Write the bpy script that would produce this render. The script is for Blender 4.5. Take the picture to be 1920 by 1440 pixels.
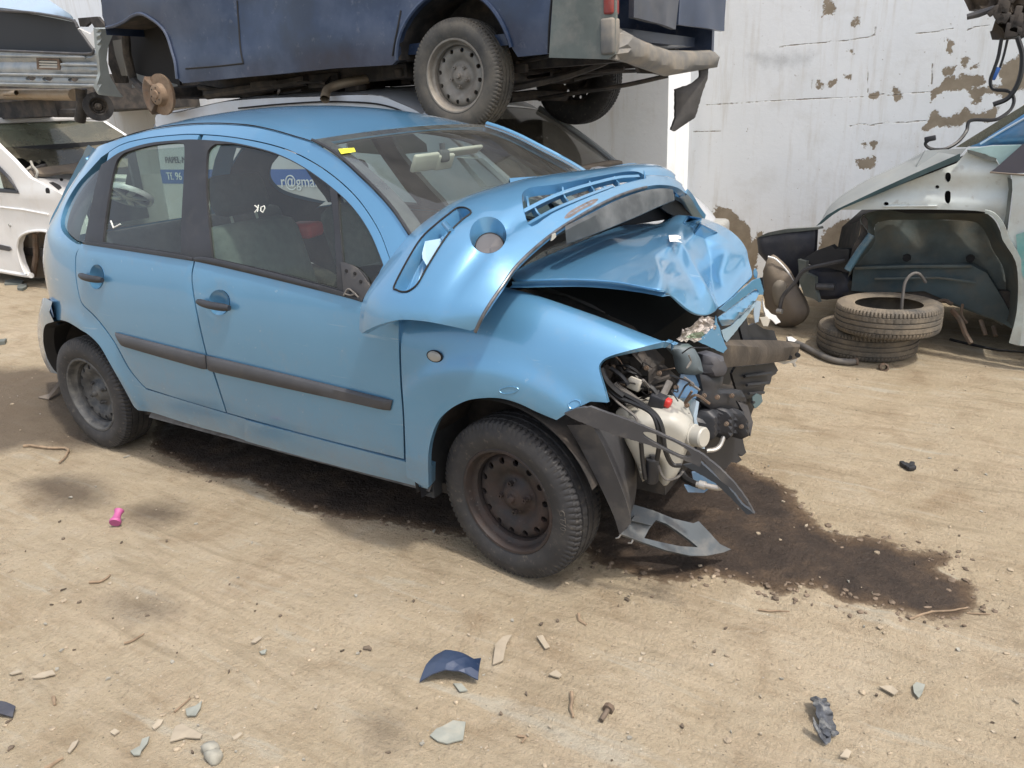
import bpy, bmesh, math, random
import numpy as np
from mathutils import Vector as V, Matrix, noise, geometry

for o in list(bpy.data.objects):
    bpy.data.objects.remove(o)
random.seed(7)
SC = bpy.context.scene
COL = SC.collection

# ------------------------------------------------------------------ camera, sky, sun, exposure
CAM = V((3.7000426, -2.6911365, 1.5445192))
YAW, PITCH, ROLL, FPX = 0.5650082, 0.3504296, -0.0511230, 1422.3257
_f = V((-math.sin(YAW) * math.cos(PITCH), math.cos(YAW) * math.cos(PITCH), -math.sin(PITCH)))
_r = V((math.cos(YAW), math.sin(YAW), 0))
_u = _r.cross(_f)
RIGHT = _r * math.cos(ROLL) + _u * math.sin(ROLL)
UP = _u * math.cos(ROLL) - _r * math.sin(ROLL)
FWD = _f
cam_data = bpy.data.cameras.new('camera')
cam_data.sensor_width = 36
cam_data.lens = FPX / 1920 * 36
cam_data.clip_start = 0.05
cam_data.clip_end = 2000
cam = bpy.data.objects.new('camera', cam_data)
COL.objects.link(cam)
M3 = Matrix((RIGHT, UP, -FWD)).transposed()
cam.matrix_world = Matrix.Translation(CAM) @ M3.to_4x4()
SC.camera = cam

SUN_DIR = V((0.44, -0.11, 0.88)).normalized()       # towards the sun
world = bpy.data.worlds.new('World')
SC.world = world
world.use_nodes = True
wn = world.node_tree
for n in list(wn.nodes):
    wn.nodes.remove(n)
wo = wn.nodes.new('ShaderNodeOutputWorld')
bg = wn.nodes.new('ShaderNodeBackground')
sky = wn.nodes.new('ShaderNodeTexSky')
sky.sky_type = 'NISHITA'
sky.sun_disc = False
sky.sun_elevation = math.asin(SUN_DIR.z)
sky.sun_rotation = math.atan2(SUN_DIR.x, SUN_DIR.y)
sky.air_density = 1.0
sky.dust_density = 5.0
sky.ozone_density = 1.0
bg.inputs['Strength'].default_value = 0.15
hz_mix = wn.nodes.new('ShaderNodeMix'); hz_mix.data_type = 'RGBA'; hz_mix.blend_type = 'ADD'   # even white haze over the whole sky
hz_mix.inputs[0].default_value = 1.0
hz_mix.inputs[7].default_value = (2.3, 2.3, 2.2, 1)
wn.links.new(sky.outputs[0], hz_mix.inputs[6])
wn.links.new(hz_mix.outputs[2], bg.inputs[0])
wn.links.new(bg.outputs[0], wo.inputs[0])
sun_data = bpy.data.lights.new('sun', 'SUN')
sun_data.energy = 2.5
sun_data.angle = math.radians(3.0)
sun_data.color = (1.0, 0.95, 0.87)
sun = bpy.data.objects.new('sun', sun_data)
COL.objects.link(sun)
sun.rotation_euler = SUN_DIR.to_track_quat('Z', 'Y').to_euler()
SC.view_settings.view_transform = 'Standard'
SC.view_settings.look = 'None'
SC.view_settings.gamma = 1
SC.view_settings.use_curve_mapping = False
SC.view_settings.exposure = 0.38

# ------------------------------------------------------------------ rays through the calibrated lens onto real surfaces
def ray(x, y):
    return FWD + RIGHT * ((x - 960) / FPX) - UP * ((y - 720) / FPX)
def onX(x, y, v):
    d = ray(x, y); return CAM + d * ((v - CAM.x) / d.x)
def onY(x, y, v):
    d = ray(x, y); return CAM + d * ((v - CAM.y) / d.y)
def onZ(x, y, v=0.0):
    d = ray(x, y); return CAM + d * ((v - CAM.z) / d.z)
def Ypts(pts):
    return [onY(*p) for p in pts]

# ------------------------------------------------------------------ curves
def cr(pts, n=8, closed=False):
    """Catmull-Rom through points of any dimension, n steps per span"""
    P = [tuple(p) for p in pts]
    m = len(P)
    if m < 3 and not closed:
        out = []
        for i in range(m - 1):
            for k in range(n):
                t = k / n
                out.append(tuple(a + (b - a) * t for a, b in zip(P[i], P[i + 1])))
        out.append(P[-1]); return out
    out = []
    for i in range(m if closed else m - 1):
        if closed:
            p0, p1, p2, p3 = P[i - 1], P[i], P[(i + 1) % m], P[(i + 2) % m]
        else:
            p1, p2 = P[i], P[i + 1]
            p0 = P[i - 1] if i > 0 else tuple(2 * a - b for a, b in zip(p1, p2))
            p3 = P[i + 2] if i + 2 < m else tuple(2 * b - a for a, b in zip(p1, p2))
        for k in range(n):
            t = k / n
            out.append(tuple(0.5 * (2 * b + (c - a) * t + (2 * a - 5 * b + 4 * c - d) * t * t + (3 * b - a - 3 * c + d) * t ** 3)
                             for a, b, c, d in zip(p0, p1, p2, p3)))
    if not closed:
        out.append(P[-1])
    return out
def resample(pts, n):
    """n points at equal arc length along a polyline"""
    A = np.array(pts, float)
    L = np.concatenate([[0], np.cumsum(np.linalg.norm(np.diff(A, axis=0), axis=1))])
    t = np.linspace(0, L[-1], n)
    return [tuple(np.interp(x, L, A[:, k]) for k in range(A.shape[1])) for x in t]
def loop(*segs, n=6):
    """closed outline from segments: a list of 2 points is straight, more is smooth"""
    out = []
    for s in segs:
        c = cr(s, n)
        if out and max(abs(a - b) for a, b in zip(out[-1], c[0])) < 1e-6:
            c = c[1:]
        out += c
    if max(abs(a - b) for a, b in zip(out[0], out[-1])) < 1e-6:
        out.pop()
    return out
def lerp1(x, xs, ys):
    return float(np.interp(x, xs, ys))
class Spl:
    """smooth 1-D interpolation (monotone-ish Hermite)"""
    def __init__(s, xs, ys):
        s.x = list(xs); s.y = list(ys); n = len(xs)
        d = [(ys[i + 1] - ys[i]) / (xs[i + 1] - xs[i]) for i in range(n - 1)]
        m = [d[0]] + [0 if d[i - 1] * d[i] <= 0 else 2 * d[i - 1] * d[i] / (d[i - 1] + d[i]) for i in range(1, n - 1)] + [d[-1]]
        s.m = m
    def __call__(s, v):
        x = s.x
        if v <= x[0]: return s.y[0] + s.m[0] * (v - x[0])
        if v >= x[-1]: return s.y[-1] + s.m[-1] * (v - x[-1])
        i = 0
        while v > x[i + 1]: i += 1
        h = x[i + 1] - x[i]; t = (v - x[i]) / h
        return ((2 * t ** 3 - 3 * t * t + 1) * s.y[i] + (t ** 3 - 2 * t * t + t) * h * s.m[i]
                + (3 * t * t - 2 * t ** 3) * s.y[i + 1] + (t ** 3 - t * t) * h * s.m[i + 1])

# ------------------------------------------------------------------ objects
def tag(o, label=None, cat=None, group=None, kind=None):
    if label: o['label'] = label
    if cat: o['category'] = cat
    if group: o['group'] = group
    if kind: o['kind'] = kind
    return o
def thing(name, label, cat, loc=(0, 0, 0), rot=(0, 0, 0), group=None):
    o = bpy.data.objects.new(name, None)
    o.empty_display_size = 0.2
    COL.objects.link(o)
    o.location = loc; o.rotation_euler = rot
    return tag(o, label, cat, group)
def mesh_obj(name, verts, faces, m, parent=None, smooth=True, angle=38):
    me = bpy.data.meshes.new(name)
    me.from_pydata([tuple(v) for v in verts], [], faces)
    me.update()
    o = bpy.data.objects.new(name, me)
    COL.objects.link(o)
    if m is not None:
        for x in (m if isinstance(m, (list, tuple)) else [m]):
            me.materials.append(x)
    if smooth:
        me.polygons.foreach_set('use_smooth', [True] * len(me.polygons))
        me.set_sharp_from_angle(angle=math.radians(angle))
    if parent is not None:
        o.parent = parent
    return o

class MB:
    """collects simple solids that end up as ONE mesh"""
    def __init__(s):
        s.v = []; s.f = []; s.mi = []; s.cur = 0
    def _add(s, v, f):
        b = len(s.v)
        s.v += [V(p) for p in v]
        s.f += [tuple(i + b for i in q) for q in f]
        s.mi += [s.cur] * len(f)
        return s
    def box(s, c, d, rot=None, bev=0.0):
        x, y, z = d[0] / 2, d[1] / 2, d[2] / 2
        c = V(c)
        if bev > 0:
            bm = bmesh.new(); bmesh.ops.create_cube(bm, size=1)
            bmesh.ops.scale(bm, vec=d, verts=bm.verts)
            bmesh.ops.bevel(bm, geom=list(bm.edges), offset=bev, segments=2, affect='EDGES', profile=0.5)
            bm.verts.index_update()
            vs = [v.co.copy() for v in bm.verts]; fs = [tuple(v.index for v in f.verts) for f in bm.faces]
            bm.free()
        else:
            vs = [V((a * x, b * y, e * z)) for a in (-1, 1) for b in (-1, 1) for e in (-1, 1)]
            fs = [(0, 1, 3, 2), (4, 6, 7, 5), (0, 4, 5, 1), (2, 3, 7, 6), (0, 2, 6, 4), (1, 5, 7, 3)]
        if rot is not None: vs = [rot @ v for v in vs]
        return s._add([v + c for v in vs], fs)
    def tube(s, path, r, n=8, cap=True):
        P = [V(p) for p in path]
        rr = r if isinstance(r, (list, tuple)) else [r] * len(P)
        vs = []; fs = []
        t0 = (P[1] - P[0]).normalized()
        a = t0.orthogonal().normalized()
        for i, p in enumerate(P):
            t = (P[min(i + 1, len(P) - 1)] - P[max(i - 1, 0)])
            t = t.normalized() if t.length > 1e-9 else t0
            a = (a - t * a.dot(t))
            a = a.normalized() if a.length > 1e-6 else t.orthogonal().normalized()
            b = t.cross(a)
            for k in range(n):
                w = 2 * math.pi * k / n
                vs.append(p + (a * math.cos(w) + b * math.sin(w)) * rr[i])
        for i in range(len(P) - 1):
            for k in range(n):
                fs.append((i * n + k, i * n + (k + 1) % n, (i + 1) * n + (k + 1) % n, (i + 1) * n + k))
        if cap:
            fs.append(tuple(range(n - 1, -1, -1))); fs.append(tuple((len(P) - 1) * n + k for k in range(n)))
        return s._add(vs, fs)
    def lathe(s, prof, c=(0, 0, 0), axis=(0, 1, 0), n=48, close=False):
        """prof: (radius, height along axis)"""
        ax = V(axis).normalized(); a = ax.orthogonal().normalized()
        if abs(ax.y) > .9: a = V((1, 0, 0))
        b = ax.cross(a); c = V(c)
        vs = []; fs = []
        m = len(prof)
        for k in range(n):
            w = 2 * math.pi * k / n
            e = a * math.cos(w) + b * math.sin(w)
            for r, h in prof:
                vs.append(c + e * r + ax * h)
        for k in range(n):
            k2 = (k + 1) % n
            for i in range(m if close else m - 1):
                j = (i + 1) % m
                fs.append((k * m + i, k * m + j, k2 * m + j, k2 * m + i))
        return s._add(vs, fs)
    def grid(s, rows, closed=False):
        m = len(rows[0]); vs = [p for r in rows for p in r]; fs = []
        for i in range(len(rows) - 1):
            for k in range(m if closed else m - 1):
                fs.append((i * m + k, i * m + (k + 1) % m, (i + 1) * m + (k + 1) % m, (i + 1) * m + k))
        return s._add(vs, fs)
    def prism(s, poly, off):
        """extrude a 3-D polygon by a vector"""
        P = [V(p) for p in poly]; off = V(off); n = len(P)
        vs = P + [p + off for p in P]
        fs = [tuple(range(n)), tuple(range(2 * n - 1, n - 1, -1))] + [(i, i + n, (i + 1) % n + n, (i + 1) % n) for i in range(n)]
        return s._add(vs, fs)
    def build(s, name, m, parent=None, smooth=True, angle=38):
        o = mesh_obj(name, s.v, s.f, m, parent, smooth, angle)
        if isinstance(m, (list, tuple)):
            o.data.polygons.foreach_set('material_index', s.mi)
        return o

def recalc(o):
    bm = bmesh.new(); bm.from_mesh(o.data)
    bmesh.ops.recalc_face_normals(bm, faces=bm.faces)
    bm.to_mesh(o.data); bm.free()
    return o

def inside(poly, pts):
    """numpy point-in-polygon"""
    P = np.asarray(poly); x, y = pts[:, 0], pts[:, 1]
    r = np.zeros(len(pts), bool)
    x1, y1 = P[:, 0], P[:, 1]; x2, y2 = np.roll(x1, -1), np.roll(y1, -1)
    for a, b, c, d in zip(x1, y1, x2, y2):
        if b == d: continue
        k = ((b > y) != (d > y)) & (x < (c - a) * (y - b) / (d - b) + a)
        r ^= k
    return r
def dist_poly(poly, pts, closed=True):
    P = np.asarray(poly, float); n = len(P)
    best = np.full(len(pts), 1e9)
    for i in range(n if closed else n - 1):
        a = P[i]; b = P[(i + 1) % n]; ab = b - a; L = ab @ ab
        t = np.clip(((pts - a) @ ab) / L, 0, 1) if L > 0 else np.zeros(len(pts))
        d = np.linalg.norm(pts - (a + t[:, None] * ab), axis=1)
        best = np.minimum(best, d)
    return best
def dense(poly, step):
    out = []
    n = len(poly)
    for i in range(n):
        a = poly[i]; b = poly[(i + 1) % n]
        L = math.hypot(b[0] - a[0], b[1] - a[1]); k = max(1, int(L / step + .5))
        for j in range(k):
            out.append((a[0] + (b[0] - a[0]) * j / k, a[1] + (b[1] - a[1]) * j / k))
    return out
def clean(poly, eps=1e-4):
    out = []
    for p in poly:
        if not out or math.hypot(p[0] - out[-1][0], p[1] - out[-1][1]) > eps: out.append(p)
    while len(out) > 2 and math.hypot(out[0][0] - out[-1][0], out[0][1] - out[-1][1]) < eps: out.pop()
    return out
def cdt(outer, holes, sp):
    """triangulated flat domain with interior points; returns pts, tris, loops"""
    outer = clean(dense(clean(outer), sp)); holes = [clean(dense(clean(h), sp)) for h in holes]
    O = np.array(outer)
    x0, y0 = O.min(0); x1, y1 = O.max(0)
    gx = np.arange(x0, x1, sp); gy = np.arange(y0, y1, sp * .87)
    g = np.array([(x + (sp / 2 if j % 2 else 0), y) for j, y in enumerate(gy) for x in gx])
    pts = []
    if len(g):
        ok = inside(outer, g)
        for h in holes: ok &= ~inside(h, g)
        g = g[ok]
        if len(g):
            d = dist_poly(outer, g)
            for h in holes: d = np.minimum(d, dist_poly(h, g))
            pts = [tuple(p) for p in g[d > sp * .55]]
    verts = list(outer); edges = [(i, (i + 1) % len(outer)) for i in range(len(outer))]
    loops = [list(range(len(outer)))]
    for h in holes:
        b = len(verts); verts += h
        edges += [(b + i, b + (i + 1) % len(h)) for i in range(len(h))]
        loops.append(list(range(b, b + len(h))))
    verts += pts
    v, e, f, ov, oe, of = geometry.delaunay_2d_cdt([V(p).to_2d() for p in verts], edges, [], 1, 1e-7)
    if f:
        cen = np.array([[(v[t[0]][k] + v[t[1]][k] + v[t[2]][k]) / 3 for k in (0, 1)] for t in f])
        bad = ~inside(outer, cen)
        for h in holes: bad |= inside(h, cen)
        f = [t for t, b in zip(f, bad) if not b]
    mp = {}
    for i, src in enumerate(ov):
        for k in src: mp[k] = i
    return [(p.x, p.y) for p in v], [tuple(t) for t in f], [[mp[i] for i in l if i in mp] for l in loops]

def nrm(M, u, v, h=1e-3):
    a = M(u + h, v) - M(u - h, v); b = M(u, v + h) - M(u, v - h)
    n = a.cross(b)
    return n.normalized() if n.length > 1e-12 else V((0, 0, 1))
def hit(px, py, M, g, it=25):
    """where the ray through a picture point meets the surface M(u, v)"""
    u, v = g
    d = ray(px, py).normalized()
    e1 = d.orthogonal().normalized(); e2 = d.cross(e1)
    for _ in range(it):
        p = M(u, v) - CAM
        r1, r2 = p.dot(e1), p.dot(e2)
        if r1 * r1 + r2 * r2 < 1e-11: break
        h = 1e-4
        pu = (M(u + h, v) - CAM - p) / h; pv = (M(u, v + h) - CAM - p) / h
        a, b, c, e = pu.dot(e1), pv.dot(e1), pu.dot(e2), pv.dot(e2)
        det = a * e - b * c
        if abs(det) < 1e-10: break
        du = (-r1 * e + r2 * b) / det; dv = (-r2 * a + r1 * c) / det
        k = min(1, .25 / max(abs(du), abs(dv), 1e-9))
        u += du * k; v += dv * k
    return (u, v)
def trace(pts, M, g):
    out = []
    for p in pts:
        g = hit(p[0], p[1], M, g); out.append(g)
    return out
def panel(name, M, outer, holes, m, parent, sp=.035, th=.010, face=None, off=0.0, angle=38, seat=0.0015, disp=None):
    """curved sheet on surface M with a returned edge; face = a point the outer skin looks at"""
    face = CAM if face is None else V(face)
    p2, tris, loops = cdt(outer, holes, sp)
    co = []; no = []
    for (u, v) in p2:
        p = M(u, v); n = nrm(M, u, v)
        if n.dot(face - p) < 0: n = -n
        o_ = off + (disp(u, v) if disp else 0)
        co.append(p + n * o_); no.append(n)
    bd = set(i for l in loops for i in l)
    vs = [c - no[i] * seat if i in bd else c for i, c in enumerate(co)]
    fs = []
    for t in tris:
        a, b, c = (vs[i] for i in t[:3])
        n = (b - a).cross(c - a)
        fs.append(t if n.dot(no[t[0]]) > 0 else tuple(reversed(t)))
    if th > 0:
        for l in loops:
            k = len(vs); n = len(l)
            vs += [vs[i] for i in l] + [vs[i] - no[i] * th for i in l]
            for i in range(n):
                j = (i + 1) % n
                fs.append((k + i, k + j, k + n + j, k + n + i))
    return mesh_obj(name, vs, fs, m, parent, True, angle)

def bevel_poly_tube(name, pts, r, m, parent, n=8, closed=False):
    mb = MB(); P = [V(p) for p in pts]
    if closed: P = P + [P[0]]
    mb.tube(P, r, n); return mb.build(name, m, parent)
# ------------------------------------------------------------------ materials
def nt(name):
    m = bpy.data.materials.new(name); m.use_nodes = True
    t = m.node_tree
    return m, t, t.nodes['Principled BSDF'], t.nodes['Material Output']
def noise_node(t, scale, detail=4, rough=.55, coord='Object', vec=None, dist=0.0):
    n = t.nodes.new('ShaderNodeTexNoise')
    n.inputs['Scale'].default_value = scale; n.inputs['Detail'].default_value = detail
    n.inputs['Roughness'].default_value = rough; n.inputs['Distortion'].default_value = dist
    if vec is None:
        tc = t.nodes.new('ShaderNodeTexCoord'); vec = tc.outputs[coord]
    t.links.new(vec, n.inputs['Vector'])
    return n.outputs['Fac']
def ramp(t, src, stops):
    r = t.nodes.new('ShaderNodeValToRGB')
    e = r.color_ramp.elements
    while len(e) < len(stops): e.new(0.5)
    for el, (p, c) in zip(e, stops):
        el.position = p
        el.color = (c, c, c, 1) if not isinstance(c, (tuple, list)) else (*c, 1)
    t.links.new(src, r.inputs[0])
    return r.outputs[0]
def mixc(t, fac, a, b, mode='MIX'):
    m = t.nodes.new('ShaderNodeMix'); m.data_type = 'RGBA'; m.blend_type = mode
    for i, x in ((0, fac), (6, a), (7, b)):
        s = m.inputs[i]
        if isinstance(x, bpy.types.NodeSocket): t.links.new(x, s)
        elif isinstance(x, (int, float)): s.default_value = x if i == 0 else (x, x, x, 1)
        else: s.default_value = (*x, 1)
    return m.outputs[2]
def math_(t, op, a, b=0.0, clamp=False):
    m = t.nodes.new('ShaderNodeMath'); m.operation = op; m.use_clamp = clamp
    for i, x in enumerate((a, b)):
        if isinstance(x, bpy.types.NodeSocket): t.links.new(x, m.inputs[i])
        else: m.inputs[i].default_value = x
    return m.outputs[0]
def bump(t, bs, h, strength, dist):
    b = t.nodes.new('ShaderNodeBump'); b.inputs['Strength'].default_value = strength; b.inputs['Distance'].default_value = dist
    t.links.new(h, b.inputs['Height']); t.links.new(b.outputs[0], bs.inputs['Normal'])
    return b
def mat(name, col, rough=.5, metal=0.0, coat=0.0, var=None, dirt=None, bmp=None, spec=.5, coatr=.06, dirt2=None, rvar=.12):
    """var=(scale, amount) brightness mottling; dirt=(colour, scale, lo, hi, amount)"""
    m, t, b, o = nt(name)
    b.inputs['Roughness'].default_value = rough; b.inputs['Metallic'].default_value = metal
    b.inputs['Coat Weight'].default_value = coat; b.inputs['Coat Roughness'].default_value = coatr
    b.inputs['Specular IOR Level'].default_value = spec
    c = None; r = None
    base = (*col, 1)
    cur = col
    if var:
        f = noise_node(t, var[0], 5, .6)
        lo = tuple(x * (1 - var[1]) for x in col); hi = tuple(min(1, x * (1 + var[1])) for x in col)
        cur = ramp(t, f, [(.3, lo), (.7, hi)])
    fr = rough
    for dd in (dirt, dirt2):
        if not dd: continue
        f = noise_node(t, dd[1], 7, .65)
        k = ramp(t, f, [(dd[2], 0.0), (dd[3], dd[4])])
        cur = mixc(t, k, cur, dd[0])
        rr = t.nodes.new('ShaderNodeMix')
        t.links.new(k, rr.inputs[0])
        if isinstance(fr, bpy.types.NodeSocket): t.links.new(fr, rr.inputs[2])
        else: rr.inputs[2].default_value = fr
        rr.inputs[3].default_value = .9
        fr = rr.outputs[0]
        if coat:
            cm = t.nodes.new('ShaderNodeMath'); cm.operation = 'MULTIPLY_ADD'; cm.use_clamp = True
            t.links.new(k, cm.inputs[0]); cm.inputs[1].default_value = -coat; cm.inputs[2].default_value = coat
            t.links.new(cm.outputs[0], b.inputs['Coat Weight'])
    if isinstance(cur, bpy.types.NodeSocket): t.links.new(cur, b.inputs['Base Color'])
    else: b.inputs['Base Color'].default_value = base
    if isinstance(fr, bpy.types.NodeSocket): t.links.new(fr, b.inputs['Roughness'])
    if bmp:
        bump(t, b, noise_node(t, bmp[0], 5, .6), bmp[1], bmp[2])
    return m
def glass(name, tint, dust=0.06, rough=.02, dustcol=(.35, .34, .31), film=(3.0, .35, .75)):
    """thin tinted pane: clear transmission, Fresnel reflection and a film of dust"""
    m, t, b, o = nt(name)
    t.nodes.remove(b)
    tr = t.nodes.new('ShaderNodeBsdfTransparent'); tr.inputs[0].default_value = (*tint, 1)
    gl = t.nodes.new('ShaderNodeBsdfGlossy'); gl.inputs['Roughness'].default_value = rough
    gl.inputs[0].default_value = (1, 1, 1, 1)
    fr = t.nodes.new('ShaderNodeFresnel')
    ge = t.nodes.new('ShaderNodeNewGeometry')       # a thin pane mirrors alike from both faces
    io = t.nodes.new('ShaderNodeMix'); t.links.new(ge.outputs['Backfacing'], io.inputs[0]); io.inputs[2].default_value = 1.52; io.inputs[3].default_value = 1 / 1.52
    t.links.new(io.outputs[0], fr.inputs['IOR'])
    mx = t.nodes.new('ShaderNodeMixShader')
    t.links.new(fr.outputs[0], mx.inputs[0]); t.links.new(tr.outputs[0], mx.inputs[1]); t.links.new(gl.outputs[0], mx.inputs[2])
    df = t.nodes.new('ShaderNodeBsdfDiffuse'); df.inputs[0].default_value = (*dustcol, 1)
    f = noise_node(t, film[0], 6, .65)
    k = ramp(t, f, [(film[1], dust * .35), (film[2], dust)])
    m2 = t.nodes.new('ShaderNodeMixShader')
    t.links.new(k, m2.inputs[0]); t.links.new(mx.outputs[0], m2.inputs[1]); t.links.new(df.outputs[0], m2.inputs[2])
    t.links.new(m2.outputs[0], o.inputs['Surface'])
    return m

DUST = (.34, .29, .22)
PAINT = mat('blue_car_paint', (.104, .272, .450), .34, .46, 1.0, var=(1.6, .05), dirt=(DUST, 9, .56, .85, .22), dirt2=((.30, .30, .29), 38, .64, .80, .22))
def scratch(m, scale, lo, hi, col, amt):
    """fine stretched scratches and scuffs over a material's colour"""
    t = m.node_tree; b = t.nodes['Principled BSDF']
    tc = t.nodes.new('ShaderNodeTexCoord')
    cur = b.inputs['Base Color'].links[0].from_socket if b.inputs['Base Color'].links else tuple(b.inputs['Base Color'].default_value[:3])
    for rot, sc in (((.2, .5, .3), (1, 14, 14)), ((.1, -.7, .9), (12, 1, 12))):
        mp = t.nodes.new('ShaderNodeMapping'); mp.inputs['Rotation'].default_value = rot; mp.inputs['Scale'].default_value = sc
        t.links.new(tc.outputs['Object'], mp.inputs[0])
        k = ramp(t, noise_node(t, scale, 3, .55, vec=mp.outputs[0]), [(lo, 0.0), (hi, amt)])
        cur = mixc(t, k, cur, col)
    t.links.new(cur, b.inputs['Base Color'])
def splash(m, z0, z1, col, amt):
    """dried mud thrown up low on the body, broken by noise"""
    t = m.node_tree; b = t.nodes['Principled BSDF']
    tc = t.nodes.new('ShaderNodeTexCoord'); sx = t.nodes.new('ShaderNodeSeparateXYZ'); t.links.new(tc.outputs['Object'], sx.inputs[0])
    mr = t.nodes.new('ShaderNodeMapRange'); mr.inputs['From Min'].default_value = z1; mr.inputs['From Max'].default_value = z0; t.links.new(sx.outputs['Z'], mr.inputs['Value'])
    n1 = noise_node(t, 5, 6, .65, vec=tc.outputs['Object']); n2 = noise_node(t, 70, 4, .7, vec=tc.outputs['Object'])
    k = math_(t, 'MULTIPLY', mr.outputs[0], math_(t, 'ADD', ramp(t, n1, [(.35, .1), (.7, .7)]), ramp(t, n2, [(.55, 0.0), (.7, .6)])), True)
    k = math_(t, 'MULTIPLY', k, amt)
    cur = b.inputs['Base Color'].links[0].from_socket
    t.links.new(mixc(t, k, cur, col), b.inputs['Base Color'])
    ro = b.inputs['Roughness'].links[0].from_socket
    rr = t.nodes.new('ShaderNodeMix'); t.links.new(k, rr.inputs[0]); t.links.new(ro, rr.inputs[2]); rr.inputs[3].default_value = .9; t.links.new(rr.outputs[0], b.inputs['Roughness'])
splash(PAINT, .18, .62, (.25, .225, .19), .62)
scratch(PAINT, 2.6, .70, .76, (.38, .47, .54), .40)
PAINT_IN = mat('blue_paint_inner', (.10, .21, .36), .5, .1, .3, var=(4, .2), dirt=(DUST, 12, .45, .7, .35))
BLACK = mat('black_trim', (.020, .021, .025), .5, var=(6, .2), dirt=((.2, .19, .17), 14, .52, .9, .12))
SEAM = mat('dark_seam', (.006, .006, .007), .8)
GREYPL = mat('grey_plastic', (.050, .050, .054), .55, var=(5, .2), dirt=(DUST, 10, .5, .85, .25), bmp=(220, .15, .002))
STRIPPL = mat('rub_strip_plastic', (.046, .047, .052), .6, var=(5, .15), dirt=(DUST, 8, .5, .9, .10), bmp=(260, .2, .002))
RUBBER = mat('tyre_rubber', (.024, .024, .026), .70, var=(9, .3), dirt=((.16, .14, .115), 7, .46, .85, .26), dirt2=((.26, .22, .17), 55, .58, .75, .35), bmp=(90, .2, .003))
RUBBER_DUSTY = mat('dusty_tyre_rubber', (.060, .057, .052), .88, var=(8, .3), dirt=((.235, .19, .135), 5, .32, .66, .80), dirt2=((.33, .27, .19), 60, .55, .75, .4), bmp=(90, .2, .003))
VANTYRE = mat('grey_brown_tyre', (.045, .044, .042), .85, var=(8, .3), dirt=((.16, .14, .11), 5, .34, .70, .75), dirt2=((.22, .19, .145), 60, .56, .75, .35), bmp=(90, .2, .003))
RUST_RIM = mat('rusty_steel_rim', (.032, .028, .028), .62, .3, var=(12, .3), dirt=((.075, .042, .03), 10, .42, .68, .55), dirt2=((.20, .17, .15), 70, .60, .74, .45), bmp=(120, .25, .002))
GREY_RIM = mat('dusty_steel_rim', (.055, .058, .062), .6, .3, var=(12, .25), dirt=((.20, .19, .17), 12, .42, .7, .6), dirt2=((.25, .23, .2), 80, .6, .72, .4), bmp=(120, .2, .002))
SILVER_RIM = mat('silver_steel_rim', (.24, .22, .19), .55, .3, var=(9, .25), dirt=((.17, .14, .11), 11, .42, .7, .7), bmp=(120, .2, .002))
BARE = mat('bare_metal', (.42, .41, .39), .45, .7, var=(14, .2), dirt=((.19, .13, .09), 14, .52, .75, .6))
IRON = mat('rusty_iron', (.13, .10, .075), .8, .2, var=(12, .4), dirt=((.17, .09, .05), 18, .42, .7, .6), bmp=(90, .3, .003))
DARKIRON = mat('grimy_iron', (.035, .032, .03), .75, .1, var=(9, .4), dirt=((.13, .10, .075), 9, .45, .75, .6), bmp=(90, .3, .003))
MUFFLER = mat('aluminised_pipe', (.34, .27, .19), .5, .5, var=(9, .25), dirt=((.17, .11, .07), 9, .45, .7, .6))
WHITEPL = mat('white_tank_plastic', (.36, .35, .31), .45, var=(6, .10), dirt=((.42, .36, .26), 7, .5, .8, .45))
CABLE = mat('black_cable', (.014, .014, .015), .5, var=(20, .3))
GREYCABLE = mat('grey_cable', (.13, .12, .11), .6, var=(20, .3))
REDPL = mat('red_plastic', (.55, .035, .03), .4)
REDLENS = mat('red_lens', (.26, .022, .02), .3, coat=.3, dirt=((.2, .17, .15), 12, .45, .8, .5))
TRIMGREY = mat('grey_marker', (.33, .33, .31), .35, var=(30, .1))
SEAT = mat('dark_seat_cloth', (.035, .042, .046), .9, var=(25, .25), dirt=((.11, .11, .10), 7, .45, .75, .4), bmp=(260, .2, .003))
SEATLIGHT = mat('grey_seat_cloth', (.12, .135, .13), .9, var=(25, .2), dirt=((.19, .18, .16), 6, .45, .8, .3), bmp=(260, .2, .003))
HEADLIN = mat('beige_lining', (.48, .45, .38), .85, var=(5, .1))
INTERIOR = mat('dark_interior', (.025, .027, .03), .8, var=(6, .3), dirt=((.14, .13, .12), 8, .5, .8, .3))
DASH = mat('grey_dashboard', (.07, .073, .078), .75, var=(5, .2), dirt=((.24, .23, .21), 5, .45, .8, .5))
YELLOW = mat('yellow_sticker', (.60, .58, .03), .6, var=(120, .3))
LETTER = mat('chalk_marks', (.55, .55, .52), .9)
GLASS = glass('green_side_glass', (.66, .77, .71), .06)
WSGLASS = glass('windscreen_glass', (.80, .88, .86), .12, film=(4, .30, .75))
DIRTYGLASS = glass('filthy_glass', (.34, .37, .33), .60, .10, (.21, .195, .15), film=(3.0, .36, .70))
DUSTGLASS = glass('brown_dusty_glass', (.20, .19, .17), .35, .08, (.15, .125, .095), film=(2.2, .3, .8))
GLASSFRAG = glass('broken_lamp_glass', (.7, .85, .75), .1, .05)

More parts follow.
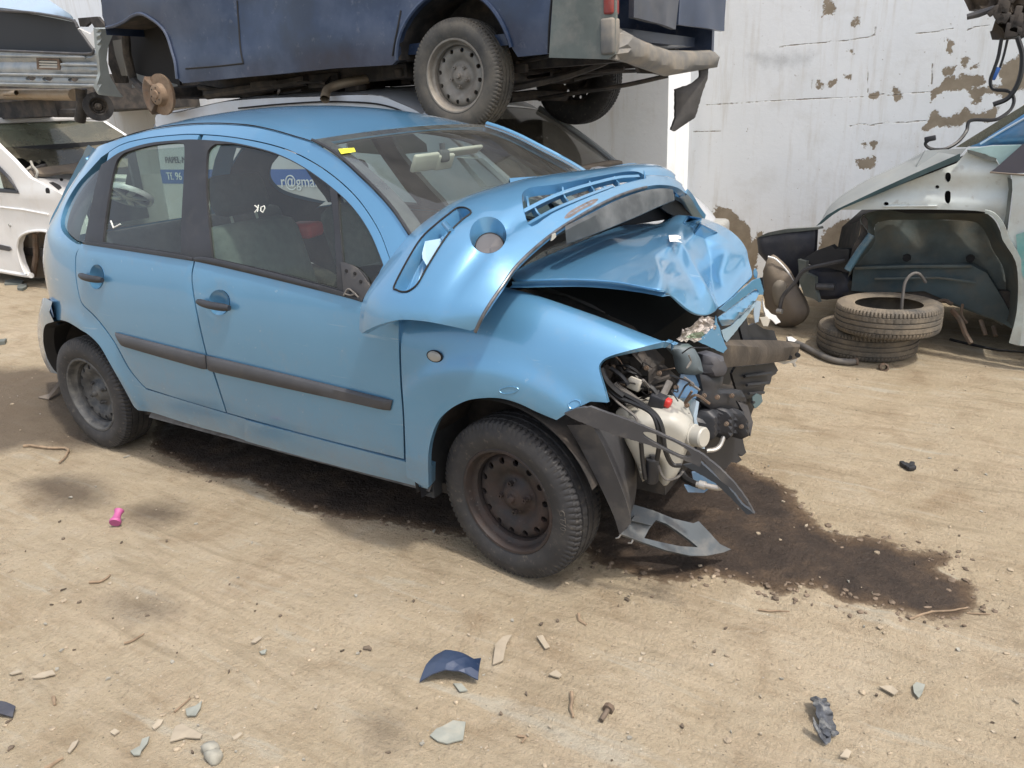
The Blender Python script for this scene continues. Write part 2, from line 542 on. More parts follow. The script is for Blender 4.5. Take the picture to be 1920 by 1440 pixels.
VANBLUE = mat('navy_van_paint', (.010, .027, .072), .42, .15, .5, var=(2.2, .5), dirt=((.105, .108, .11), 2.2, .42, .78, .55), dirt2=((.26, .26, .27), 17, .60, .80, .35), coatr=.2)
VANGREY = mat('grey_bumper_plastic', (.10, .115, .105), .6, var=(4, .25), dirt=((.26, .24, .21), 9, .45, .8, .5))
VANBUMP = mat('dusty_bumper_plastic', (.15, .145, .135), .65, var=(4, .25), dirt=((.32, .26, .18), 4, .45, .7, .6))
WHITEP = mat('white_van_paint', (.72, .72, .71), .35, coat=.6, var=(3, .05), dirt=((.45, .39, .30), 6, .50, .85, .45))
SILVERP = mat('silver_van_paint', (.52, .54, .57), .38, .15, .6, var=(3, .08), dirt=((.40, .34, .26), 4, .46, .85, .5))
SIGNBLUE = mat('sign_blue', (.022, .10, .34), .5)
SIGNTEXT = mat('sign_dark_text', (.06, .07, .075), .6)
SIGNWHITE = mat('sign_white_text', (.75, .77, .78), .6)
BARESHEET = mat('zinc_sheet', (.27, .30, .32), .45, .35, .3, var=(6, .25), dirt=((.44, .40, .33), 6, .46, .75, .55), dirt2=((.20, .12, .07), 11, .60, .76, .6))
PALEBLUE = mat('pale_blue_paint', (.36, .47, .58), .35, .2, .8, dirt=(DUST, 6, .5, .85, .4))
TEALIN = mat('overspray_white', (.56, .61, .60), .45, 0, .2, var=(3, .10), dirt=((.40, .35, .27), 5, .44, .80, .55), dirt2=((.20, .15, .10), 14, .60, .74, .55))
TEAL = mat('teal_paint', (.10, .26, .27), .4, .2, .6, var=(4, .2), dirt=((.36, .33, .27), 5, .45, .8, .5))
TEALDARK = mat('wheel_well_grime', (.085, .105, .102), .8, var=(5, .35), dirt=((.17, .135, .085), 4.5, .42, .75, .65), bmp=(60, .3, .004))
TEALBLUE = mat('teal_blue_paint', (.04, .16, .32), .35, .3, .8, dirt=(DUST, 8, .5, .85, .4))
GREYSHEET = mat('dull_grey_hood', (.27, .29, .29), .55, .1, .2, var=(4, .12), dirt=((.36, .33, .27), 7, .5, .85, .4))
BROWNPL = mat('brown_dusty_plastic', (.15, .125, .10), .75, var=(4, .2), dirt=((.24, .19, .13), 6, .4, .75, .6))
DARKPL = mat('slate_plastic', (.035, .038, .052), .5, var=(4, .3), dirt=((.2, .18, .15), 6, .5, .85, .35))

# ------------------------------------------------------------------ ground: one sheet with ruts, oil, wet patches and a painted shadow
def px_poly(pts, n=4):
    return [(p.x, p.y) for p in (onZ(x, y) for x, y in cr(pts, n, closed=True))]
oil_px = [
    [(1380, 868), (1432, 897), (1482, 920), (1500, 952), (1532, 985), (1590, 1006), (1640, 1010), (1702, 1031), (1780, 1036), (1790, 1055),
     (1762, 1070), (1812, 1085), (1830, 1112), (1824, 1140), (1760, 1157), (1690, 1150), (1632, 1134), (1582, 1128), (1540, 1106), (1500, 1106),
     (1470, 1119), (1420, 1102), (1384, 1088), (1330, 1080), (1280, 1094), (1205, 1085), (1150, 1066), (1112, 1046), (1060, 1010), (960, 960),
     (900, 930), (1000, 880), (1120, 850), (1260, 850)],
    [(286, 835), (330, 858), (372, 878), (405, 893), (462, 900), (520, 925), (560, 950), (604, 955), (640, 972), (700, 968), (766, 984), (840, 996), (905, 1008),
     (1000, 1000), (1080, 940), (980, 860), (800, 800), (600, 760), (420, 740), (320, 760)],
]
damp_shade_px = [
    [(-60, 705), (30, 690), (100, 686), (150, 700), (190, 780), (200, 835), (120, 845), (60, 838), (0, 850), (-60, 850)],  # left of the rear wheel: wet ground with a shadow painted in
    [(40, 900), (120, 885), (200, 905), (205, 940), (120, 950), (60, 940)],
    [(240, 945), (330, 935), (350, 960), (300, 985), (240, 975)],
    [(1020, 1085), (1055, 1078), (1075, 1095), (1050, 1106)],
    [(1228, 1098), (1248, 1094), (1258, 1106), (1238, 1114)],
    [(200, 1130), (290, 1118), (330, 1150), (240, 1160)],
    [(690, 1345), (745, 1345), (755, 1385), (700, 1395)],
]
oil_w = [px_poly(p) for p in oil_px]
damp_shade_w = [px_poly(p) for p in damp_shade_px]
def spaced(lo, hi, step, far, n):
    core = np.arange(lo, hi + 1e-6, step)
    e = np.geomspace(step, far, n)
    return np.concatenate([(lo - np.cumsum(e))[::-1], core, hi + np.cumsum(e)])
gx = spaced(-3.2, 6.2, .024, 60, 26)
gy = spaced(-2.4, 3.0, .024, 60, 26)
GX, GY = np.meshgrid(gx, gy, indexing='ij')
P2 = np.stack([GX.ravel(), GY.ravel()], 1)
def sdf(polys, pts):
    out = np.full(len(pts), 1.0)
    for p in polys:
        A = np.array(p); lo = A.min(0) - .3; hi = A.max(0) + .3
        k = np.where(((pts > lo) & (pts < hi)).all(1))[0]
        if not len(k): continue
        d = dist_poly(p, pts[k]); d[inside(p, pts[k])] *= -1
        out[k] = np.minimum(out[k], d)
    return out
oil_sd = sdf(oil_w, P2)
damp_shade_sd = sdf(damp_shade_w, P2)
def vnoise(x, y, s, seed):
    """cheap value noise on arrays"""
    x = x * s + seed * 17.3; y = y * s - seed * 9.1
    xi = np.floor(x); yi = np.floor(y); fx = x - xi; fy = y - yi
    fx = fx * fx * (3 - 2 * fx); fy = fy * fy * (3 - 2 * fy)
    h = lambda a, b: np.modf(np.abs(np.sin(a * 127.1 + b * 311.7 + seed) * 43758.5453))[0]
    return (h(xi, yi) * (1 - fx) + h(xi + 1, yi) * fx) * (1 - fy) + (h(xi, yi + 1) * (1 - fx) + h(xi + 1, yi + 1) * fx) * fy
gxx, gyy = P2[:, 0], P2[:, 1]
near = np.clip(1.6 - np.hypot(gxx - 1.5, gyy) / 9, 0, 1)
dirx = gxx * math.cos(.52) + gyy * math.sin(.52); diry = -gxx * math.sin(.52) + gyy * math.cos(.52)
hz = (vnoise(gxx, gyy, .9, 1) - .5) * .020 + (vnoise(gxx, gyy, 2.7, 2) - .5) * .012 + (vnoise(gxx, gyy, 8, 3) - .5) * .007 \
    + (vnoise(gxx, gyy, 19, 4) - .5) * .004 + (vnoise(dirx * .25, diry, 11, 5) - .5) * .006 + (vnoise(dirx * .12, diry, 3.2, 6) - .5) * .012
chunk = np.clip((vnoise(gxx, gyy, 14, 8) - .62) / .38, 0, 1) * np.clip(1 - np.abs(oil_sd - .03) / .14, 0, 1) * np.clip((vnoise(gxx, gyy, 2, 9) - .35) * 3, 0, 1)
hz = hz * near + chunk * .022
for wx, wy in ((2.46, -.72), (0, -.72), (2.46, .72), (0, .72)):
    hz *= 1 - np.exp(-(((gxx - wx) / .22) ** 2 + ((gyy - wy) / .18) ** 2))
n1, n2 = len(gx), len(gy)
idx = np.arange(n1 * n2).reshape(n1, n2)
F = np.stack([idx[:-1, :-1], idx[1:, :-1], idx[1:, 1:], idx[:-1, 1:]], -1).reshape(-1, 4)
gme = bpy.data.meshes.new('ground')
gme.vertices.add(n1 * n2); gme.vertices.foreach_set('co', np.stack([gxx, gyy, hz], 1).ravel())
gme.loops.add(F.size); gme.loops.foreach_set('vertex_index', F.ravel())
gme.polygons.add(len(F)); gme.polygons.foreach_set('loop_start', np.arange(len(F)) * 4); gme.polygons.foreach_set('loop_total', np.full(len(F), 4))
gme.update(calc_edges=True); gme.polygons.foreach_set('use_smooth', [True] * len(F))
for nm, a in (('oil', oil_sd), ('damp_shade', damp_shade_sd)):
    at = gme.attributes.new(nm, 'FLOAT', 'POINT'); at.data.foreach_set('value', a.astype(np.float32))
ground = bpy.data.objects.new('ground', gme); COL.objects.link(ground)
tag(ground, 'pale sandy dirt of the yard with dark oil stains', kind='structure')
def ground_z(x, y):
    i = int(np.clip(np.searchsorted(gx, x), 0, n1 - 1)); j = int(np.clip(np.searchsorted(gy, y), 0, n2 - 1))
    return float(hz[i * n2 + j])

m, t, b, o = nt('sandy_dirt')
def attr(t, nm):
    a = t.nodes.new('ShaderNodeAttribute'); a.attribute_name = nm; return a.outputs['Fac']
tc = t.nodes.new('ShaderNodeTexCoord')
mp = t.nodes.new('ShaderNodeMapping'); mp.inputs['Rotation'].default_value = (0, 0, -.50); mp.inputs['Scale'].default_value = (1, 7, 1)
t.links.new(tc.outputs['Object'], mp.inputs[0])
big = noise_node(t, .8, 5, .6, vec=tc.outputs['Object']); mid = noise_node(t, 3.4, 6, .65, vec=tc.outputs['Object'], dist=.6)
fine = noise_node(t, 60, 6, .7, vec=tc.outputs['Object']); grit = noise_node(t, 210, 3, .7, vec=tc.outputs['Object'])
streak = noise_node(t, 4.0, 6, .7, vec=mp.outputs[0])
c = ramp(t, big, [(.30, (0.311, 0.255, 0.170)), (.72, (0.379, 0.316, 0.227))])
c = mixc(t, ramp(t, mid, [(.50, 0.0), (.72, .68)]), c, (0.214, 0.156, 0.095))
c = mixc(t, ramp(t, mid, [(.26, .45), (.44, 0.0)]), c, (0.418, 0.375, 0.298))
c = mixc(t, ramp(t, streak, [(.50, 0.0), (.68, .5)]), c, (0.427, 0.351, 0.254))
c = mixc(t, ramp(t, streak, [(.30, .5), (.46, 0.0)]), c, (0.237, 0.176, 0.110))
c = mixc(t, ramp(t, fine, [(.30, .5), (.46, 0.0)]), c, (0.197, 0.149, 0.097))
c = mixc(t, ramp(t, grit, [(.60, 0.0), (.78, .55)]), c, (0.490, 0.445, 0.358))
c = mixc(t, ramp(t, grit, [(.25, .55), (.38, 0.0)]), c, (0.126, 0.094, 0.067))
smear = noise_node(t, 1.6, 6, .62, vec=mp.outputs[0], dist=.8)
c = mixc(t, ramp(t, smear, [(.56, 0.0), (.70, .55)]), c, (0.207, 0.165, 0.108))
c = mixc(t, ramp(t, smear, [(.30, .55), (.42, 0.0)]), c, (0.386, 0.370, 0.310))
med = noise_node(t, 26, 5, .75, vec=tc.outputs['Object'])
c = mixc(t, ramp(t, med, [(.60, 0.0), (.70, .45)]), c, (.15, .115, .082))
c = mixc(t, ramp(t, med, [(.30, .40), (.40, 0.0)]), c, (.41, .365, .30))
vor = t.nodes.new('ShaderNodeTexVoronoi'); vor.inputs['Scale'].default_value = 55; t.links.new(tc.outputs['Object'], vor.inputs['Vector'])
spk = ramp(t, vor.outputs['Distance'], [(.10, 1.0), (.20, 0.0)])
sel = t.nodes.new('ShaderNodeSeparateColor'); t.links.new(vor.outputs['Color'], sel.inputs[0])
c = mixc(t, math_(t, 'MULTIPLY', spk, ramp(t, sel.outputs[0], [(.90, 0.0), (.93, .7)])), c, (.075, .060, .048))
c = mixc(t, math_(t, 'MULTIPLY', spk, ramp(t, sel.outputs[1], [(.90, 0.0), (.93, .6)])), c, (.50, .46, .40))
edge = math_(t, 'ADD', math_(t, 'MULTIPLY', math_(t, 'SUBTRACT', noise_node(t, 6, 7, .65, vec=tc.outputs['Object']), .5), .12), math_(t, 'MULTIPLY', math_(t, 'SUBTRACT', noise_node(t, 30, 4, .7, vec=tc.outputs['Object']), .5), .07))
dk = math_(t, 'ADD', attr(t, 'damp_shade'), edge)
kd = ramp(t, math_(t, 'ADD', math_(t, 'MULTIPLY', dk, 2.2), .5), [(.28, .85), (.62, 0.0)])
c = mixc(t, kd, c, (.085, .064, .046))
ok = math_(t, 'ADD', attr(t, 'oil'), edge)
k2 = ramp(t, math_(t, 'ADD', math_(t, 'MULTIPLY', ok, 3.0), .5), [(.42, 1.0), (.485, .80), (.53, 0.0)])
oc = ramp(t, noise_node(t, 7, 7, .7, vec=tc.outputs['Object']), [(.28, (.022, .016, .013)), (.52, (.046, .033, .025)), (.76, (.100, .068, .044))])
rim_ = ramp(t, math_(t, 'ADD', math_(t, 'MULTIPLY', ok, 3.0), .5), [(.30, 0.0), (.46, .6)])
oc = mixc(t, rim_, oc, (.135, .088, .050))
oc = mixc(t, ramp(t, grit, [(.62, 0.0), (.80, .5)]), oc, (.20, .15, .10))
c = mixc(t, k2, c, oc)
t.links.new(c, b.inputs['Base Color'])
wet = math_(t, 'MULTIPLY', k2, ramp(t, noise_node(t, 9, 5, .6, vec=tc.outputs['Object']), [(.4, .25), (.65, 1.0)]))
rm = t.nodes.new('ShaderNodeMix'); t.links.new(wet, rm.inputs[0]); rm.inputs[2].default_value = .95; rm.inputs[3].default_value = .36
t.links.new(rm.outputs[0], b.inputs['Roughness'])
b.inputs['Specular IOR Level'].default_value = .3
h = math_(t, 'ADD', math_(t, 'ADD', math_(t, 'MULTIPLY', fine, .8), math_(t, 'MULTIPLY', med, .7)), math_(t, 'ADD', math_(t, 'MULTIPLY', noise_node(t, 18, 6, .7, vec=tc.outputs['Object']), .9), math_(t, 'MULTIPLY', grit, .25)))
bump(t, b, h, .85, .020)
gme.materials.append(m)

# ------------------------------------------------------------------ painted, peeling yard wall
WALL_Y, PIL_Y, PIL_X = 3.90, 3.48, 1.475
def wall_material(name, cream):
    m, t, b, o = nt(name)
    tc = t.nodes.new('ShaderNodeTexCoord'); ob = tc.outputs['Object']
    c = ramp(t, noise_node(t, .9, 5, .6, vec=ob), [(.3, (.79, .82, .84)), (.7, (.86, .88, .89))])
    c = mixc(t, ramp(t, noise_node(t, 3.2, 6, .65, vec=ob), [(.55, 0.0), (.8, .35)]), c, (.55, .52, .45))
    mp = t.nodes.new('ShaderNodeMapping'); mp.inputs['Scale'].default_value = (7, 7, .7); t.links.new(ob, mp.inputs[0])
    c = mixc(t, ramp(t, noise_node(t, 1.7, 5, .7, vec=mp.outputs[0]), [(.52, 0.0), (.78, .38)]), c, (.47, .41, .31))
    c = mixc(t, ramp(t, noise_node(t, 46, 4, .6, vec=ob), [(.70, 0.0), (.74, .8)]), c, (.27, .22, .16))
    e = math_(t, 'ADD', math_(t, 'MULTIPLY', math_(t, 'SUBTRACT', noise_node(t, 13, 8, .72, vec=ob), .5), .15), math_(t, 'MULTIPLY', math_(t, 'SUBTRACT', noise_node(t, 60, 4, .7, vec=ob), .5), .03))
    k = ramp(t, math_(t, 'ADD', math_(t, 'MULTIPLY', math_(t, 'ADD', attr(t, 'peel'), e), 8.0), .5), [(.47, 1.0), (.53, 0.0)])
    pc = ramp(t, noise_node(t, 12, 5, .6, vec=ob), [(.3, (.235, .19, .135)), (.7, (.33, .275, .205))])
    c = mixc(t, k, c, pc)
    e2 = math_(t, 'MULTIPLY', math_(t, 'SUBTRACT', noise_node(t, 25, 5, .7, vec=ob), .5), .016)
    k2 = ramp(t, math_(t, 'ADD', math_(t, 'MULTIPLY', math_(t, 'ADD', attr(t, 'crack'), e2), 26.0), .5), [(.56, .85), (.66, 0.0)])
    c = mixc(t, k2, c, (.20, .165, .12))
    ks = ramp(t, math_(t, 'ADD', math_(t, 'MULTIPLY', math_(t, 'ADD', attr(t, 'smudge'), math_(t, 'MULTIPLY', e, 1.2)), 5.0), .5), [(.2, .45), (.62, 0.0)])
    c = mixc(t, ks, c, (.33, .34, .34))
    t.links.new(c, b.inputs['Base Color']); b.inputs['Roughness'].default_value = .8
    h = math_(t, 'SUBTRACT', math_(t, 'ADD', math_(t, 'MULTIPLY', noise_node(t, 30, 5, .6, vec=ob), .25), math_(t, 'MULTIPLY', noise_node(t, 2.5, 4, .5, vec=ob), .5)), math_(t, 'ADD', math_(t, 'MULTIPLY', k, .5), math_(t, 'MULTIPLY', k2, .6)))
    bump(t, b, h, .7, .008)
    return m
def wpx(pts, s=3, x0=1280, y0=0, y=WALL_Y):
    """picture outline on the wall plane -> (x, z)"""
    q = [onY(x0 + a / s, y0 + c / s, y) for a, c in pts]
    return [(p.x, p.z) for p in q]
peels = [wpx(p) for p in [
    [(800, 0), (850, 0), (860, 90), (790, 92)], [(945, 150), (985, 95), (1012, 155)], [(1490, 215), (1522, 250), (1505, 293), (1478, 285)],
    [(925, 270), (970, 270), (965, 300), (920, 295)], [(760, 460), (795, 470), (780, 505), (750, 500)], [(820, 460), (870, 440), (865, 470), (825, 482)],
    [(905, 420), (950, 420), (940, 448), (905, 445)], [(1180, 490), (1215, 490), (1220, 540), (1195, 570), (1175, 545)], [(1045, 530), (1100, 530), (1080, 558), (1040, 550)],
    [(1575, 330), (1625, 300), (1600, 380), (1570, 388)], [(1610, 385), (1668, 350), (1640, 380)],
    [(1395, 575), (1405, 470), (1440, 480), (1470, 460), (1455, 400), (1540, 372), (1500, 430), (1560, 440), (1570, 400), (1620, 430), (1690, 430), (1700, 470), (1600, 490), (1500, 510), (1440, 530)],
    [(1600, 500), (1740, 490), (1800, 480), (1780, 400), (1850, 330), (1960, 300), (1960, 500), (1860, 510), (1800, 560), (1700, 520), (1640, 620)],
    [(1360, 735), (1380, 660), (1425, 625), (1480, 660), (1575, 610), (1650, 640), (1780, 600), (1740, 690), (1640, 670), (1540, 710), (1430, 715)],
    [(975, 900), (1075, 890), (1070, 950), (1000, 945)], [(990, 800), (1040, 800), (1020, 835)], [(1050, 800), (1085, 800), (1070, 825)],
    [(165, 1240), (185, 1150), (215, 1150), (290, 1200), (350, 1240), (375, 1290), (390, 1350), (420, 1320), (450, 1310), (420, 1420), (390, 1800), (165, 1800)],
    [(740, 1440), (800, 1300), (860, 1250), (930, 1240), (1000, 1230), (1100, 1500), (1000, 1800), (740, 1800)],
]]
cracks = [wpx(p) for p in [
    [(540, 265), (700, 245), (800, 240), (830, 232), (920, 228), (1040, 210), (1080, 200), (1085, 150)], [(1310, 190), (1420, 178), (1520, 160)], [(1600, 170), (1650, 150), (1730, 140)],
    [(720, 555), (900, 552), (1040, 545), (1130, 530), (1170, 540), (1240, 528), (1390, 518)], [(940, 710), (1000, 695), (1060, 705), (1140, 690), (1260, 688), (1370, 680)],
    [(1405, 360), (1400, 470)], [(728, 450), (725, 510)], [(1040, 380), (1040, 520)], [(130, 590), (400, 575), (720, 557)], [(60, 740), (215, 738)],
]]
smudge = [wpx([(350, 305), (470, 290), (700, 300), (760, 300), (690, 370), (540, 390), (460, 370)])]
def wall_piece(name, x0, x1, z1, y, m, fine=None):
    xs = np.arange(x0, x1 + .001, .25); zs = np.arange(-.3, z1 + .001, .25)
    if fine:
        xs = np.unique(np.concatenate([xs, np.arange(fine[0], fine[1], .011)])); zs = np.unique(np.concatenate([zs, np.arange(fine[2], fine[3], .011)]))
    X, Z = np.meshgrid(xs, zs, indexing='ij'); p = np.stack([X.ravel(), Z.ravel()], 1)
    a, c = len(xs), len(zs); ix = np.arange(a * c).reshape(a, c)
    f = np.stack([ix[:-1, :-1], ix[1:, :-1], ix[1:, 1:], ix[:-1, 1:]], -1).reshape(-1, 4)
    vs = [V((q[0], y, q[1])) for q in p]
    me = bpy.data.meshes.new(name)
    back = [V((x0, y + .3, -.3)), V((x1, y + .3, -.3)), V((x1, y + .3, z1)), V((x0, y + .3, z1))]
    k = len(vs); vs += back
    c00, c10, c11, c01 = int(ix[0, 0]), int(ix[-1, 0]), int(ix[-1, -1]), int(ix[0, -1])
    ff = [tuple(int(i) for i in q) for q in f] + [(k + 1, k, k + 3, k + 2)]
    ff += [tuple(int(i) for i in ix[:, -1]) + (k + 2, k + 3), tuple(int(i) for i in ix[-1, ::-1]) + (k + 1, k + 2), tuple(int(i) for i in ix[0, :]) + (k + 3, k), (c00, k, k + 1) + tuple(int(i) for i in ix[::-1, 0][:-1])]
    o = mesh_obj(name, vs, ff, m, None, False)
    pe = sdf(peels, p) if fine else np.full(len(p), 1.0)
    sm = sdf(smudge, p) if fine else np.full(len(p), 1.0)
    ck = np.full(len(p), 1.0)
    if fine:
        for q in cracks: ck = np.minimum(ck, dist_poly(q, p, False))
    for nm, arr in (('peel', pe), ('smudge', sm), ('crack', ck)):
        at = o.data.attributes.new(nm, 'FLOAT', 'POINT'); at.data.foreach_set('value', np.concatenate([arr, np.full(4, 1.0)]).astype(np.float32))
    return o
WM = wall_material('white_flaking_wall_paint', False)
w = wall_piece('wall', PIL_X, 9.0, 5.5, WALL_Y, WM, (1.4, 4.2, -.02, 3.0))
tag(w, 'white painted yard wall with flaking patches and cracks behind the tyres', 'wall')
w = wall_piece('wall', -2.6, PIL_X, 5.5, PIL_Y, WM)
tag(w, 'grey shaded wall section standing forward behind the navy van', 'wall')
w = wall_piece('wall', -16.0, -2.602, 3.7, WALL_Y + .6, WM)
tag(w, 'low grey wall section at the far left behind the white car', 'wall')
# ------------------------------------------------------------------ the blue hatchback
car = thing('blue_car', 'light blue five door hatchback with a smashed front and missing headlamp', 'car')
Wz = Spl([.10, .20, .30, .40, .50, .60, .70, .80, .90, 1.0, 1.06, 1.15, 1.25, 1.35, 1.45, 1.50, 1.55],
         [.73, .775, .805, .824, .834, .839, .840, .836, .824, .804, .788, .738, .684, .630, .582, .553, .49])
Tz = Spl([.15, .3, .5, .65, .9, 1.05, 1.2, 1.3, 1.4, 1.5, 1.56], [-.52, -.57, -.61, -.64, -.64, -.58, -.46, -.36, -.23, -.06, .10])
def planf(x):
    return 1 - .06 * max(0, (x - 1.85) / 1.1) ** 2
A_ = .38
def side(u, z):
    W = Wz(z)
    if u >= A_: return V((u, -W * planf(u), z))
    L = A_ - Tz(z); ph = min((A_ - u) / L, math.pi / 2 - 1e-4)
    return V((A_ - L * math.sin(ph), -W * math.cos(ph) ** .52, z))
def mir(M):
    return lambda u, v: V((M(u, v).x, -M(u, v).y, M(u, v).z))
side_m = mir(side)
G0 = (1.0, .8)
def T(*segs, g=G0, n=6):
    return trace(loop(*segs, n=n), side, g)

# outlines traced on the side of the car
dt_line = [(187, 296), (227, 270), (277, 257.5), (333, 251.5), (370, 250.5), (433, 255.5), (500, 268), (550, 284), (600, 311), (640, 341), (672, 373), (697, 408), (715, 441), (730, 482)]
belt_r = [(152, 456), (362, 488.5)]
belt_f = [(364, 489), (500, 518), (650, 556), (682, 566)]
seamB = [(363.5, 489), (359, 523), (367, 580), (387, 667), (400, 700), (424, 774)]
# rear door skin below the belt
rear_door = T([(152, 457), (142.5, 480), (143, 522), (150, 560), (158, 574)], [(158, 574), (182, 597), (214, 640), (240, 687), (260, 714), (274, 728)],
              [(274, 728), (350, 752), (423, 773.5)], list(reversed(seamB))[0:] if False else [(423, 773.5), (399, 700), (386, 667), (366, 580), (358, 523), (362.5, 489.5)], [(362.5, 489.5), (260, 473), (152, 457)])
front_door = T([(365, 490), (360.5, 523), (368.5, 580), (388.5, 667), (402, 700), (425.5, 774)], [(425.5, 774), (533, 804), (640, 832), (757, 861)],
               [(757, 861), (754.5, 780), (749.5, 713), (747, 640), (747, 607), (745, 585), (735, 570)], [(735, 570), (690, 563), (650, 557), (500, 519.5), (365, 490)])
# quarter panel, C pillar, roof rail, sill : the fixed side of the body
win_out = [(156, 458), (143, 452.5), (128, 441), (118.5, 427), (118, 409), (128, 381), (145, 351), (166, 327), (187, 310), (227, 284), (277, 268.5), (333, 262.5), (370, 261.5)]
arch_r = [(84, 611), (101, 603.5), (116, 599), (133, 603), (156, 617), (172, 627), (193, 649), (216, 689), (238, 729), (253, 757), (260, 764)]
rail_sil = [(165, 297), (200, 268.5), (240, 253), (277, 244.5)]
# (u, z) of key lines
rail_top_px = [(200, 268), (277, 245), (367, 233.5), (450, 235), (500, 243), (550, 257), (596, 272.5), (640, 301), (672, 330), (702, 359), (735, 396), (765, 441)]
rail_top = trace(cr(rail_top_px, 4), side, (.6, 1.4))
dt = trace(cr(dt_line, 4), side, (.6, 1.4))
rail_quarter = [(-.30, 1.28), (-.12, 1.40), (.0, 1.452)]
def clampz(l, z): return [(u, min(v, z)) for u, v in l]
# roof rail strip between the door tops and the roof
mb_rows = []
rt = resample(rail_top, 60); dd = resample(dt, 60)
rail_o = rt
poly = rt + [(rt[-1][0] + .10, rt[-1][1] - .10), (dd[-1][0] + .05, dd[-1][1] - .10)] + list(reversed(dd))
panel('roof_rail', side, poly, [], PAINT, car, sp=.03, th=.02)
# rear quarter
dq = dt[0]
quarter_px_uv = T([(152, 458.5), (141, 480), (141.5, 522), (148.5, 560), (156.5, 575)], [(156.5, 575), (181, 599), (213, 642), (239, 689), (259, 715), (273, 730)],
                  [(273, 730), (423, 775.5)], [(423, 775.5), (460, 786)], n=6)
sill_bot = trace([(460, 826), (433, 817), (380, 803), (333, 789), (290, 775), (262, 766)], side, (.9, .3))
arch_in = trace(cr(list(reversed(arch_r)), 5), side, (.3, .4))
back = [(-.05, .62), (-.32, .63), (-.72, .66), (-.76, .9), (-.70, 1.05), (-.56, 1.19), (-.41, 1.30), (-.22, 1.395), (-.05, 1.447), (rt[0][0], rt[0][1])]
quarter_top = [dd[0]]
q_in = trace(cr([(187, 297), (166, 320), (143, 347), (124, 379), (114, 409), (114.5, 429), (125, 444), (141, 456), (152, 458.5)], 5), side, (.2, 1.2))
qpoly = quarter_px_uv[:-1] + [quarter_px_uv[-1]] + sill_bot + arch_in + back[1:] + [dd[0]] + q_in
def flare_r(u, z):
    d = math.hypot(u - .02, (z - .29) * 1.0)
    return .014 * math.exp(-((d - .40) / .055) ** 2) * (1 if z > .2 else 0)
panel('rear_quarter', side, qpoly, [], PAINT, car, sp=.03, th=.03, disp=flare_r)
bl = [V(side(u, z)) for u, z in arch_in]
# sill under the doors
sill_top = trace([(460, 786.5), (640, 834), (757, 864)], side, (1.2, .35))
sill_low = trace([(803, 916), (740, 900), (640, 875), (550, 851), (460, 826)], side, (1.8, .25))
panel('sill', side, sill_top + trace([(803, 880)], side, (2.1, .3)) + sill_low, [], PAINT, car, sp=.03, th=.05, off=.004)
MB().grid([[V((x, -.70, .20)), V((x, -.77, .235)), V((x, -.72, .28))] for x in (.42, 1.0, 1.6, 2.1)]).build('sill_flange', mat('sill_grime', (.16, .15, .14), .85, var=(20, .4)), car)
def oval(cx, cy, rw, rh):
    return trace([(cx + rw * math.cos(w), cy + rh * math.sin(w)) for w in np.linspace(0, 2 * math.pi, 25)[:-1]], side, G0)
rd = panel('rear_door', side, rear_door, [oval(181, 519, 13, 23)], PAINT, car, sp=.03, th=.02)
fd = panel('front_door', side, front_door, [oval(411, 567, 19.5, 24)], PAINT, car, sp=.03, th=.02)
# blue upper door frames
ft = resample(trace(cr(dt_line[:], 4), side, (.6, 1.4)), 70)
inner_line = [(193, 309), (227, 284), (277, 268.5), (333, 262.5), (370, 261.5), (433, 266.5), (491, 279), (529, 292), (566, 311), (604, 337), (641, 367.5), (669, 398), (694, 437), (712, 479), (718, 496)]
fi = resample(trace(cr(inner_line, 4), side, (.6, 1.4)), 70)
kB = min(range(70), key=lambda i: abs(ft[i][0] - .885))
def sub(u0, u1, l): return [p for p in l if u0 <= p[0] <= u1]
sh = lambda l, d: [(u, z - d) for u, z in l]
poly = sh(sub(.26, .887, ft), .004) + list(reversed(sub(.26, .887, fi)))
panel('rear_door_frame', side, poly, [], PAINT, rd, sp=.02, th=.02)
poly = sh(sub(.895, 2.1, ft), .004) + trace([(735, 493), (738, 520), (738, 560), (690, 563)], side, (2.0, 1.05)) + list(reversed(sub(.895, 2.1, fi)))
panel('front_door_frame', side, poly, [], PAINT, fd, sp=.02, th=.02)
# window glass and black pillars
qw = T([(157, 455), (143, 450), (130, 439), (121, 426), (120.5, 409), (130, 383), (147, 353), (168, 329), (192, 312)], [(192, 312), (180, 360), (157, 455)], g=(.1, 1.2), n=5)
panel('quarter_window', side, qw, [], GLASS, car, sp=.05, th=0, off=-.004)
rw_out = [(192, 455), (192, 452), (197, 409), (207, 345), (217, 304), (228, 290)]
rg = T([(192, 453), (197, 409), (207, 345), (217, 305), (226, 292)], [(226, 292), (239, 284), (280, 273), (325, 267.5), (340, 268)], [(340, 268), (345.5, 277), (344, 334), (340, 409), (339, 474)], [(339, 474), (260, 463), (192, 453)], g=(.5, 1.2), n=5)
panel('rear_window', side, rg, [], GLASS, rd, sp=.05, th=0, off=-.008)
fg = T([(397, 483), (390, 409), (386, 352), (387, 296), (392, 279), (403, 270)], [(403, 270), (433, 269.5), (454, 273), (491, 281), (529, 294), (566, 313), (604, 339), (641, 369.5), (669, 400), (694, 440), (710, 477), (715, 498)],
       [(715, 498), (700, 525), (677, 563)], [(677, 563), (645, 547), (520, 513), (397, 483)], g=(1.2, 1.2), n=5)
panel('front_window', side, fg, [], GLASS, fd, sp=.05, th=0, off=-.008)
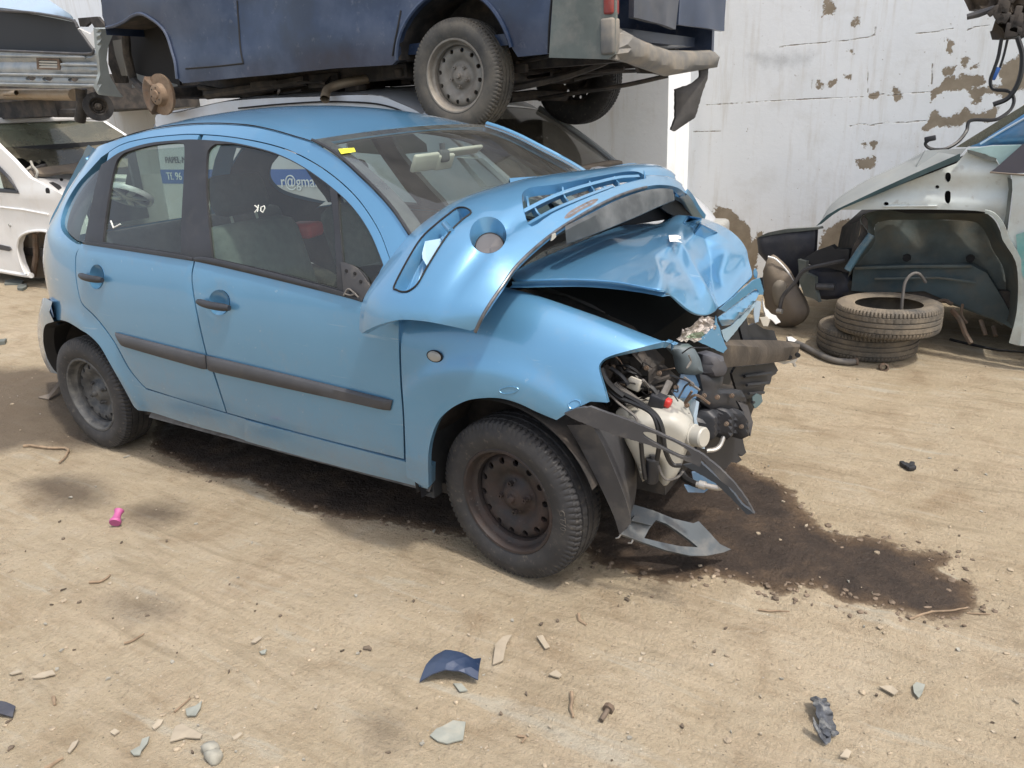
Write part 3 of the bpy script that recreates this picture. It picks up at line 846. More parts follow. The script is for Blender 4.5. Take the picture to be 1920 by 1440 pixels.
bpo = T([(157, 456), (176, 360), (188, 313), (194, 306)], [(194, 306), (227, 284), (277, 268.5), (333, 262.5), (370, 261.5), (433, 266.5), (491, 279), (529, 292), (566, 311), (604, 337), (641, 367.5), (669, 398), (694, 437), (712, 479), (718, 497)],
        [(718, 497), (702, 526), (679, 566)], [(679, 566), (650, 557), (500, 519.5), (365, 490)], [(365, 490), (260, 473), (157, 456)], g=(.8, 1.2), n=5)
qtr = T([(609, 347), (621, 354), (636, 368), (646, 548), (632, 545)], g=(1.5, 1.2)) if False else None
fgA = T([(397, 483), (390, 409), (386, 352), (387, 296), (392, 279), (403, 270)], [(403, 270), (433, 269.5), (454, 273), (491, 281), (529, 294), (566, 313), (604, 339), (618, 350)], [(618, 350), (627, 440), (632, 541)], [(632, 541), (520, 511), (397, 483)], g=(1.2, 1.2), n=5)
fgB = T([(632, 362), (641, 369.5), (669, 400), (694, 440), (710, 477), (715, 498)], [(715, 498), (700, 525), (692, 540)], [(692, 540), (686, 520), (672, 505), (642, 490)], [(642, 490), (637, 430), (632, 362)], g=(1.7, 1.2), n=5)
panel('window_surround', side, bpo, [rg, fgA, fgB], BLACK, car, sp=.03, th=.012, off=.001)
# black mouldings under the windows
def strip_on(name, px_top, px_bot, m, parent, depth=.014, n=40, surf=side, g=G0, round_=True, base=0.0):
    a = resample(trace(cr(px_top, 5), surf, g), n); b_ = resample(trace(cr(px_bot, 5), surf, g), n)
    prof = [(0, -.004), (.0, .5), (.12, .92), (.5, 1.0), (.88, .92), (1, .5), (1, -.004)] if round_ else [(0, -.004), (0.02, 1), (.98, 1), (1, -.004)]
    rows = []
    for i in range(n):
        r = []
        for s_, h in prof:
            u = a[i][0] + (b_[i][0] - a[i][0]) * s_; v = a[i][1] + (b_[i][1] - a[i][1]) * s_
            p = surf(u, v); nn = nrm(surf, u, v)
            if nn.dot(CAM - p) < 0: nn = -nn
            e = 1.0
            if round_: e = min(1, (min(i, n - 1 - i) + .35) / 1.6)
            r.append(p + nn * (depth * h * e + base))
        rows.append(r)
    mb = MB().grid(rows)
    k = len(prof)
    mb._add(rows[0], [tuple(range(k))]); mb._add(rows[-1], [tuple(range(k - 1, -1, -1))])
    return mb.build(name, m, parent, True, 50)
strip_on('window_moulding', [(157, 452.5), (260, 466), (340, 478), (363, 483)], [(157, 458), (260, 473.5), (340, 486), (362.5, 489.5)], BLACK, rd, .008, base=.003)
strip_on('window_moulding', [(364, 483), (397, 484), (520, 513), (645, 547), (678, 560)], [(365, 490), (397, 496), (520, 525), (650, 557.5), (679, 566.5)], BLACK, fd, .008, base=.003)
strip_on('rub_strip', [(217, 623), (300, 644), (386.5, 665.5)], [(231, 647), (300, 667), (389, 692)], STRIPPL, rd, .020, base=.002)
strip_on('rub_strip', [(388.5, 666), (520, 697), (640, 726), (737, 750)], [(391, 693), (520, 722), (640, 748), (733, 769)], STRIPPL, fd, .020, base=.002)
# mirror mounting plate with bare holes
mp_ = T([(640, 491), (660, 497), (676, 509), (690, 530), (694, 541), (679, 565)], [(679, 565), (646, 548)], [(646, 548), (640, 491)], g=(1.8, 1.05), n=4)
panel('mirror_mount', side, mp_, [], GREYPL, fd, sp=.02, th=.01, off=.006)
for px in ((652, 508), (668, 513), (679, 528), (660, 545), (672, 553)):
    u, z = hit(px[0], px[1], side, (1.85, 1.0)); p = side(u, z); n_ = nrm(side, u, z); n_ = n_ if n_.y < 0 else -n_
    MB().lathe([(0, .009), (.006, .009), (.006, .0)], p, n_, 10).build('mount_hole', SEAM, fd)
for pth in ([(650, 552), (658, 540), (668, 546), (678, 556)], [(652, 549), (664, 552), (672, 548)]):
    bevel_poly_tube('loose_wire', [side(u, z) + V((0, -.015, 0)) for u, z in trace(cr(pth, 4), side, (1.85, 1.0))], .003, GREYCABLE, fd, 6)
# door handles: scooped recess and grab bar
def handle(parent, cx, cy, rw, rh, bar, br):
    c = hit(cx, cy, side, G0)
    n0 = nrm(side, *c); n0 = n0 if n0.y < 0 else -n0
    rows = []
    for k in range(0, 8):
        f = k / 7
        row = []
        for a in range(32):
            w = 2 * math.pi * a / 32
            u, z = hit(cx + rw * f * math.cos(w), cy + rh * f * math.sin(w), side, c)
            d = -.028 * (1 - f * f) ** .8 + .0012
            row.append(side(u, z) + n0 * d)
        rows.append(row)
    return rows
def scoop_cut(M, c, r1, r2): pass
for par, cx, cy, rw, rh, b0, b1 in ((rd, 181, 519, 13, 23, (158, 514.5), (199, 523.5)), (fd, 411, 567, 19.5, 24, (379, 563.5), (437, 575.5))):
    rows = handle(par, cx, cy, rw, rh, None, None)
    mbh = MB(); mbh.grid(rows, closed=True)
    mbh.build('handle_recess', PAINT, par)
    ring = rows[-1] + [rows[-1][0]]
    a = hit(*b0, side, G0); b_ = hit(*b1, side, G0)
    pts = []
    for k in range(9):
        f = k / 8
        p = side(a[0] + (b_[0] - a[0]) * f, a[1] + (b_[1] - a[1]) * f)
        pts.append(p + V((0, -(.018 + .012 * math.sin(math.pi * f)), 0)))
    r_ = [.011, .0145] + [.0155] * 5 + [.0145, .011]
    MB().tube(pts, r_, 12).build('handle', BLACK, par)
# dark box behind the panels so that gaps read dark
inner = lambda u, z: side(u, z) + V((0, .045, 0))
panel('door_inner', inner, [(.44, .25), (2.05, .25), (2.05, .93), (1.7, .96), (1.0, 1.0), (.3, 1.02), (-.1, 1.0), (-.1, .75), (.1, .74), (.34, .6)], [], INTERIOR, car, sp=.12, th=0)

# roof with crown
rail3 = [side(u, z) for u, z in resample(rail_top, 80)]
rr_ = [p for p in rail3 if p.x <= 1.545]
crown = Spl([-.05, .25, .6, 1.0, 1.3, 1.56], [.020, .045, .058, .060, .052, .030])
yr = Spl([p.x for p in rr_[::4]], [-p.y for p in rr_[::4]]); zr = Spl([p.x for p in rr_[::4]], [p.z for p in rr_[::4]])
x0r, x1r = rr_[0].x, 1.542
def roof(x, w):
    e = .055 * (1 - w * w) * max(0, (x - .9) / .64) ** 2
    return V((x + e, w * yr(x), zr(x) + crown(x) * (1 - w * w) ** .8))
rows = [[roof(x0r + (x1r - x0r) * i / 40, -1 + 2 * k / 40) for k in range(41)] for i in range(41)]
rows2 = [[p - V((0, 0, .025)) for p in r] for r in rows]
rf = MB(); rf.grid(rows); rf.grid([list(reversed(r)) for r in rows2]); rf.grid([rows[-1], rows2[-1]])
rf.build('roof', PAINT, car)
MB().grid([[p + V((0, 0, -.03)) for p in r] for r in rows]).build('roof_lining', HEADLIN, car)
# ditch seam between roof and rail
bevel_poly_tube('roof_seam', [p + V((0, .004, .0045)) for p in rr_], .0022, SEAM, car, 6)
# windscreen
A3 = [p for p in rail3 if p.x >= 1.545]
A3 = A3 + [V((2.16, -.735, 1.075)), V((2.26, -.755, 1.005))]
A3 = [V((1.542, -yr(1.542), zr(1.542)))] + A3
A3 = [V(p) for p in resample([tuple(p) for p in A3], 30)]
aL = A3
def wsurf(s, w):
    k = max(0, min(s, .9999)) * (len(aL) - 1); i = int(k); f = k - i
    p = aL[i].lerp(aL[min(i + 1, len(aL) - 1)], f)
    b_ = .058 + .11 * s
    return V((p.x + b_ * (1 - w * w), p.y * -w * -1 if False else -p.y * w, p.z + .02 * (1 - w * w) * (1 - s)))
G = 36
rows = [[wsurf(i / G, -1 + 2 * k / G) for k in range(G + 1)] for i in range(G + 1)]
MB().grid([[p + V((.012, 0, .010)) for p in r] for r in rows]).build('windscreen', WSGLASS, car)
def wband(s0, s1, w0, w1, d=.016, n=24, mm=20):
    return [[wsurf(s0 + (s1 - s0) * i / n, w0 + (w1 - w0) * k / mm) + V((d - .006, 0, d - .007)) for k in range(mm + 1)] for i in range(n + 1)]
bd = MB()
bd.grid(wband(0, 1, -1.0, -.925)); bd.grid(wband(0, 1, .955, 1.0)); bd.grid(wband(0, .05, -.925, .955)); bd.grid(wband(.93, 1, -.925, .955))
bd.build('windscreen_border', mat('black_frit', (.03, .03, .033), .25, coat=.5, var=(8, .3), dirt=((.3, .29, .27), 6, .45, .8, .35)), car)
for sgn in (1, -1):
    pr_ = [(p.x + .006, p.y * -sgn, p.z + .009) for p in aL]
    if sgn < 0: MB().grid([[V((p.x + .004, -p.y + d, p.z + h)) for d, h in ((.006, .004), (.008, .020), (.022, .026), (.045, .018), (.06, -.02))] for p in aL]).build('far_pillar', PAINT, car)
    bevel_poly_tube('windscreen_seal', pr_, .006, BLACK, car, 6)
# far A pillar and roof rail (mirror side), doors with openings
farp = rt + [(rt[-1][0] + .10, rt[-1][1] - .10), (dd[-1][0] + .05, dd[-1][1] - .10)] + list(reversed(dd))
panel('roof_rail', side_m, farp, [], PAINT, car, sp=.05, th=.03, face=(1, 6, 1.2))
panel('window_surround', side_m, bpo, [rg, fgA, fgB], BLACK, car, sp=.05, th=.03, face=(1, 6, 1.2))
FARD = [(-.5, .62), (-.5, 1.0), (-.36, 1.18), (.0, 1.0), (.3, 1.04), (1.0, 1.02), (2.1, .93), (2.1, .25), (.42, .25), (.3, .55), (0, .66)]
panel('far_doors', side_m, FARD, [], PAINT, car, sp=.08, th=.0, face=(1, 6, 1))
panel('far_door_lining', side_m, FARD, [], INTERIOR, car, sp=.08, th=.0, face=(1, 6, 1), off=-.03)
panel('far_rail_lining', side_m, farp, [], INTERIOR, car, sp=.05, th=0, face=(1, 6, 1.2), off=-.035)
panel('far_window', side_m, rg, [], GLASS, car, sp=.08, th=0, face=(1, 6, 1))
panel('far_window', side_m, fg, [], GLASS, car, sp=.08, th=0, face=(1, 6, 1))
for MM, fc in ((side_m, (0, 6, 1)),):
    FQ = [(-.62, .66), (-.66, .9), (-.60, 1.05), (-.48, 1.19), (-.35, 1.30), (-.18, 1.395), (-.03, 1.447), rt[0], dd[0]] + q_in[:-2] + [(.1, 1.0), (-.1, .7)]
    panel('far_quarter', MM, FQ, [], PAINT, car, sp=.06, th=0, face=fc)
    panel('far_quarter_lining', MM, FQ, [], INTERIOR, car, sp=.06, th=0, face=fc, off=-.03)
# tail of the body
tail_rows = []
for k in range(15):
    z = .22 + 1.2 * k / 14
    r = []
    for j in range(-12, 13):
        L = A_ - Tz(z); ph = math.pi / 2 * (1 - (abs(j) / 12) * .38)
        p = side(A_ - L * ph, z); r.append(V((p.x + .012, (p.y if j < 0 else -p.y) * .985, p.z)))
    tail_rows.append(r)
tg_ = MB().grid(tail_rows[:10]).build('tailgate', PAINT, car)
MB().grid([r[4:21] for r in tail_rows[9:]]).build('hatch_glass', GLASS, tg_)
MB().grid([r[:5] for r in tail_rows[9:]]).grid([r[20:] for r in tail_rows[9:]]).build('hatch_frame', PAINT, tg_)
# tail lamp, rear bumper corner, spoiler
panel('tail_lamp', side, [(-.66, .80), (-.80, .80), (-.80, 1.0), (-.72, 1.10), (-.62, 1.06)], [], REDLENS, car, sp=.04, th=.01, off=.003)
bumper_c0 = T([(80, 559), (98, 567), (101, 602)], [(101, 602), (84, 611)], [(84, 611), (81, 640), (88, 670), (100, 692), (108, 700)], g=(-.1, .6), n=4)
rear_b = bumper_c0 + [(-.45, .27), (-.80, .30), (-.85, .5), (-.80, .70), (-.55, .72)]
_a = [(101, 603, -.805), (84, 611, -.765), (81, 640, -.725), (88, 670, -.695), (100, 692, -.675), (109, 701, -.665)]
_b = [(98, 566, -.800), (81, 559, -.735), (74, 580, -.640), (72, 612, -.600), (77, 655, -.590), (92, 694, -.60)]
_c = [(90, 566, -.60), (82, 562, -.52), (76, 582, -.42), (74, 612, -.38), (79, 655, -.37), (93, 692, -.38)]
RB = [[V(p) for p in resample(cr([tuple(onY(*q)) for q in r], 6), 24)] for r in (_a, _b, _c)]
mid_ = [a.lerp(b_, .5) + V((-.012, -.012, 0)) for a, b_ in zip(RB[0], RB[1])]
MB().grid([[p + V((.0, .0, 0)) for p in RB[0]], [p + V((.05, .03, 0)) for p in RB[0]], [p + V((.03, .34, .02)) for p in RB[0]]]).build('wheel_liner', SEAM, car)
MB().grid([RB[0], mid_, RB[1], RB[2], [V((-.66, .0, p.z)) for p in RB[2]]]).build('rear_bumper', PAINT, car)
sp_ = MB()
sp_.grid([[V((.05, y, 1.50 - .06 * (y / .5) ** 2)), V((-.16, y, 1.475 - .07 * (y / .5) ** 2)), V((-.17, y, 1.455 - .07 * (y / .5) ** 2)), V((.05, y, 1.44 - .06 * (y / .5) ** 2))] for y in np.linspace(-.50, .50, 14)], closed=False)
sp_.v = []; sp_.f = []; sp_.mi = []
sp_.tube([V((-.07 - .03 * (1 - (y / .5) ** 2), y, 1.468 - .07 * (y / .5) ** 2)) for y in np.linspace(-.50, .50, 17)], [.010] + [.024] * 15 + [.010], 10)
sp_.build('spoiler', PAINT, car)

# front wing: shoulder rolls over into the bonnet gap
ztop = Spl([2.0, 2.2, 2.43, 2.7, 2.97], [1.02, 1.015, .992, .935, .862])
def wing(x, v):
    zt = ztop(x); yt = .640 - .02 * max(0, x - 2.4); yb = .838 * planf(x); H = .30 - .05 * max(0, x - 2.4)
    fl = 0
    if v <= 1:
        th = v * math.pi / 2
        y = yt + (yb - yt) * math.sin(th) ** .9 if th > 0 else yt
        z = zt - H * (1 - math.cos(th)) ** 1.0
    else:
        y = yb - .055 * max(0, v - 1.75) ; z = zt - H - (v - 1) * .42
    d = math.hypot(x - 2.43, z - .30)
    fl = .016 * (1 / (1 + math.exp((d - .495) / .012))) * (1 if v > .3 else 0)
    return V((x, -y - fl, z))
wing_px = [[(749.5, 607), (750.5, 640), (753, 713), (757.5, 780), (760.5, 862), (762, 895)], [(762, 895), (790, 911), (803, 914)],
           [(803, 914), (803, 847), (817, 797), (840, 770), (873, 752), (907, 746.5), (940, 747.5), (973, 757), (1007, 773), (1043, 788)],
           [(1043, 788), (1075, 768), (1107, 753)], [(1107, 753), (1139, 755)], [(1139, 755), (1131, 723), (1123, 693), (1126, 680), (1140, 669), (1175, 658), (1225, 645), (1268, 634.5)]]
w_out = trace(loop(*wing_px, n=6), wing, (2.1, 1.0))
w_out = w_out + [(x, .02) for x in np.linspace(2.93, 2.06, 14)] + [(2.06, .3)]
wg = panel('front_wing', wing, w_out, [], PAINT, car, sp=.026, th=.02, angle=50)
c = hit(816, 668, wing, (2.2, 1.1)); p = wing(*c); n_ = nrm(wing, *c); n_ = n_ if n_.y < 0 else -n_
ri = MB()
for (f0, h0) in ((1, .0),): pass
rows = []
for f, h in ((1.12, .0), (1.1, .005), (1.0, .007), (.8, .011), (.4, .013), (0.02, .0135)):
    rows.append([p + V((math.cos(a) * .026 * f, 0, math.sin(a) * .017 * f)) + n_ * h for a in np.linspace(0, 2 * math.pi, 25)[:-1]])
MB().grid(rows, closed=True).build('side_marker', TRIMGREY, wg)
rows = [[p + V((math.cos(a) * .026 * f, 0, math.sin(a) * .017 * f)) + n_ * h for a in np.linspace(0, 2 * math.pi, 25)[:-1]] for f, h in ((1.25, .001), (1.2, .006), (1.05, .006))]
MB().grid(rows, closed=True).build('marker_gasket', SEAM, wg)
# creased dents pressed into the wheel arch lip
for cx, cy, w_, h_ in ((954, 731, 17, 7), (1077, 757, 11, 9)):
    pts = cr([(cx - w_, cy), (cx - w_ * .7, cy + h_ * .9), (cx, cy + h_), (cx + w_ * .8, cy + h_ * .5), (cx + w_, cy - h_ * .4), (cx, cy - h_ * .8)], 4, closed=True)
    bevel_poly_tube('dent_crease', [wing(u, v) + V((0, -.0005, 0)) for u, v in trace(pts, wing, (2.5, 1.3))], .0022, PAINT, wg, 6, True)

# wheels
def tyre_mesh(R=.291, W=.175, n=336, rb=.178):
    h = W / 2
    prof = [(rb, -h * .78, 0), (rb + .012, -h * .86, 0), (rb + .03, -h * .95, 0), (rb + .055, -h * 1.0, 0), (R - .045, -h * .985, 0), (R - .030, -h * .93, 0), (R - .018, -h * .89, 1), (R - .008, -h * .83, 1), (R - .003, -h * .70, 1), (R - .001, -h * .56, 1),
            (R - .008, -h * .545, 0), (R - .008, -h * .50, 0), (R, -h * .485, 2), (R, -h * .22, 2), (R - .008, -h * .20, 0), (R - .008, -h * .13, 0), (R, -h * .11, 0),
            (R, h * .11, 0), (R - .008, h * .13, 0), (R - .008, h * .20, 0), (R, h * .22, 2), (R, h * .485, 2), (R - .008, h * .50, 0), (R - .008, h * .545, 0), (R - .001, h * .56, 1), (R - .003, h * .70, 1), (R - .008, h * .83, 1), (R - .018, h * .89, 1),
            (R - .045, h * .985, 0), (rb + .055, h, 0), (rb + .02, h * .9, 0), (rb, h * .78, 0)]
    vs = []; fs = []; m = len(prof)
    for k in range(n):
        for r, y, g in prof:
            kk = k + (2 if (g == 2) else 0) - int((abs(y) / h) * 4) * (1 if g else 0)
            a = 2 * math.pi * k / n
            d = 0
            if g == 1 and kk % 4 == 0: d = .008
            if g == 2 and kk % 8 == 0: d = .004
            vs.append(V(((r - d) * math.cos(a), y, (r - d) * math.sin(a))))
    for k in range(n):
        k2 = (k + 1) % n
        for i in range(m - 1):
            fs.append((k * m + i, k * m + i + 1, k2 * m + i + 1, k2 * m + i))
    return vs, fs
def rim_disc(r0, nh, rh, hr, prof, sp=.011, squash=1.0):
    """dished wheel disc with a ring of vent holes; prof(r) = depth (towards -y)"""
    holes = []
    for k in range(nh):
        a = 2 * math.pi * (k + .35) / nh; cx, cy = rh * math.cos(a), rh * math.sin(a)
        e1 = (math.cos(a), math.sin(a)); e2 = (-e1[1], e1[0])
        holes.append([(cx + e1[0] * hr * squash * math.cos(w) + e2[0] * hr * math.sin(w), cy + e1[1] * hr * squash * math.cos(w) + e2[1] * hr * math.sin(w)) for w in np.linspace(0, 2 * math.pi, 13)[:-1]])
    out = [(r0 * math.cos(w), r0 * math.sin(w)) for w in np.linspace(0, 2 * math.pi, 73)[:-1]]
    p2, tris, loops = cdt(out, holes, sp)
    vs = [V((x, prof(math.hypot(x, y)), y)) for x, y in p2]
    fs = []
    for t in tris:
        a, b_, c = (vs[i] for i in t)
        fs.append(t if (b_ - a).cross(c - a).y < 0 else (t[0], t[2], t[1]))
    for l in loops[1:]:
        k = len(vs); n = len(l)
        vs += [vs[i] for i in l] + [vs[i] + V((0, .012, 0)) for i in l]
        fs += [(k + i, k + (i + 1) % n, k + n + (i + 1) % n, k + n + i) for i in range(n)]
    return vs, fs
discp = Spl([0, .03, .045, .062, .075, .095, .115, .130, .148, .158, .170], [-.030, -.030, -.024, -.006, .000, -.012, -.022, -.024, -.018, -.004, .004])
def make_wheel(name, parent, loc, rot, rim_m, tyre_m, R=.291, W=.175, rr=.178, hub=True, nbolt=4, hole=(14, .134, .0118), flip=False):
    w = bpy.data.objects.new(name, None); COL.objects.link(w); w.empty_display_size = .1
    if parent is not None: w.parent = parent
    w.location = loc; w.rotation_euler = rot
    vs, fs = tyre_mesh(R, W, rb=rr)
    mesh_obj('tyre', vs, fs, tyre_m, w, True, 32)
    k = rr / .178
    vs, fs = rim_disc(.168 * k, hole[0], hole[1] * k, hole[2] * k, lambda r: discp(r / k) - .012)
    mb = MB(); mb._add(vs, fs)
    h = W / 2
    lip = [(rr + .013, -h * .80), (rr + .016, -h * .86), (rr + .012, -h * .90), (rr + .004, -h * .89), (rr - .001, -h * .80), (rr - .004, -h * .62), (rr - .008, -h * .52), (rr - .018, -h * .46), (rr - .022, -h * .2), (rr - .022, h * .6), (rr, h * .8), (rr + .012, h * .85)]
    mb.lathe(lip, (0, 0, 0), (0, 1, 0), 72)
    mb.lathe([(rr - .016, -.010), (rr - .013, .004), (rr - .024, .02)], (0, 0, 0), (0, 1, 0), 72)
    rim = mb.build('rim', rim_m, w, True, 40)
    MB().lathe([(.0, -.060), (.010, -.060), (.014, -.056), (.016, -.046), (.026, -.044), (.031, -.040), (.032, -.030)], (0, 0, 0), (0, 1, 0), 24).build('hub', rim_m, rim)
    for i in range(nbolt):
        a = 2 * math.pi * (i + .4) / nbolt
        MB().lathe([(.0, -.040), (.0045, -.040), (.0045, -.048), (.0085, -.048), (.0085, -.030), (.0135, -.024)], (.054 * math.cos(a) * k, 0, .054 * math.sin(a) * k), (0, 1, 0), 12).build('wheel_bolt', rim_m, rim)
    return w
make_wheel('wheel', car, (2.46, -.72, .291), (0, .5, -.126), RUST_RIM, RUBBER)
make_wheel('wheel', car, (0, -.72, .291), (0, .2, 0), GREY_RIM, RUBBER)
for x, a in ((2.46, -.126), (0, 0)):
    make_wheel('wheel', car, (x, .72, .291), (0, .3, math.pi + a), GREY_RIM, RUBBER)
# raised lettering moulded on the front tyre wall
fc = bpy.data.curves.new('tyre_lettering', 'FONT'); fc.body = 'GT/0'; fc.size = .030; fc.extrude = .0012; fc.space_character = 1.25
fo = bpy.data.objects.new('tyre_lettering', fc); COL.objects.link(fo)
dg = bpy.context.evaluated_depsgraph_get(); tm = bpy.data.meshes.new_from_object(fo.evaluated_get(dg)); bpy.data.objects.remove(fo)
a0 = math.radians(2); vs = []
for v_ in tm.vertices:
    a = a0 + .27 - v_.co.x / .245; r = .232 + v_.co.y
    vs.append(V((r * math.cos(a), -.0870 - v_.co.z, r * math.sin(a))))
fs = [tuple(p.vertices) for p in tm.polygons]
fw = [o_ for o_ in car.children if o_.name.startswith('wheel')][0]
tl = mesh_obj('tyre_lettering', vs, fs, mat('tyre_letter_rubber', (.075, .068, .06), .8), fw, False)
tl.rotation_euler = (0, -.5 + .10, 0)
# wheel housings
def housing(x, ysign, R=.345, z=.30, y0=.815, y1=.50, m=None, a0=-.15, a1=math.pi + .15):
    rows = [[V((x + R * math.cos(a), ysign * y, z + R * math.sin(a))) for a in np.linspace(a0, a1, 26)] for y in (y0, y1)]
    mb = MB(); mb.grid(rows)
    inn = rows[1] ; mb._add(inn + [V((x, ysign * y1, z))], [(i, i + 1, len(inn)) for i in range(len(inn) - 1)])
    return mb.build('wheel_liner', m or DARKIRON, car)
housing(2.44, -1, .365, a0=.35); housing(.0, -1, .36, y0=.70)
housing(2.44, 1); housing(.0, 1)
MB().grid([[V((2.085, y, z)) for y in (-.80, -.55)] for z in (.22, .4, .6, .8)]).build('wheel_liner', BLACK, car)
# floor pan, axles
fl = MB(); fl.box((1.05, 0, .22), (2.6, 1.4, .04)); fl.box((-.3, 0, .33), (.6, 1.3, .05)); fl.box((2.5, 0, .30), (.75, .85, .12))
fl.tube([(0, -.62, .27), (0, .62, .27)], .035, 10); fl.tube([(2.46, -.62, .27), (2.46, .62, .27)], .03, 10)
fl.build('floor_pan', DARKIRON, car)
MB().box((2.08, 0, .60), (.05, 1.5, .80)).build('bulkhead', INTERIOR, car)

# cabin
panel('quarter_dark_sheet', lambda u, v: side(u, v) + V((0, .07, 0)), [(-.55, .95), (-.5, 1.12), (-.32, 1.28), (-.05, 1.43), (.10, 1.43), (.02, .95)], [], INTERIOR, car, sp=.08, th=0)  # dark sheet added behind the quarter window to paint its interior shade
def seat(x, y, back=True):
    s = bpy.data.objects.new('seat', None); COL.objects.link(s); s.parent = car; s.location = (x, y, 0)
    def puff(name, c, d, rot, m, bev):
        o_ = MB().box(c, d, rot, bev).build(name, m, s, True, 60); return o_
    R_ = Matrix.Rotation(math.radians(-17), 3, 'Y')
    puff('cushion', (.22, 0, .50), (.52, .50, .17), Matrix.Rotation(math.radians(-6), 3, 'Y'), SEATLIGHT, .06)
    puff('backrest', (-.085, 0, .82), (.16, .50, .62), R_, SEATLIGHT, .07)
    puff('headrest', (-.20, 0, 1.235), (.10, .29, .18), R_, SEAT, .045)
    m_ = MB()
    for k in (-.07, .07): m_.tube([(-.17, k, 1.08), (-.20, k, 1.2)], .007, 6)
    m_.build('headrest_post', BARE, s)
    return s
seat(1.02, -.36); seat(1.02, .36)
mb = MB(); mb.box((.33, 0, .50), (.50, 1.22, .16), None, .05); mb.build('rear_bench', SEAT, car, True, 60)
mb = MB(); mb.box((.02, 0, .80), (.15, 1.20, .52), Matrix.Rotation(math.radians(-16), 3, 'Y'), .05); mb.build('rear_backrest', SEAT, car, True, 60)
MB().box((-.28, 0, .93), (.42, 1.1, .02)).build('parcel_shelf', INTERIOR, car)
dsh = MB()
prof = [(1.70, .62), (1.66, .80), (1.70, .96), (1.80, 1.03), (1.98, 1.055), (2.20, 1.035), (2.28, .98)]
dsh.grid([[V((x + .07 * (1 - (y / .72) ** 2), y, z)) for x, z in cr(prof, 4)] for y in np.linspace(-.72, .72, 17)])
dsh.build('dashboard', DASH, car)
st = MB(); cst = V((1.52, .36, .92)); axs = V((-.86, 0, .5)).normalized(); e1 = V((0, 1, 0)); e2 = axs.cross(e1)
st.tube([cst + (e1 * math.cos(a) + e2 * math.sin(a)) * .185 for a in np.linspace(0, 2 * math.pi, 33)], .014, 8, False)
st.box(cst - axs * .02, (.05, .16, .10), None, .015); st.tube([cst - axs * .02, cst - axs * .28], .03, 8); st.tube([cst - e1 * .18, cst + e1 * .18], .012, 6)
st.build('steering_wheel', INTERIOR, car)
cc = V((1.75, -.12, .98))
# red box on the dashboard / centre of the cabin
rb = MB(); q = onY(571, 431, -.05); rb.box(q, (.14, .15, .07), Matrix.Rotation(.3, 3, 'Z'), .02); tag(rb.build('red_case', REDPL, None, True, 60), 'red plastic case lying in the cabin of the blue car', 'case')
# sun visors and mirror behind the glass
def visor(px, y, w, h, tilt):
    p = onY(px[0], px[1], y)
    o_ = MB().box((0, 0, 0), (.018, w, h), None, .008).build('sun_visor', HEADLIN, car, True, 60)
    o_.location = p; o_.rotation_euler = (0, tilt, 0); return o_
visor((797, 304), -.24, .155, .072, .45); visor((832, 303), -.08, .12, .066, .45); visor((868, 283), .18, .26, .055, 1.0)
mr = MB(); mr.box(onY(832, 292, -.09), (.03, .06, .05), None, .012); mr.tube([onY(829, 268, -.09), onY(831, 288, -.09)], .012, 8); mr.build('mirror_stem', DASH, car, True, 60)
# grey belt pillar seen through the screen
MB().grid([[onY(x, y, .60) + V((0, dy, 0)) for x, y in ((856, 296), (902, 352), (948, 347), (895, 298))] for dy in (0, .05)], True).build('far_pillar_trim', mat('pillar_trim', (.30, .34, .34), .8), car)
# inspection sticker, hand written marks on the glass
def on_ws(px, n=1):
    d = ray(*px).normalized(); best = None
    for i in range(0, 200):
        for k in range(0, 80):
            p = wsurf(i / 200, -1 + k / 40) + V((.0135, 0, .0115)) - CAM
            e = (p - d * p.dot(d)).length
            if best is None or e < best[0]: best = (e, p + CAM)
    return best[1]
q = [on_ws(p) + V((.003, 0, .003)) for p in ((634, 280), (662, 279), (667, 286), (640, 289))]
MB()._add(q, [(0, 1, 2, 3)]).build('inspection_sticker', YELLOW, car, False)
def marks(strokes, surf, g, parent, r=.0028):
    mb = MB()
    for s_ in strokes:
        mb.tube([surf(u, z) + V((0, .010, 0)) for u, z in trace(s_, surf, g)], r, 5)
    mb.build('chalk_mark', LETTER, parent)
marks([[(481, 385), (479, 398)], [(474, 386), (480, 391), (474, 399)], [(486, 389), (492, 387), (493, 391), (489, 399), (485, 396), (486, 389)]], side, (1.4, 1.2), fd)
marks([[(204, 415), (209, 428), (222, 421)]], side, (.4, 1.1), rd, .004)
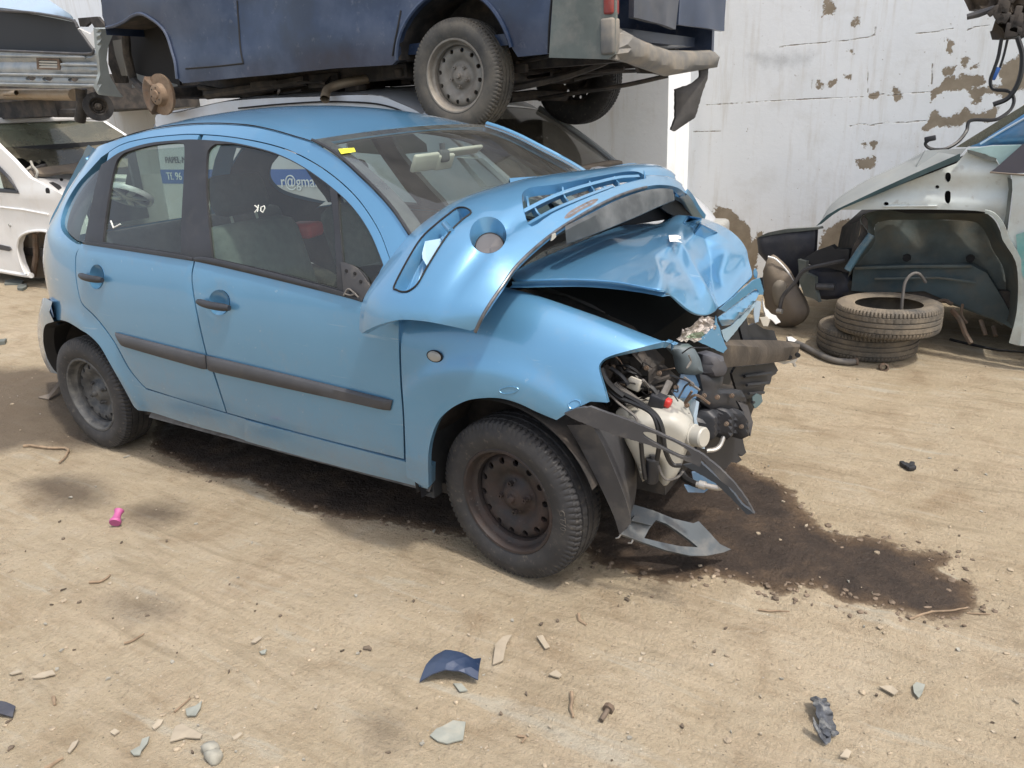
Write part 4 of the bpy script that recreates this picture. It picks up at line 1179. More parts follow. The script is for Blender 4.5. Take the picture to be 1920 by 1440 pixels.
# ------------------------------------------------------------------ crash damage on the blue car
def sheet(name, poly, yf, m, parent, th=.006, sp=9, bulge=None, holes=(), angle=38, push=None):
    """torn or bent sheet: picture outline, a real depth yf(px, py) for every point, real thickness"""
    if name.startswith(('torn', 'undershield', 'radiator', 'black_cover', 'front_panel')):      # ragged, not scissor cut
        poly = [(a + 1.1 * noise.noise(V((a * .37, b * .41, 3))), b + 1.1 * noise.noise(V((a * .43, b * .35, 8)))) for a, b in dense([(float(a), float(b)) for a, b in poly], 4)]
    p2, tris, loops = cdt([(float(a), float(b)) for a, b in poly], [[(float(a), float(b)) for a, b in h] for h in holes], sp)
    pts = [onY(x, y, yf(x, y)) for x, y in p2]
    if push: pts = [p + push(x, y) for p, (x, y) in zip(pts, p2)]
    n = V((0, 0, 0)); fs = []
    for t in tris:
        k = (pts[t[1]] - pts[t[0]]).cross(pts[t[2]] - pts[t[0]])
        if k.dot(CAM - pts[t[0]]) < 0: t = tuple(reversed(t)); k = -k
        fs.append(t); n += k
    n.normalize()
    if bulge:
        P = np.array(p2); d = np.minimum.reduce([dist_poly([p2[i] for i in l], P) for l in loops])
        w, hgt = bulge
        pts = [p + n * hgt * math.sqrt(max(0, 1 - (1 - min(1, k / w)) ** 2)) for p, k in zip(pts, d)]
    vs = list(pts); N = len(pts)
    vs2 = [p - n * th for p in pts]
    vs += vs2
    fs += [tuple(i + N for i in reversed(t)) for t in fs]
    for l in loops:
        k = len(vs); c = len(l); vs += [pts[i] for i in l] + [vs2[i] for i in l]
        fs += [(k + i, k + (i + 1) % c, k + c + (i + 1) % c, k + c + i) for i in range(c)]
    return mesh_obj(name, vs, fs, m, parent, True, angle)
def lin(x0, y0, x1, y1):
    return lambda px, py: y0 + (y1 - y0) * (px - x0) / (x1 - x0)
def sm(pts, n=4): return cr(pts, n, closed=True)
def cable(name, pts, r, m, parent, n=6, k=6):
    return bevel_poly_tube(name, cr([tuple(onY(*p)) for p in pts], k), r, m, parent, n)

# crumpled bonnet
H = lambda u, v: V((u, v, 1.066 - .085 * v * v - .03 * max(0, u - 2.72) ** 2))
def onH(px, py, dz=0.0):
    M = (lambda u, v: H(u, v) + V((0, 0, dz)))
    return M(*hit(px, py, M, (2.7, -.2)))
bv = []; bp = []
def bq(px, py, y=None, dz=0.0):
    bp.append((px, py)); bv.append(onY(px, py, y) if y is not None else onH(px, py, dz)); return len(bp) - 1
outl = [bq(*p) for p in [(955, 526), (1000, 524), (1060, 522.5), (1110, 524), (1160, 528), (1210, 538), (1240, 544)]] + \
       [bq(*p) for p in [(1258, 551, -.55), (1285, 577, -.50), (1305, 590, -.45), (1327, 592, -.38), (1342, 584, -.31), (1346.5, 576, -.26), (1362, 566, -.20), (1395, 532, -.02), (1413, 518, .10), (1408, 502, .18),
                        (1403, 484, .26), (1401, 467, .32), (1387, 446, .36), (1365, 428, .40), (1341, 416.5, .44), (1318, 409, .48), (1290, 404, .52), (1265, 401.5, .55)]] + \
       [bq(*p) for p in [(1235, 404), (1195, 412), (1147, 428), (1100, 447), (1050, 468), (1000, 490), (962, 507)]]
ridge1 = [bq(1266, 447, None, .012), bq(1279, 455, -.04), bq(1294, 484, -.145), bq(1306, 505, -.215), bq(1317, 524, -.275), bq(1327, 542, -.31), bq(1337, 563, -.31)]
peak = bq(1313, 419, None, .035)
vall = [bq(1320, 445, .165), bq(1327, 467, .125), bq(1334, 492, .075), bq(1333, 524, -.03), bq(1337, 550, -.165)]
lobe = [bq(1346, 436, .25), bq(1371, 455, .25), bq(1386, 477, .20)]
for q in ((1380, 503, .10), (1376, 527, .00), (1358, 490, .045), (1352, 456, .185), (1362, 470, .125), (1349, 515, -.045), (1357, 541, -.11), (1396, 505, .14), (1396, 480, .235), (1300, 437, .10), (1303, 462, .03), (1313, 485, -.02), (1318, 505, -.09)):
    bq(*q)
fold = [bq(1240, 513, None, .006), bq(1252, 532, -.535)]
for q in ((1222, 506), (1200, 520), (1150, 505), (1100, 505), (1050, 505), (1000, 507), (1200, 490), (1150, 480), (1100, 478), (1200, 455), (1160, 452), (1240, 430), (1280, 420), (1245, 470), (1225, 480), (1290, 412)):
    bq(*q)
for q in ((1258, 490, -.24), (1262, 512, -.36), (1276, 520, -.37), (1292, 545, -.40), (1310, 565, -.39), (1272, 480, -.13), (1286, 510, -.25), (1303, 540, -.325), (1268, 540, -.50)):
    bq(*q)
def chain(l): return [(l[i], l[i + 1]) for i in range(len(l) - 1)]
ed = chain(outl + [outl[0]]) + chain(ridge1 + [outl[12]]) + chain([peak] + vall + [outl[12]]) + chain([peak] + lobe) + chain(fold)
v2, e2, f2, ov, _, _ = geometry.delaunay_2d_cdt([V(p).to_2d() for p in bp], ed, [], 1, 1e-6)
back = [s_[0] for s_ in ov]
verts = [bv[i] for i in back]
fs = []
for t in f2:
    a, b_, c = (verts[i] for i in t)
    fs.append(tuple(t) if (b_ - a).cross(c - a).z > 0 else tuple(reversed(t)))
bon = mesh_obj('bonnet', verts, fs, PAINT, car, True, 180)
inv = {s_: i for i, s_ in enumerate(back)}
p2x = [bp[i][0] for i in back]
hard = {frozenset((inv[a], inv[b_])): w for l, w in ((ridge1 + [outl[12]], .75), ([peak] + vall + [outl[12]], .8), ([peak] + lobe, .7), (fold, .6), (outl + [outl[0]], .9)) for a, b_ in chain(l)}
for e in bon.data.edges:
    k_ = frozenset(e.vertices)
    if k_ not in hard and sum(p2x[i] for i in k_) / 2 > 1238: hard[k_] = .24
ca = bon.data.attributes.new('crease_edge', 'FLOAT', 'EDGE')
for e in bon.data.edges:
    ca.data[e.index].value = hard.get(frozenset(e.vertices), 0.0)
so = bon.modifiers.new('skin', 'SOLIDIFY'); so.thickness = .008; so.offset = -1
su = bon.modifiers.new('round', 'SUBSURF'); su.levels = 2; su.render_levels = 3
# underside flange of the bonnet edge
top_e = [(955, 527), (1060, 524), (1110, 525.5), (1160, 529.5), (1210, 539.5), (1244, 546)]
low_e = [(955, 540), (1060, 537.5), (1110, 538.5), (1160, 543), (1210, 550), (1243, 556.5)]
ta = [onH(*p) for p in cr(top_e, 5)]; tb = [a_ + V((0, .012, 0)) for a_ in [onY(p[0], p[1], q.y) for p, q in zip(cr(low_e, 5), ta)]]
mb = MB(); mb.grid([[a_ + V((0, -.002, -.002)), a_.lerp(b_, .3) + V((0, .012, 0)), a_.lerp(b_, .75) + V((0, .010, 0)), b_ + V((0, -.012, 0)), b_ + V((0, .05, -.01))] for a_, b_ in zip(ta, tb)])
mb.build('bonnet_flange', PAINT, bon)
# torn bare patch, chips
spot = [(1254, 441), (1268, 440.5), (1276, 443), (1277, 447), (1270, 449), (1272, 451), (1280, 455), (1275, 454), (1266, 452.5), (1256, 453)]
mb = MB(); mb._add([onH(x, y, .016) for x, y in spot], [tuple(range(len(spot)))]); mb.build('bare_patch', mat('white_primer', (.8, .79, .76), .6), bon, False)

# wreckage where the bonnet front was torn
sheet('front_panel_strip', [(1349, 580), (1380, 553), (1413, 525), (1424.6, 521), (1432, 546), (1431, 552), (1424, 553), (1421, 543), (1415.5, 541.5), (1390, 561), (1360, 585)], lin(1349, -.27, 1430, .13), PAINT, car, .004, 8)
sheet('front_panel_strip', [(1347, 596), (1380, 571), (1415, 542.5), (1421, 544), (1422, 549), (1420, 558), (1410, 572), (1385, 596), (1371, 609), (1354, 611), (1349, 603)], lin(1347, -.285, 1420, .115), PAINT, car, .004, 8, bulge=(9, .018))
sheet('front_panel_strip', [(1353, 620), (1371, 612), (1394, 590), (1417, 565), (1418, 570), (1390, 608), (1363, 642), (1357, 635)], lin(1353, -.29, 1418, .115), mat('pale_blue_bent_metal', (.30, .42, .50), .4, .2, .5, dirt=(DUST, 9, .5, .8, .4)), car, .004, 8)
sheet('torn_corner', [(1343, 592), (1345, 605), (1349, 612), (1354, 632), (1363.5, 654), (1356, 662), (1330, 650), (1307, 640), (1327, 625), (1340, 611), (1342, 600)], lin(1307, -.42, 1363, -.31), PAINT, car, .004, 8)
for poly, y0, y1, mm in (([(1418, 563), (1427, 566), (1426, 578), (1422, 603), (1416, 606), (1413, 590), (1414, 575)], .10, .12, PALEBLUE), ([(1430, 560), (1434, 575), (1446, 588), (1455, 592), (1464, 604), (1455, 608), (1447, 600), (1437, 596), (1432, 580)], .16, .24, WHITEP),
                      ([(1425, 596), (1438, 594), (1444, 600), (1440, 612), (1432, 612)], .12, .14, HEADLIN), ([(1424, 521), (1430, 520), (1433, 546), (1430, 546)], .15, .15, BLACK), ([(1413, 506), (1418, 503), (1421, 512), (1419, 522), (1414, 520)], .11, .13, PAINT)):
    sheet('torn_metal', poly, lin(poly[0][0], y0, poly[0][0] + 20, y1), mm, car, .004, 8)
sheet('crumpled_foil', [(1276, 632), (1284, 618), (1300, 608), (1312, 596), (1330, 594), (1342, 596), (1343, 610), (1326, 625), (1308, 640), (1290, 638), (1272, 637)], lin(1270, -.50, 1343, -.34), mat('crumpled_foil', (.42, .38, .35), .4, .6, var=(20, .4), bmp=(30, .9, .03)), car, .004, 5,
      push=lambda x, y: V((noise.noise(V((x * .15, y * .2, 1))) * .02, 0, noise.noise(V((x * .2, y * .15, 5))) * .02)))
sheet('lamp_shard', [(1287, 632), (1300, 625), (1318, 622), (1322, 628), (1310, 634), (1292, 634)], lin(1280, -.50, 1322, -.44), GLASSFRAG, car, .004, 8)
# cross member and its end
def loft(name, rows, m, parent, n=6, k=24, closed=True, angle=40):
    R_ = [resample(cr([tuple(onY(*p)) for p in r], n), k) for r in rows]
    mb = MB(); cols = [[V(R_[j][i]) for j in range(len(R_))] for i in range(k)]
    mb.grid(cols, closed)
    if closed:
        mb._add(cols[0], [tuple(range(len(rows)))]); mb._add(cols[-1], [tuple(range(len(rows) - 1, -1, -1))])
    return mb.build(name, m, parent, True, angle)
loft('crash_beam', [[(1352, 634, -.22), (1374, 637, -.12), (1459, 638, .33), (1500, 645, .55)], [(1350, 645, -.33), (1374, 648, -.22), (1455, 652, .25), (1500, 650, .50)], [(1350, 668, -.33), (1380, 668, -.20), (1455, 667, .25), (1497, 662, .50)],
                    [(1356, 690, -.29), (1380, 687, -.18), (1450, 680, .25), (1494, 673, .50)], [(1360, 680, -.18), (1380, 680, -.08), (1455, 676, .35), (1496, 668, .58)]], mat('charred_beam', (.055, .045, .036), .7, .2, var=(6, .5), dirt=((.24, .19, .13), 4, .48, .8, .6), bmp=(40, .4, .006)), car)
for cx, cy in ((1484, 662), (1469, 666)):
    p = onY(cx, cy, .43); MB().lathe([(0, -.002), (.010, -.002), (.010, .01)], p + V((.03, -.02, 0)), (-.5, .86, 0), 10).build('beam_hole', SEAM, car)
sheet('radiator_shroud', [(1380, 688), (1430, 683), (1452, 680), (1459, 694), (1452, 703), (1457, 699), (1447, 706), (1445, 716), (1438, 715), (1430, 736), (1427, 743), (1413, 766), (1408, 781), (1395, 772), (1384, 742), (1372, 700)], lin(1380, .02, 1450, .32), BLACK, car, .01, 10)
sheet('bumper_bracket', [(1411, 745), (1420, 738), (1428, 741), (1430, 752), (1424, 760), (1416, 766), (1411, 757)], lin(1411, .10, 1430, .14), mat('slate_bracket', (.11, .16, .17), .5, .3), car, .006, 8)
sheet('undershield', [(1322, 815), (1360, 810), (1392, 815), (1394, 830), (1399, 848), (1390, 856), (1384, 850), (1391, 863), (1382, 868), (1371, 867), (1352, 888), (1325, 882), (1300, 860), (1310, 830)], lin(1310, -.42, 1400, -.10), BLACK, car, .008, 10)
sheet('black_cover', [(1384, 600), (1396, 585), (1404, 612), (1415, 606), (1432, 616), (1452, 620), (1458, 640), (1430, 642), (1394, 640)], lin(1384, .02, 1458, .36), BLACK, car, .01, 9)
sheet('tow_cover', [(1476, 632), (1484, 631), (1494, 637), (1490, 641), (1478, 639)], lin(1476, .46, 1494, .52), WHITEP, car, .006, 6)
for poly in ([(1455, 678), (1480, 677), (1497, 672), (1490, 680), (1470, 683)], [(1486, 678), (1490, 677), (1494, 687), (1490, 688)]):
    sheet('torn_metal', poly, lin(1455, .34, 1497, .5), BARE, car, .004, 8)
# black sheet painting the shade behind the empty headlamp opening and under the bonnet
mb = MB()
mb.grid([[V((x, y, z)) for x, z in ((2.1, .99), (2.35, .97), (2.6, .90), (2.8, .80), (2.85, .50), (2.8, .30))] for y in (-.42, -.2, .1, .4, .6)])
mb.build('engine_bay_void', mat('bay_shade_black', (.006, .006, .006), .95), car)
MB().grid([[V((x, y, z)) for x, z in ((2.1, .96), (2.5, .92), (2.75, .84), (2.86, .74), (2.86, .56), (2.80, .48))] for y in (-.56, -.50, -.42)]).build('inner_wing', DARKIRON, car)
eng = MB()
for i in range(26):
    px, py = random.uniform(1135, 1250), random.uniform(670, 745)
    eng.box(onY(px, py, random.uniform(-.53, -.44)), (random.uniform(.03, .1), random.uniform(.02, .06), random.uniform(.02, .08)), Matrix.Rotation(random.uniform(0, 3), 3, 'Y') @ Matrix.Rotation(random.uniform(-.4, .4), 3, 'X'), .006)
for i in range(5):
    a, b_ = (random.uniform(1140, 1250), random.uniform(660, 730)), (random.uniform(1140, 1260), random.uniform(680, 745))
    eng.tube([onY(*a, -.52), onY((a[0] + b_[0]) / 2, (a[1] + b_[1]) / 2 + 9, -.55), onY(*b_, -.52)], .008, 6)
rw_ = random.Random(21)
for i in range(26):
    x, y = rw_.uniform(1130, 1300), rw_.uniform(655, 760); d = rw_.uniform(-.66, -.50)
    pts = [(x, y, d)]
    for k in range(3): x += rw_.uniform(-30, 38); y += rw_.uniform(-16, 24); pts.append((min(1330, max(1128, x)), min(790, max(652, y)), d + rw_.uniform(-.03, .03)))
    cable('wire', pts, rw_.choice((.0022, .003, .0045)), rw_.choice((CABLE, CABLE, GREYCABLE, IRON)), car, 5, 5)
for px, py, d in ((1150, 688, -.6), (1212, 690, -.56), (1236, 700, -.55), (1268, 726, -.56), (1296, 720, -.5), (1288, 760, -.55), (1320, 742, -.47), (1345, 745, -.42), (1372, 742, -.32), (1362, 795, -.4), (1390, 800, -.3)):
    p_ = onY(px, py, d); MB().lathe([(0, -.010), (.005, -.010), (.005, -.004), (.008, -.004), (.008, .004)], p_, (0, 1, -.2), 8).build('bracket_bolt', IRON, car)
for a_, b_ in (((1390, 700, .10), (1440, 694, .30)), ((1394, 716, .10), (1436, 712, .28)), ((1398, 732, .10), (1426, 730, .24)), ((1404, 748, .12), (1418, 747, .2))):
    MB().tube([onY(*a_) + V((.02, -.03, 0)), onY(*b_) + V((.02, -.03, 0))], .006, 6).build('shroud_rib', BLACK, car)
tag(eng.build('engine_clutter', DARKIRON, car), kind='stuff')
sheet('headlamp_housing', sm([(1245, 645), (1292, 646), (1310, 667), (1316, 685), (1315, 702), (1272, 700), (1262, 667)], 3), lin(1245, -.50, 1316, -.44), mat('slate_inner_panel', (.075, .095, .105), .55, .1, var=(7, .25)), car, .008, 9, bulge=(25, .03))
sheet('headlamp_support', [(1277, 702), (1315, 702), (1311, 725), (1305, 747), (1260, 745), (1266, 728), (1274, 715)], lin(1260, -.50, 1315, -.44), PAINT_IN, car, .008, 8)
sheet('support_shelf', [(1243, 745), (1305, 750), (1302, 770), (1296, 785), (1265, 762), (1245, 756)], lin(1243, -.54, 1305, -.47), mat('slate_shelf', (.14, .20, .23), .5, .1, var=(7, .2)), car, .008, 8)
sheet('dark_duct', [(1318, 665), (1335, 660), (1356, 668), (1360, 690), (1356, 706), (1330, 708), (1315, 700)], lin(1318, -.42, 1360, -.34), DARKPL, car, .03, 8, bulge=(14, .03))
sheet('lamp_shroud', [(1312, 702), (1357, 707), (1354, 722), (1346, 731), (1390, 732), (1398, 745), (1400, 753), (1384, 752), (1393, 770), (1330, 766), (1313, 752), (1318, 732)], lin(1312, -.46, 1400, -.20), BLACK, car, .03, 8, bulge=(8, .01))
sheet('air_duct', [(1330, 766), (1344, 768), (1356, 763), (1370, 770), (1382, 766), (1393, 771), (1400, 790), (1407, 792), (1405, 818), (1380, 821), (1330, 821), (1311, 830), (1307, 792), (1316, 772)], lin(1306, -.47, 1407, -.22), BLACK, car, .06, 7, bulge=(12, .022),
      push=lambda x, y: V((.012 * math.sin((x - 1320) * .21), -.012 * math.sin((x - 1320) * .21), 0)))
sheet('duct_end', [(1382, 752), (1402, 760), (1412, 792), (1407, 818), (1402, 800), (1394, 772)], lin(1382, -.27, 1412, -.20), GREYPL, car, .02, 8)
sheet('crash_can', [(1306, 751), (1311, 754), (1306, 787), (1317, 817), (1322, 842), (1315, 840), (1305, 812), (1300, 780)], lin(1300, -.53, 1322, -.50), PALEBLUE, car, .03, 5)
cable('metal_pipe', [(1357, 818, -.36), (1350, 835, -.38), (1340, 843, -.40), (1324, 845, -.42)], .008, BARE, car, 8)
# washer bottle
tank = sheet('washer_bottle', sm([(1170, 782), (1185, 772), (1215, 766), (1245, 765), (1264, 766), (1284, 778), (1296, 791), (1302, 806), (1293, 826), (1291, 838), (1283, 858), (1273, 884), (1256, 902), (1246, 907), (1236, 901), (1234, 880), (1230, 862), (1216, 858), (1211, 875), (1208, 902), (1201, 895), (1194, 872), (1182, 846), (1170, 822), (1166, 800)], 3),
             lin(1166, -.68, 1300, -.60), WHITEPL, car, .11, 6, bulge=(22, .055))
c0 = onY(1292, 815, -.62)
mb = MB(); mb.lathe([(.0, .055), (.028, .055), (.032, .050), (.032, .02), (.036, .018), (.036, -.03)], c0, (.95, -.25, .1), 24); mb.build('bottle_cap', WHITEPL, tank)
mb = MB(); a_ = onY(1224, 853, -.70); b_ = onY(1222, 905, -.70); mb.tube([a_, a_.lerp(b_, .12), a_.lerp(b_, .14), a_.lerp(b_, .9), b_], [.010, .010, .021, .021, .014], 14); mb.build('washer_pump', BLACK, tank)
mb = MB(); mb.lathe([(0, .03), (.014, .03), (.022, .026), (.022, 0)], onY(1168, 775, -.66), (.3, -.9, .2), 16); mb.build('bottle_mount', WHITEPL, tank)
# hoses and wiring
for pts, r, mm in (([(1132, 715, -.70), (1155, 742, -.70), (1192, 758, -.71), (1220, 773, -.73), (1232, 795, -.735), (1236, 830, -.735), (1232, 862, -.73)], .0075, CABLE), ([(1167, 738, -.69), (1205, 759, -.71), (1230, 779, -.73), (1242, 805, -.735), (1247, 842, -.735), (1260, 870, -.71), (1279, 873, -.70)], .0075, CABLE),
                   ([(1140, 735, -.70), (1160, 756, -.71), (1190, 780, -.73), (1195, 793, -.735)], .004, GREYCABLE), ([(1202, 830, -.735), (1205, 865, -.73), (1210, 898, -.725)], .0075, CABLE), ([(1235, 873, -.72), (1242, 892, -.72), (1252, 900, -.71), (1270, 895, -.70), (1281, 884, -.68)], .004, GREYCABLE),
                   ([(1127, 690, -.72), (1136, 712, -.72), (1150, 728, -.71), (1168, 742, -.70)], .010, CABLE), ([(1145, 690, -.66), (1165, 705, -.66), (1178, 722, -.66)], .008, CABLE), ([(1200, 722, -.62), (1220, 726, -.62), (1232, 740, -.62)], .009, CABLE), ([(1255, 716, -.55), (1246, 735, -.58), (1240, 745, -.6)], .012, GREYCABLE),
                   ([(1130, 700, -.71), (1142, 720, -.71), (1160, 735, -.70)], .007, CABLE), ([(1277, 885, -.56), (1285, 897, -.58), (1298, 905, -.60), (1308, 909, -.61)], .012, CABLE)):
    cable('hose', pts, r, mm, car)
hs = MB(); P = [V(p) for p in resample(cr([tuple(onY(*p)) for p in [(1150, 722, -.67), (1170, 737, -.67), (1200, 759, -.68)]], 8), 40)]
hs.tube(P, [.016 if i % 2 else .012 for i in range(40)], 10); hs.build('corrugated_hose', GREYCABLE, car, True, 20)
for px, sz, mm, nm in (((1234, 752, -.62), (.05, .04, .045), BLACK, 'wiring_plug'), ((1252, 755, -.62), (.022, .03, .026), REDPL, 'wiring_plug'), ((1190, 720, -.62), (.045, .03, .035), HEADLIN, 'wiring_plug')):
    MB().box(onY(*px), sz, Matrix.Rotation(.25, 3, 'Y'), .006).build(nm, mm, car, True, 50)
ft_ = MB(); ft_.tube(cr([tuple(onY(*p)) for p in [(1306, 908, -.62), (1325, 911, -.62), (1347, 915, -.62), (1353, 910, -.62), (1352, 900, -.61)]], 6), .009, 10); ft_.tube([onY(1311, 908, -.62), onY(1323, 911, -.62)], .014, 10); ft_.build('pipe_fitting', BARE, car)
sheet('lower_bracket', [(1297, 886), (1320, 884), (1355, 900), (1352, 908), (1322, 912), (1300, 900)], lin(1297, -.55, 1355, -.52), PAINT_IN, car, .008, 9)
sheet('lower_bracket', [(1283, 910), (1305, 912), (1330, 916), (1320, 924), (1290, 923)], lin(1283, -.55, 1330, -.52), PAINT_IN, car, .008, 9)
# wheel arch flap, torn bumper trim and lower grille frame hanging off the corner
fa = [(1063, 797, -.79), (1083, 830, -.785), (1100, 862, -.78), (1130, 922, -.775), (1150, 966, -.77), (1162, 1003, -.765)]
fb = [(1100, 800, -.80), (1120, 835, -.79), (1136, 870, -.78), (1158, 925, -.765), (1170, 962, -.755), (1174, 985, -.75)]
fc_ = [(1165, 806, -.70), (1178, 838, -.68), (1187, 870, -.66), (1190, 905, -.65), (1187, 935, -.65), (1183, 952, -.65)]
loft('arch_flap', [fa, [(x + 9, y - 4, d - .018) for x, y, d in fb], fc_, [(x + 4, y, d + .05) for x, y, d in fc_], [(x, y, d + .03) for x, y, d in fb], [(x, y, d + .012) for x, y, d in fa]], GREYPL, car, 6, 30)
strip_pts = [(1080, 766), (1107, 763), (1142, 776), (1180, 789), (1210, 801), (1250, 819), (1287, 836), (1317, 852), (1350, 879), (1377, 906), (1402, 940), (1414, 962), (1392, 936), (1367, 913), (1352, 902), (1315, 858), (1312, 875), (1280, 862), (1240, 843), (1205, 831), (1167, 820), (1117, 803), (1080, 788), (1058, 776)]
hole = sm([(1205, 811), (1220, 811), (1245, 821), (1270, 832), (1290, 845), (1295, 855), (1281, 857), (1255, 846), (1222, 828), (1207, 818)], 3)
sheet('torn_trim', strip_pts, lin(1058, -.835, 1414, -.74), GREYPL, car, .012, 10, holes=[hole])
sheet('torn_trim', [(1312, 866), (1352, 902), (1356, 900), (1390, 945), (1414, 963), (1400, 965), (1372, 935), (1340, 905), (1310, 888), (1280, 872)], lin(1280, -.70, 1414, -.72), mat('slate_trim', (.035, .043, .055), .5), car, .01, 10)
frame_o = [(1185, 945), (1225, 957), (1262, 972), (1300, 981), (1310, 977), (1332, 1000), (1350, 1020), (1371, 1030), (1356, 1036), (1325, 1042), (1295, 1042), (1250, 1032), (1200, 1015), (1163, 1001), (1176, 990)]
frame_h = [(1230, 975), (1250, 982), (1275, 999), (1295, 1014), (1309, 1026), (1275, 1024), (1237, 1016), (1208, 1009), (1217, 992)]
def sheetZ(name, poly, zf, m, parent, th, holes=(), sp=9, **k):
    def yf(x, y): return onZ(x, y, zf(x, y)).y
    return sheet(name, poly, yf, m, parent, th, sp, holes=holes, **k)
slate = mat('dusty_slate_plastic', (.055, .066, .074), .55, var=(6, .25), dirt=((.27, .24, .2), 9, .48, .8, .5))
zf = lambda x, y: .235 - .0006 * (x - 1165) - .0012 * (y - 990)
gf = sheetZ('lower_grille_frame', frame_o, zf, slate, car, .012, [frame_h], 8)
sheetZ('frame_gusset', [(1187, 947), (1225, 959), (1228, 975), (1216, 992), (1206, 1006), (1176, 994)], lambda x, y: zf(x, y) - .006, mat('pale_dusty_plastic', (.20, .20, .19), .7, var=(8, .3)), gf, .006)
sheetZ('frame_rib', [(1190, 966), (1225, 975), (1221, 985), (1184, 976)], lambda x, y: zf(x, y) + .012, slate, gf, .01)
mb = MB()
mb.tube([onZ(1164, 1002, .23), onZ(1160, 1008, .22), onZ(1155, 1009, .215)], .003, 6); mb.tube([onZ(1187, 1012, .22), onZ(1184, 1018, .21), onZ(1178, 1018, .205)], .003, 6)
mb.build('broken_clip', BARE, gf)

# ------------------------------------------------------------------ loose bumper cover lying over the bonnet and screen
bump_t = thing('bumper_cover', 'detached light blue front bumper cover lying upturned across bonnet and windscreen', 'bumper cover')
LR = [((672, 628, -.930), (890, 622, -.950)), ((677, 572, -.905), (905, 590, -.94)), ((697, 532, -.875), (920, 565, -.915)), ((732, 482, -.81), (942, 533, -.87)), ((765, 442, -.745), (967, 498, -.80)),
      ((802, 410, -.64), (1003, 463, -.69)), ((852, 377, -.50), (1043, 431, -.56)), ((902, 359, -.36), (1085, 404, -.43)), ((952, 347, -.21), (1128, 380, -.28)), ((1010, 342, -.03), (1170, 361, -.11)),
      ((1067, 337, .14), (1212, 349, .06)), ((1135, 325, .33), (1243, 346, .22)), ((1180, 317, .48), (1272, 352, .40)), ((1205, 318, .58), (1295, 372, .60)), ((1222, 326, .68), (1309, 396, .72)), ((1235, 345, .76), (1321, 412, .80))]
Lc = [V(onY(*a)) for a, b_ in LR]; Rc = [V(onY(*b_)) for a, b_ in LR]
Lf = cr([tuple(p) for p in Lc], 12); Rf = cr([tuple(p) for p in Rc], 12)
def samp(F_, t):
    t *= 12; i = int(max(0, min(len(F_) - 2, math.floor(t)))); f = t - i
    return V(F_[i]).lerp(V(F_[i + 1]), f)
def bump_s(u, v):
    t = u / .10; s = v / .40
    a = samp(Lf, t); b_ = samp(Rf, t)
    p = a.lerp(b_, s)
    tn = samp(Lf, t + .3) - samp(Lf, t - .3) + samp(Rf, t + .3) - samp(Rf, t - .3)
    n = (b_ - a).cross(tn)
    n = n.normalized()
    if n.dot(CAM - p) < 0: n = -n
    s_ = max(0, min(1, s))
    h = .055 * (1 - (2 * s_ - 1) ** 2) if 0 < s < 1 else 0
    k = max(0, min(1, (t - .6) / 2.2))
    h -= k * .016 * math.exp(-((s_ - .76) / .05) ** 2)
    return p + n * h
def TB(pts, g=(.5, .2), n=4, closed=True):
    return trace(cr(pts, n, closed=closed), bump_s, g)
ends = trace(cr([(890, 622), (850, 613), (800, 603), (760, 599.5), (735, 602), (700, 613), (672, 628)], 5), bump_s, (.05, .38))
outer = [(.10 * t, .0) for t in np.linspace(.0, 15, 90)] + [(1.5, .1), (1.5, .2), (1.5, .3)] + [(.10 * t, .40) for t in np.linspace(15, 0, 90)]
outer = outer[1:-1] + [(max(.0, u), min(.4, max(0, v))) for u, v in ends[1:-1]]
slot = TB([(739, 536), (743, 543), (754, 547), (767, 545), (783, 532), (800, 502), (827, 458), (848, 430), (868, 411), (883, 399), (874, 390), (857, 390), (840, 402), (820, 418), (790, 446), (763, 489)], (.4, .1))
fog = TB([(915 + 34.5 * math.cos(a), 440 + 34.5 * math.sin(a)) for a in np.linspace(0, 2 * math.pi, 13)[:-1]], (.6, .2))
gri = TB([(979, 372), (981, 360), (993, 352), (1010, 349), (1035, 346.5), (1067, 341), (1100, 334.5), (1135, 328), (1170, 322), (1196, 322), (1212, 333), (1198, 336.5), (1170, 344), (1135, 357), (1085, 377), (1035, 400), (997, 424), (984, 400)], (.9, .15), 3)
bc = panel('bumper_skin', bump_s, outer, [slot, fog, gri], PAINT, bump_t, sp=.022, th=.022, angle=45)
def pocket(loop_, depth, floor_m, wall_m, parent, shift=(0, 0), k=1.0, dirv=None):
    c = (sum(p[0] for p in loop_) / len(loop_), sum(p[1] for p in loop_) / len(loop_))
    n0 = nrm(bump_s, *c); n0 = n0 if n0.dot(CAM - bump_s(*c)) > 0 else -n0
    dv = -n0 * depth if dirv is None else dirv
    top = [bump_s(*p) - n0 * .001 for p in loop_]
    ctr = sum(top, V((0, 0, 0))) / len(top)
    bot = [ctr + (q - ctr) * k + dv for q in top]
    MB().grid([top, [t_.lerp(b_, .15) for t_, b_ in zip(top, bot)], bot], True).build('pocket_wall', wall_m, parent)
    return bot, n0
# fog lamp pocket
bot, n0 = pocket(fog, .05, None, PAINT, bc, k=.86, dirv=V((-.004, .008, -.048)))
mb = MB(); mb._add(bot, [tuple(range(len(bot)))]); mb.build('pocket_floor', PAINT, bc, False)
ctr = sum(bot, V((0, 0, 0))) / len(bot)
rows = [[ctr + (q - ctr) * f + n0 * h for q in bot] for f, h in ((.95, .001), (.92, .008), (.85, .010), (.5, .010), (.02, .010))]
MB().grid(rows, True).build('fog_lamp_blank', mat('grey_blank', (.085, .082, .085), .6), bc)
rows = [[ctr + (q - ctr) * f + n0 * h for q in bot] for f, h in ((.99, .002), (.97, .0085), (.90, .0095))]
MB().grid(rows, True).build('blank_gasket', SEAM, bc)
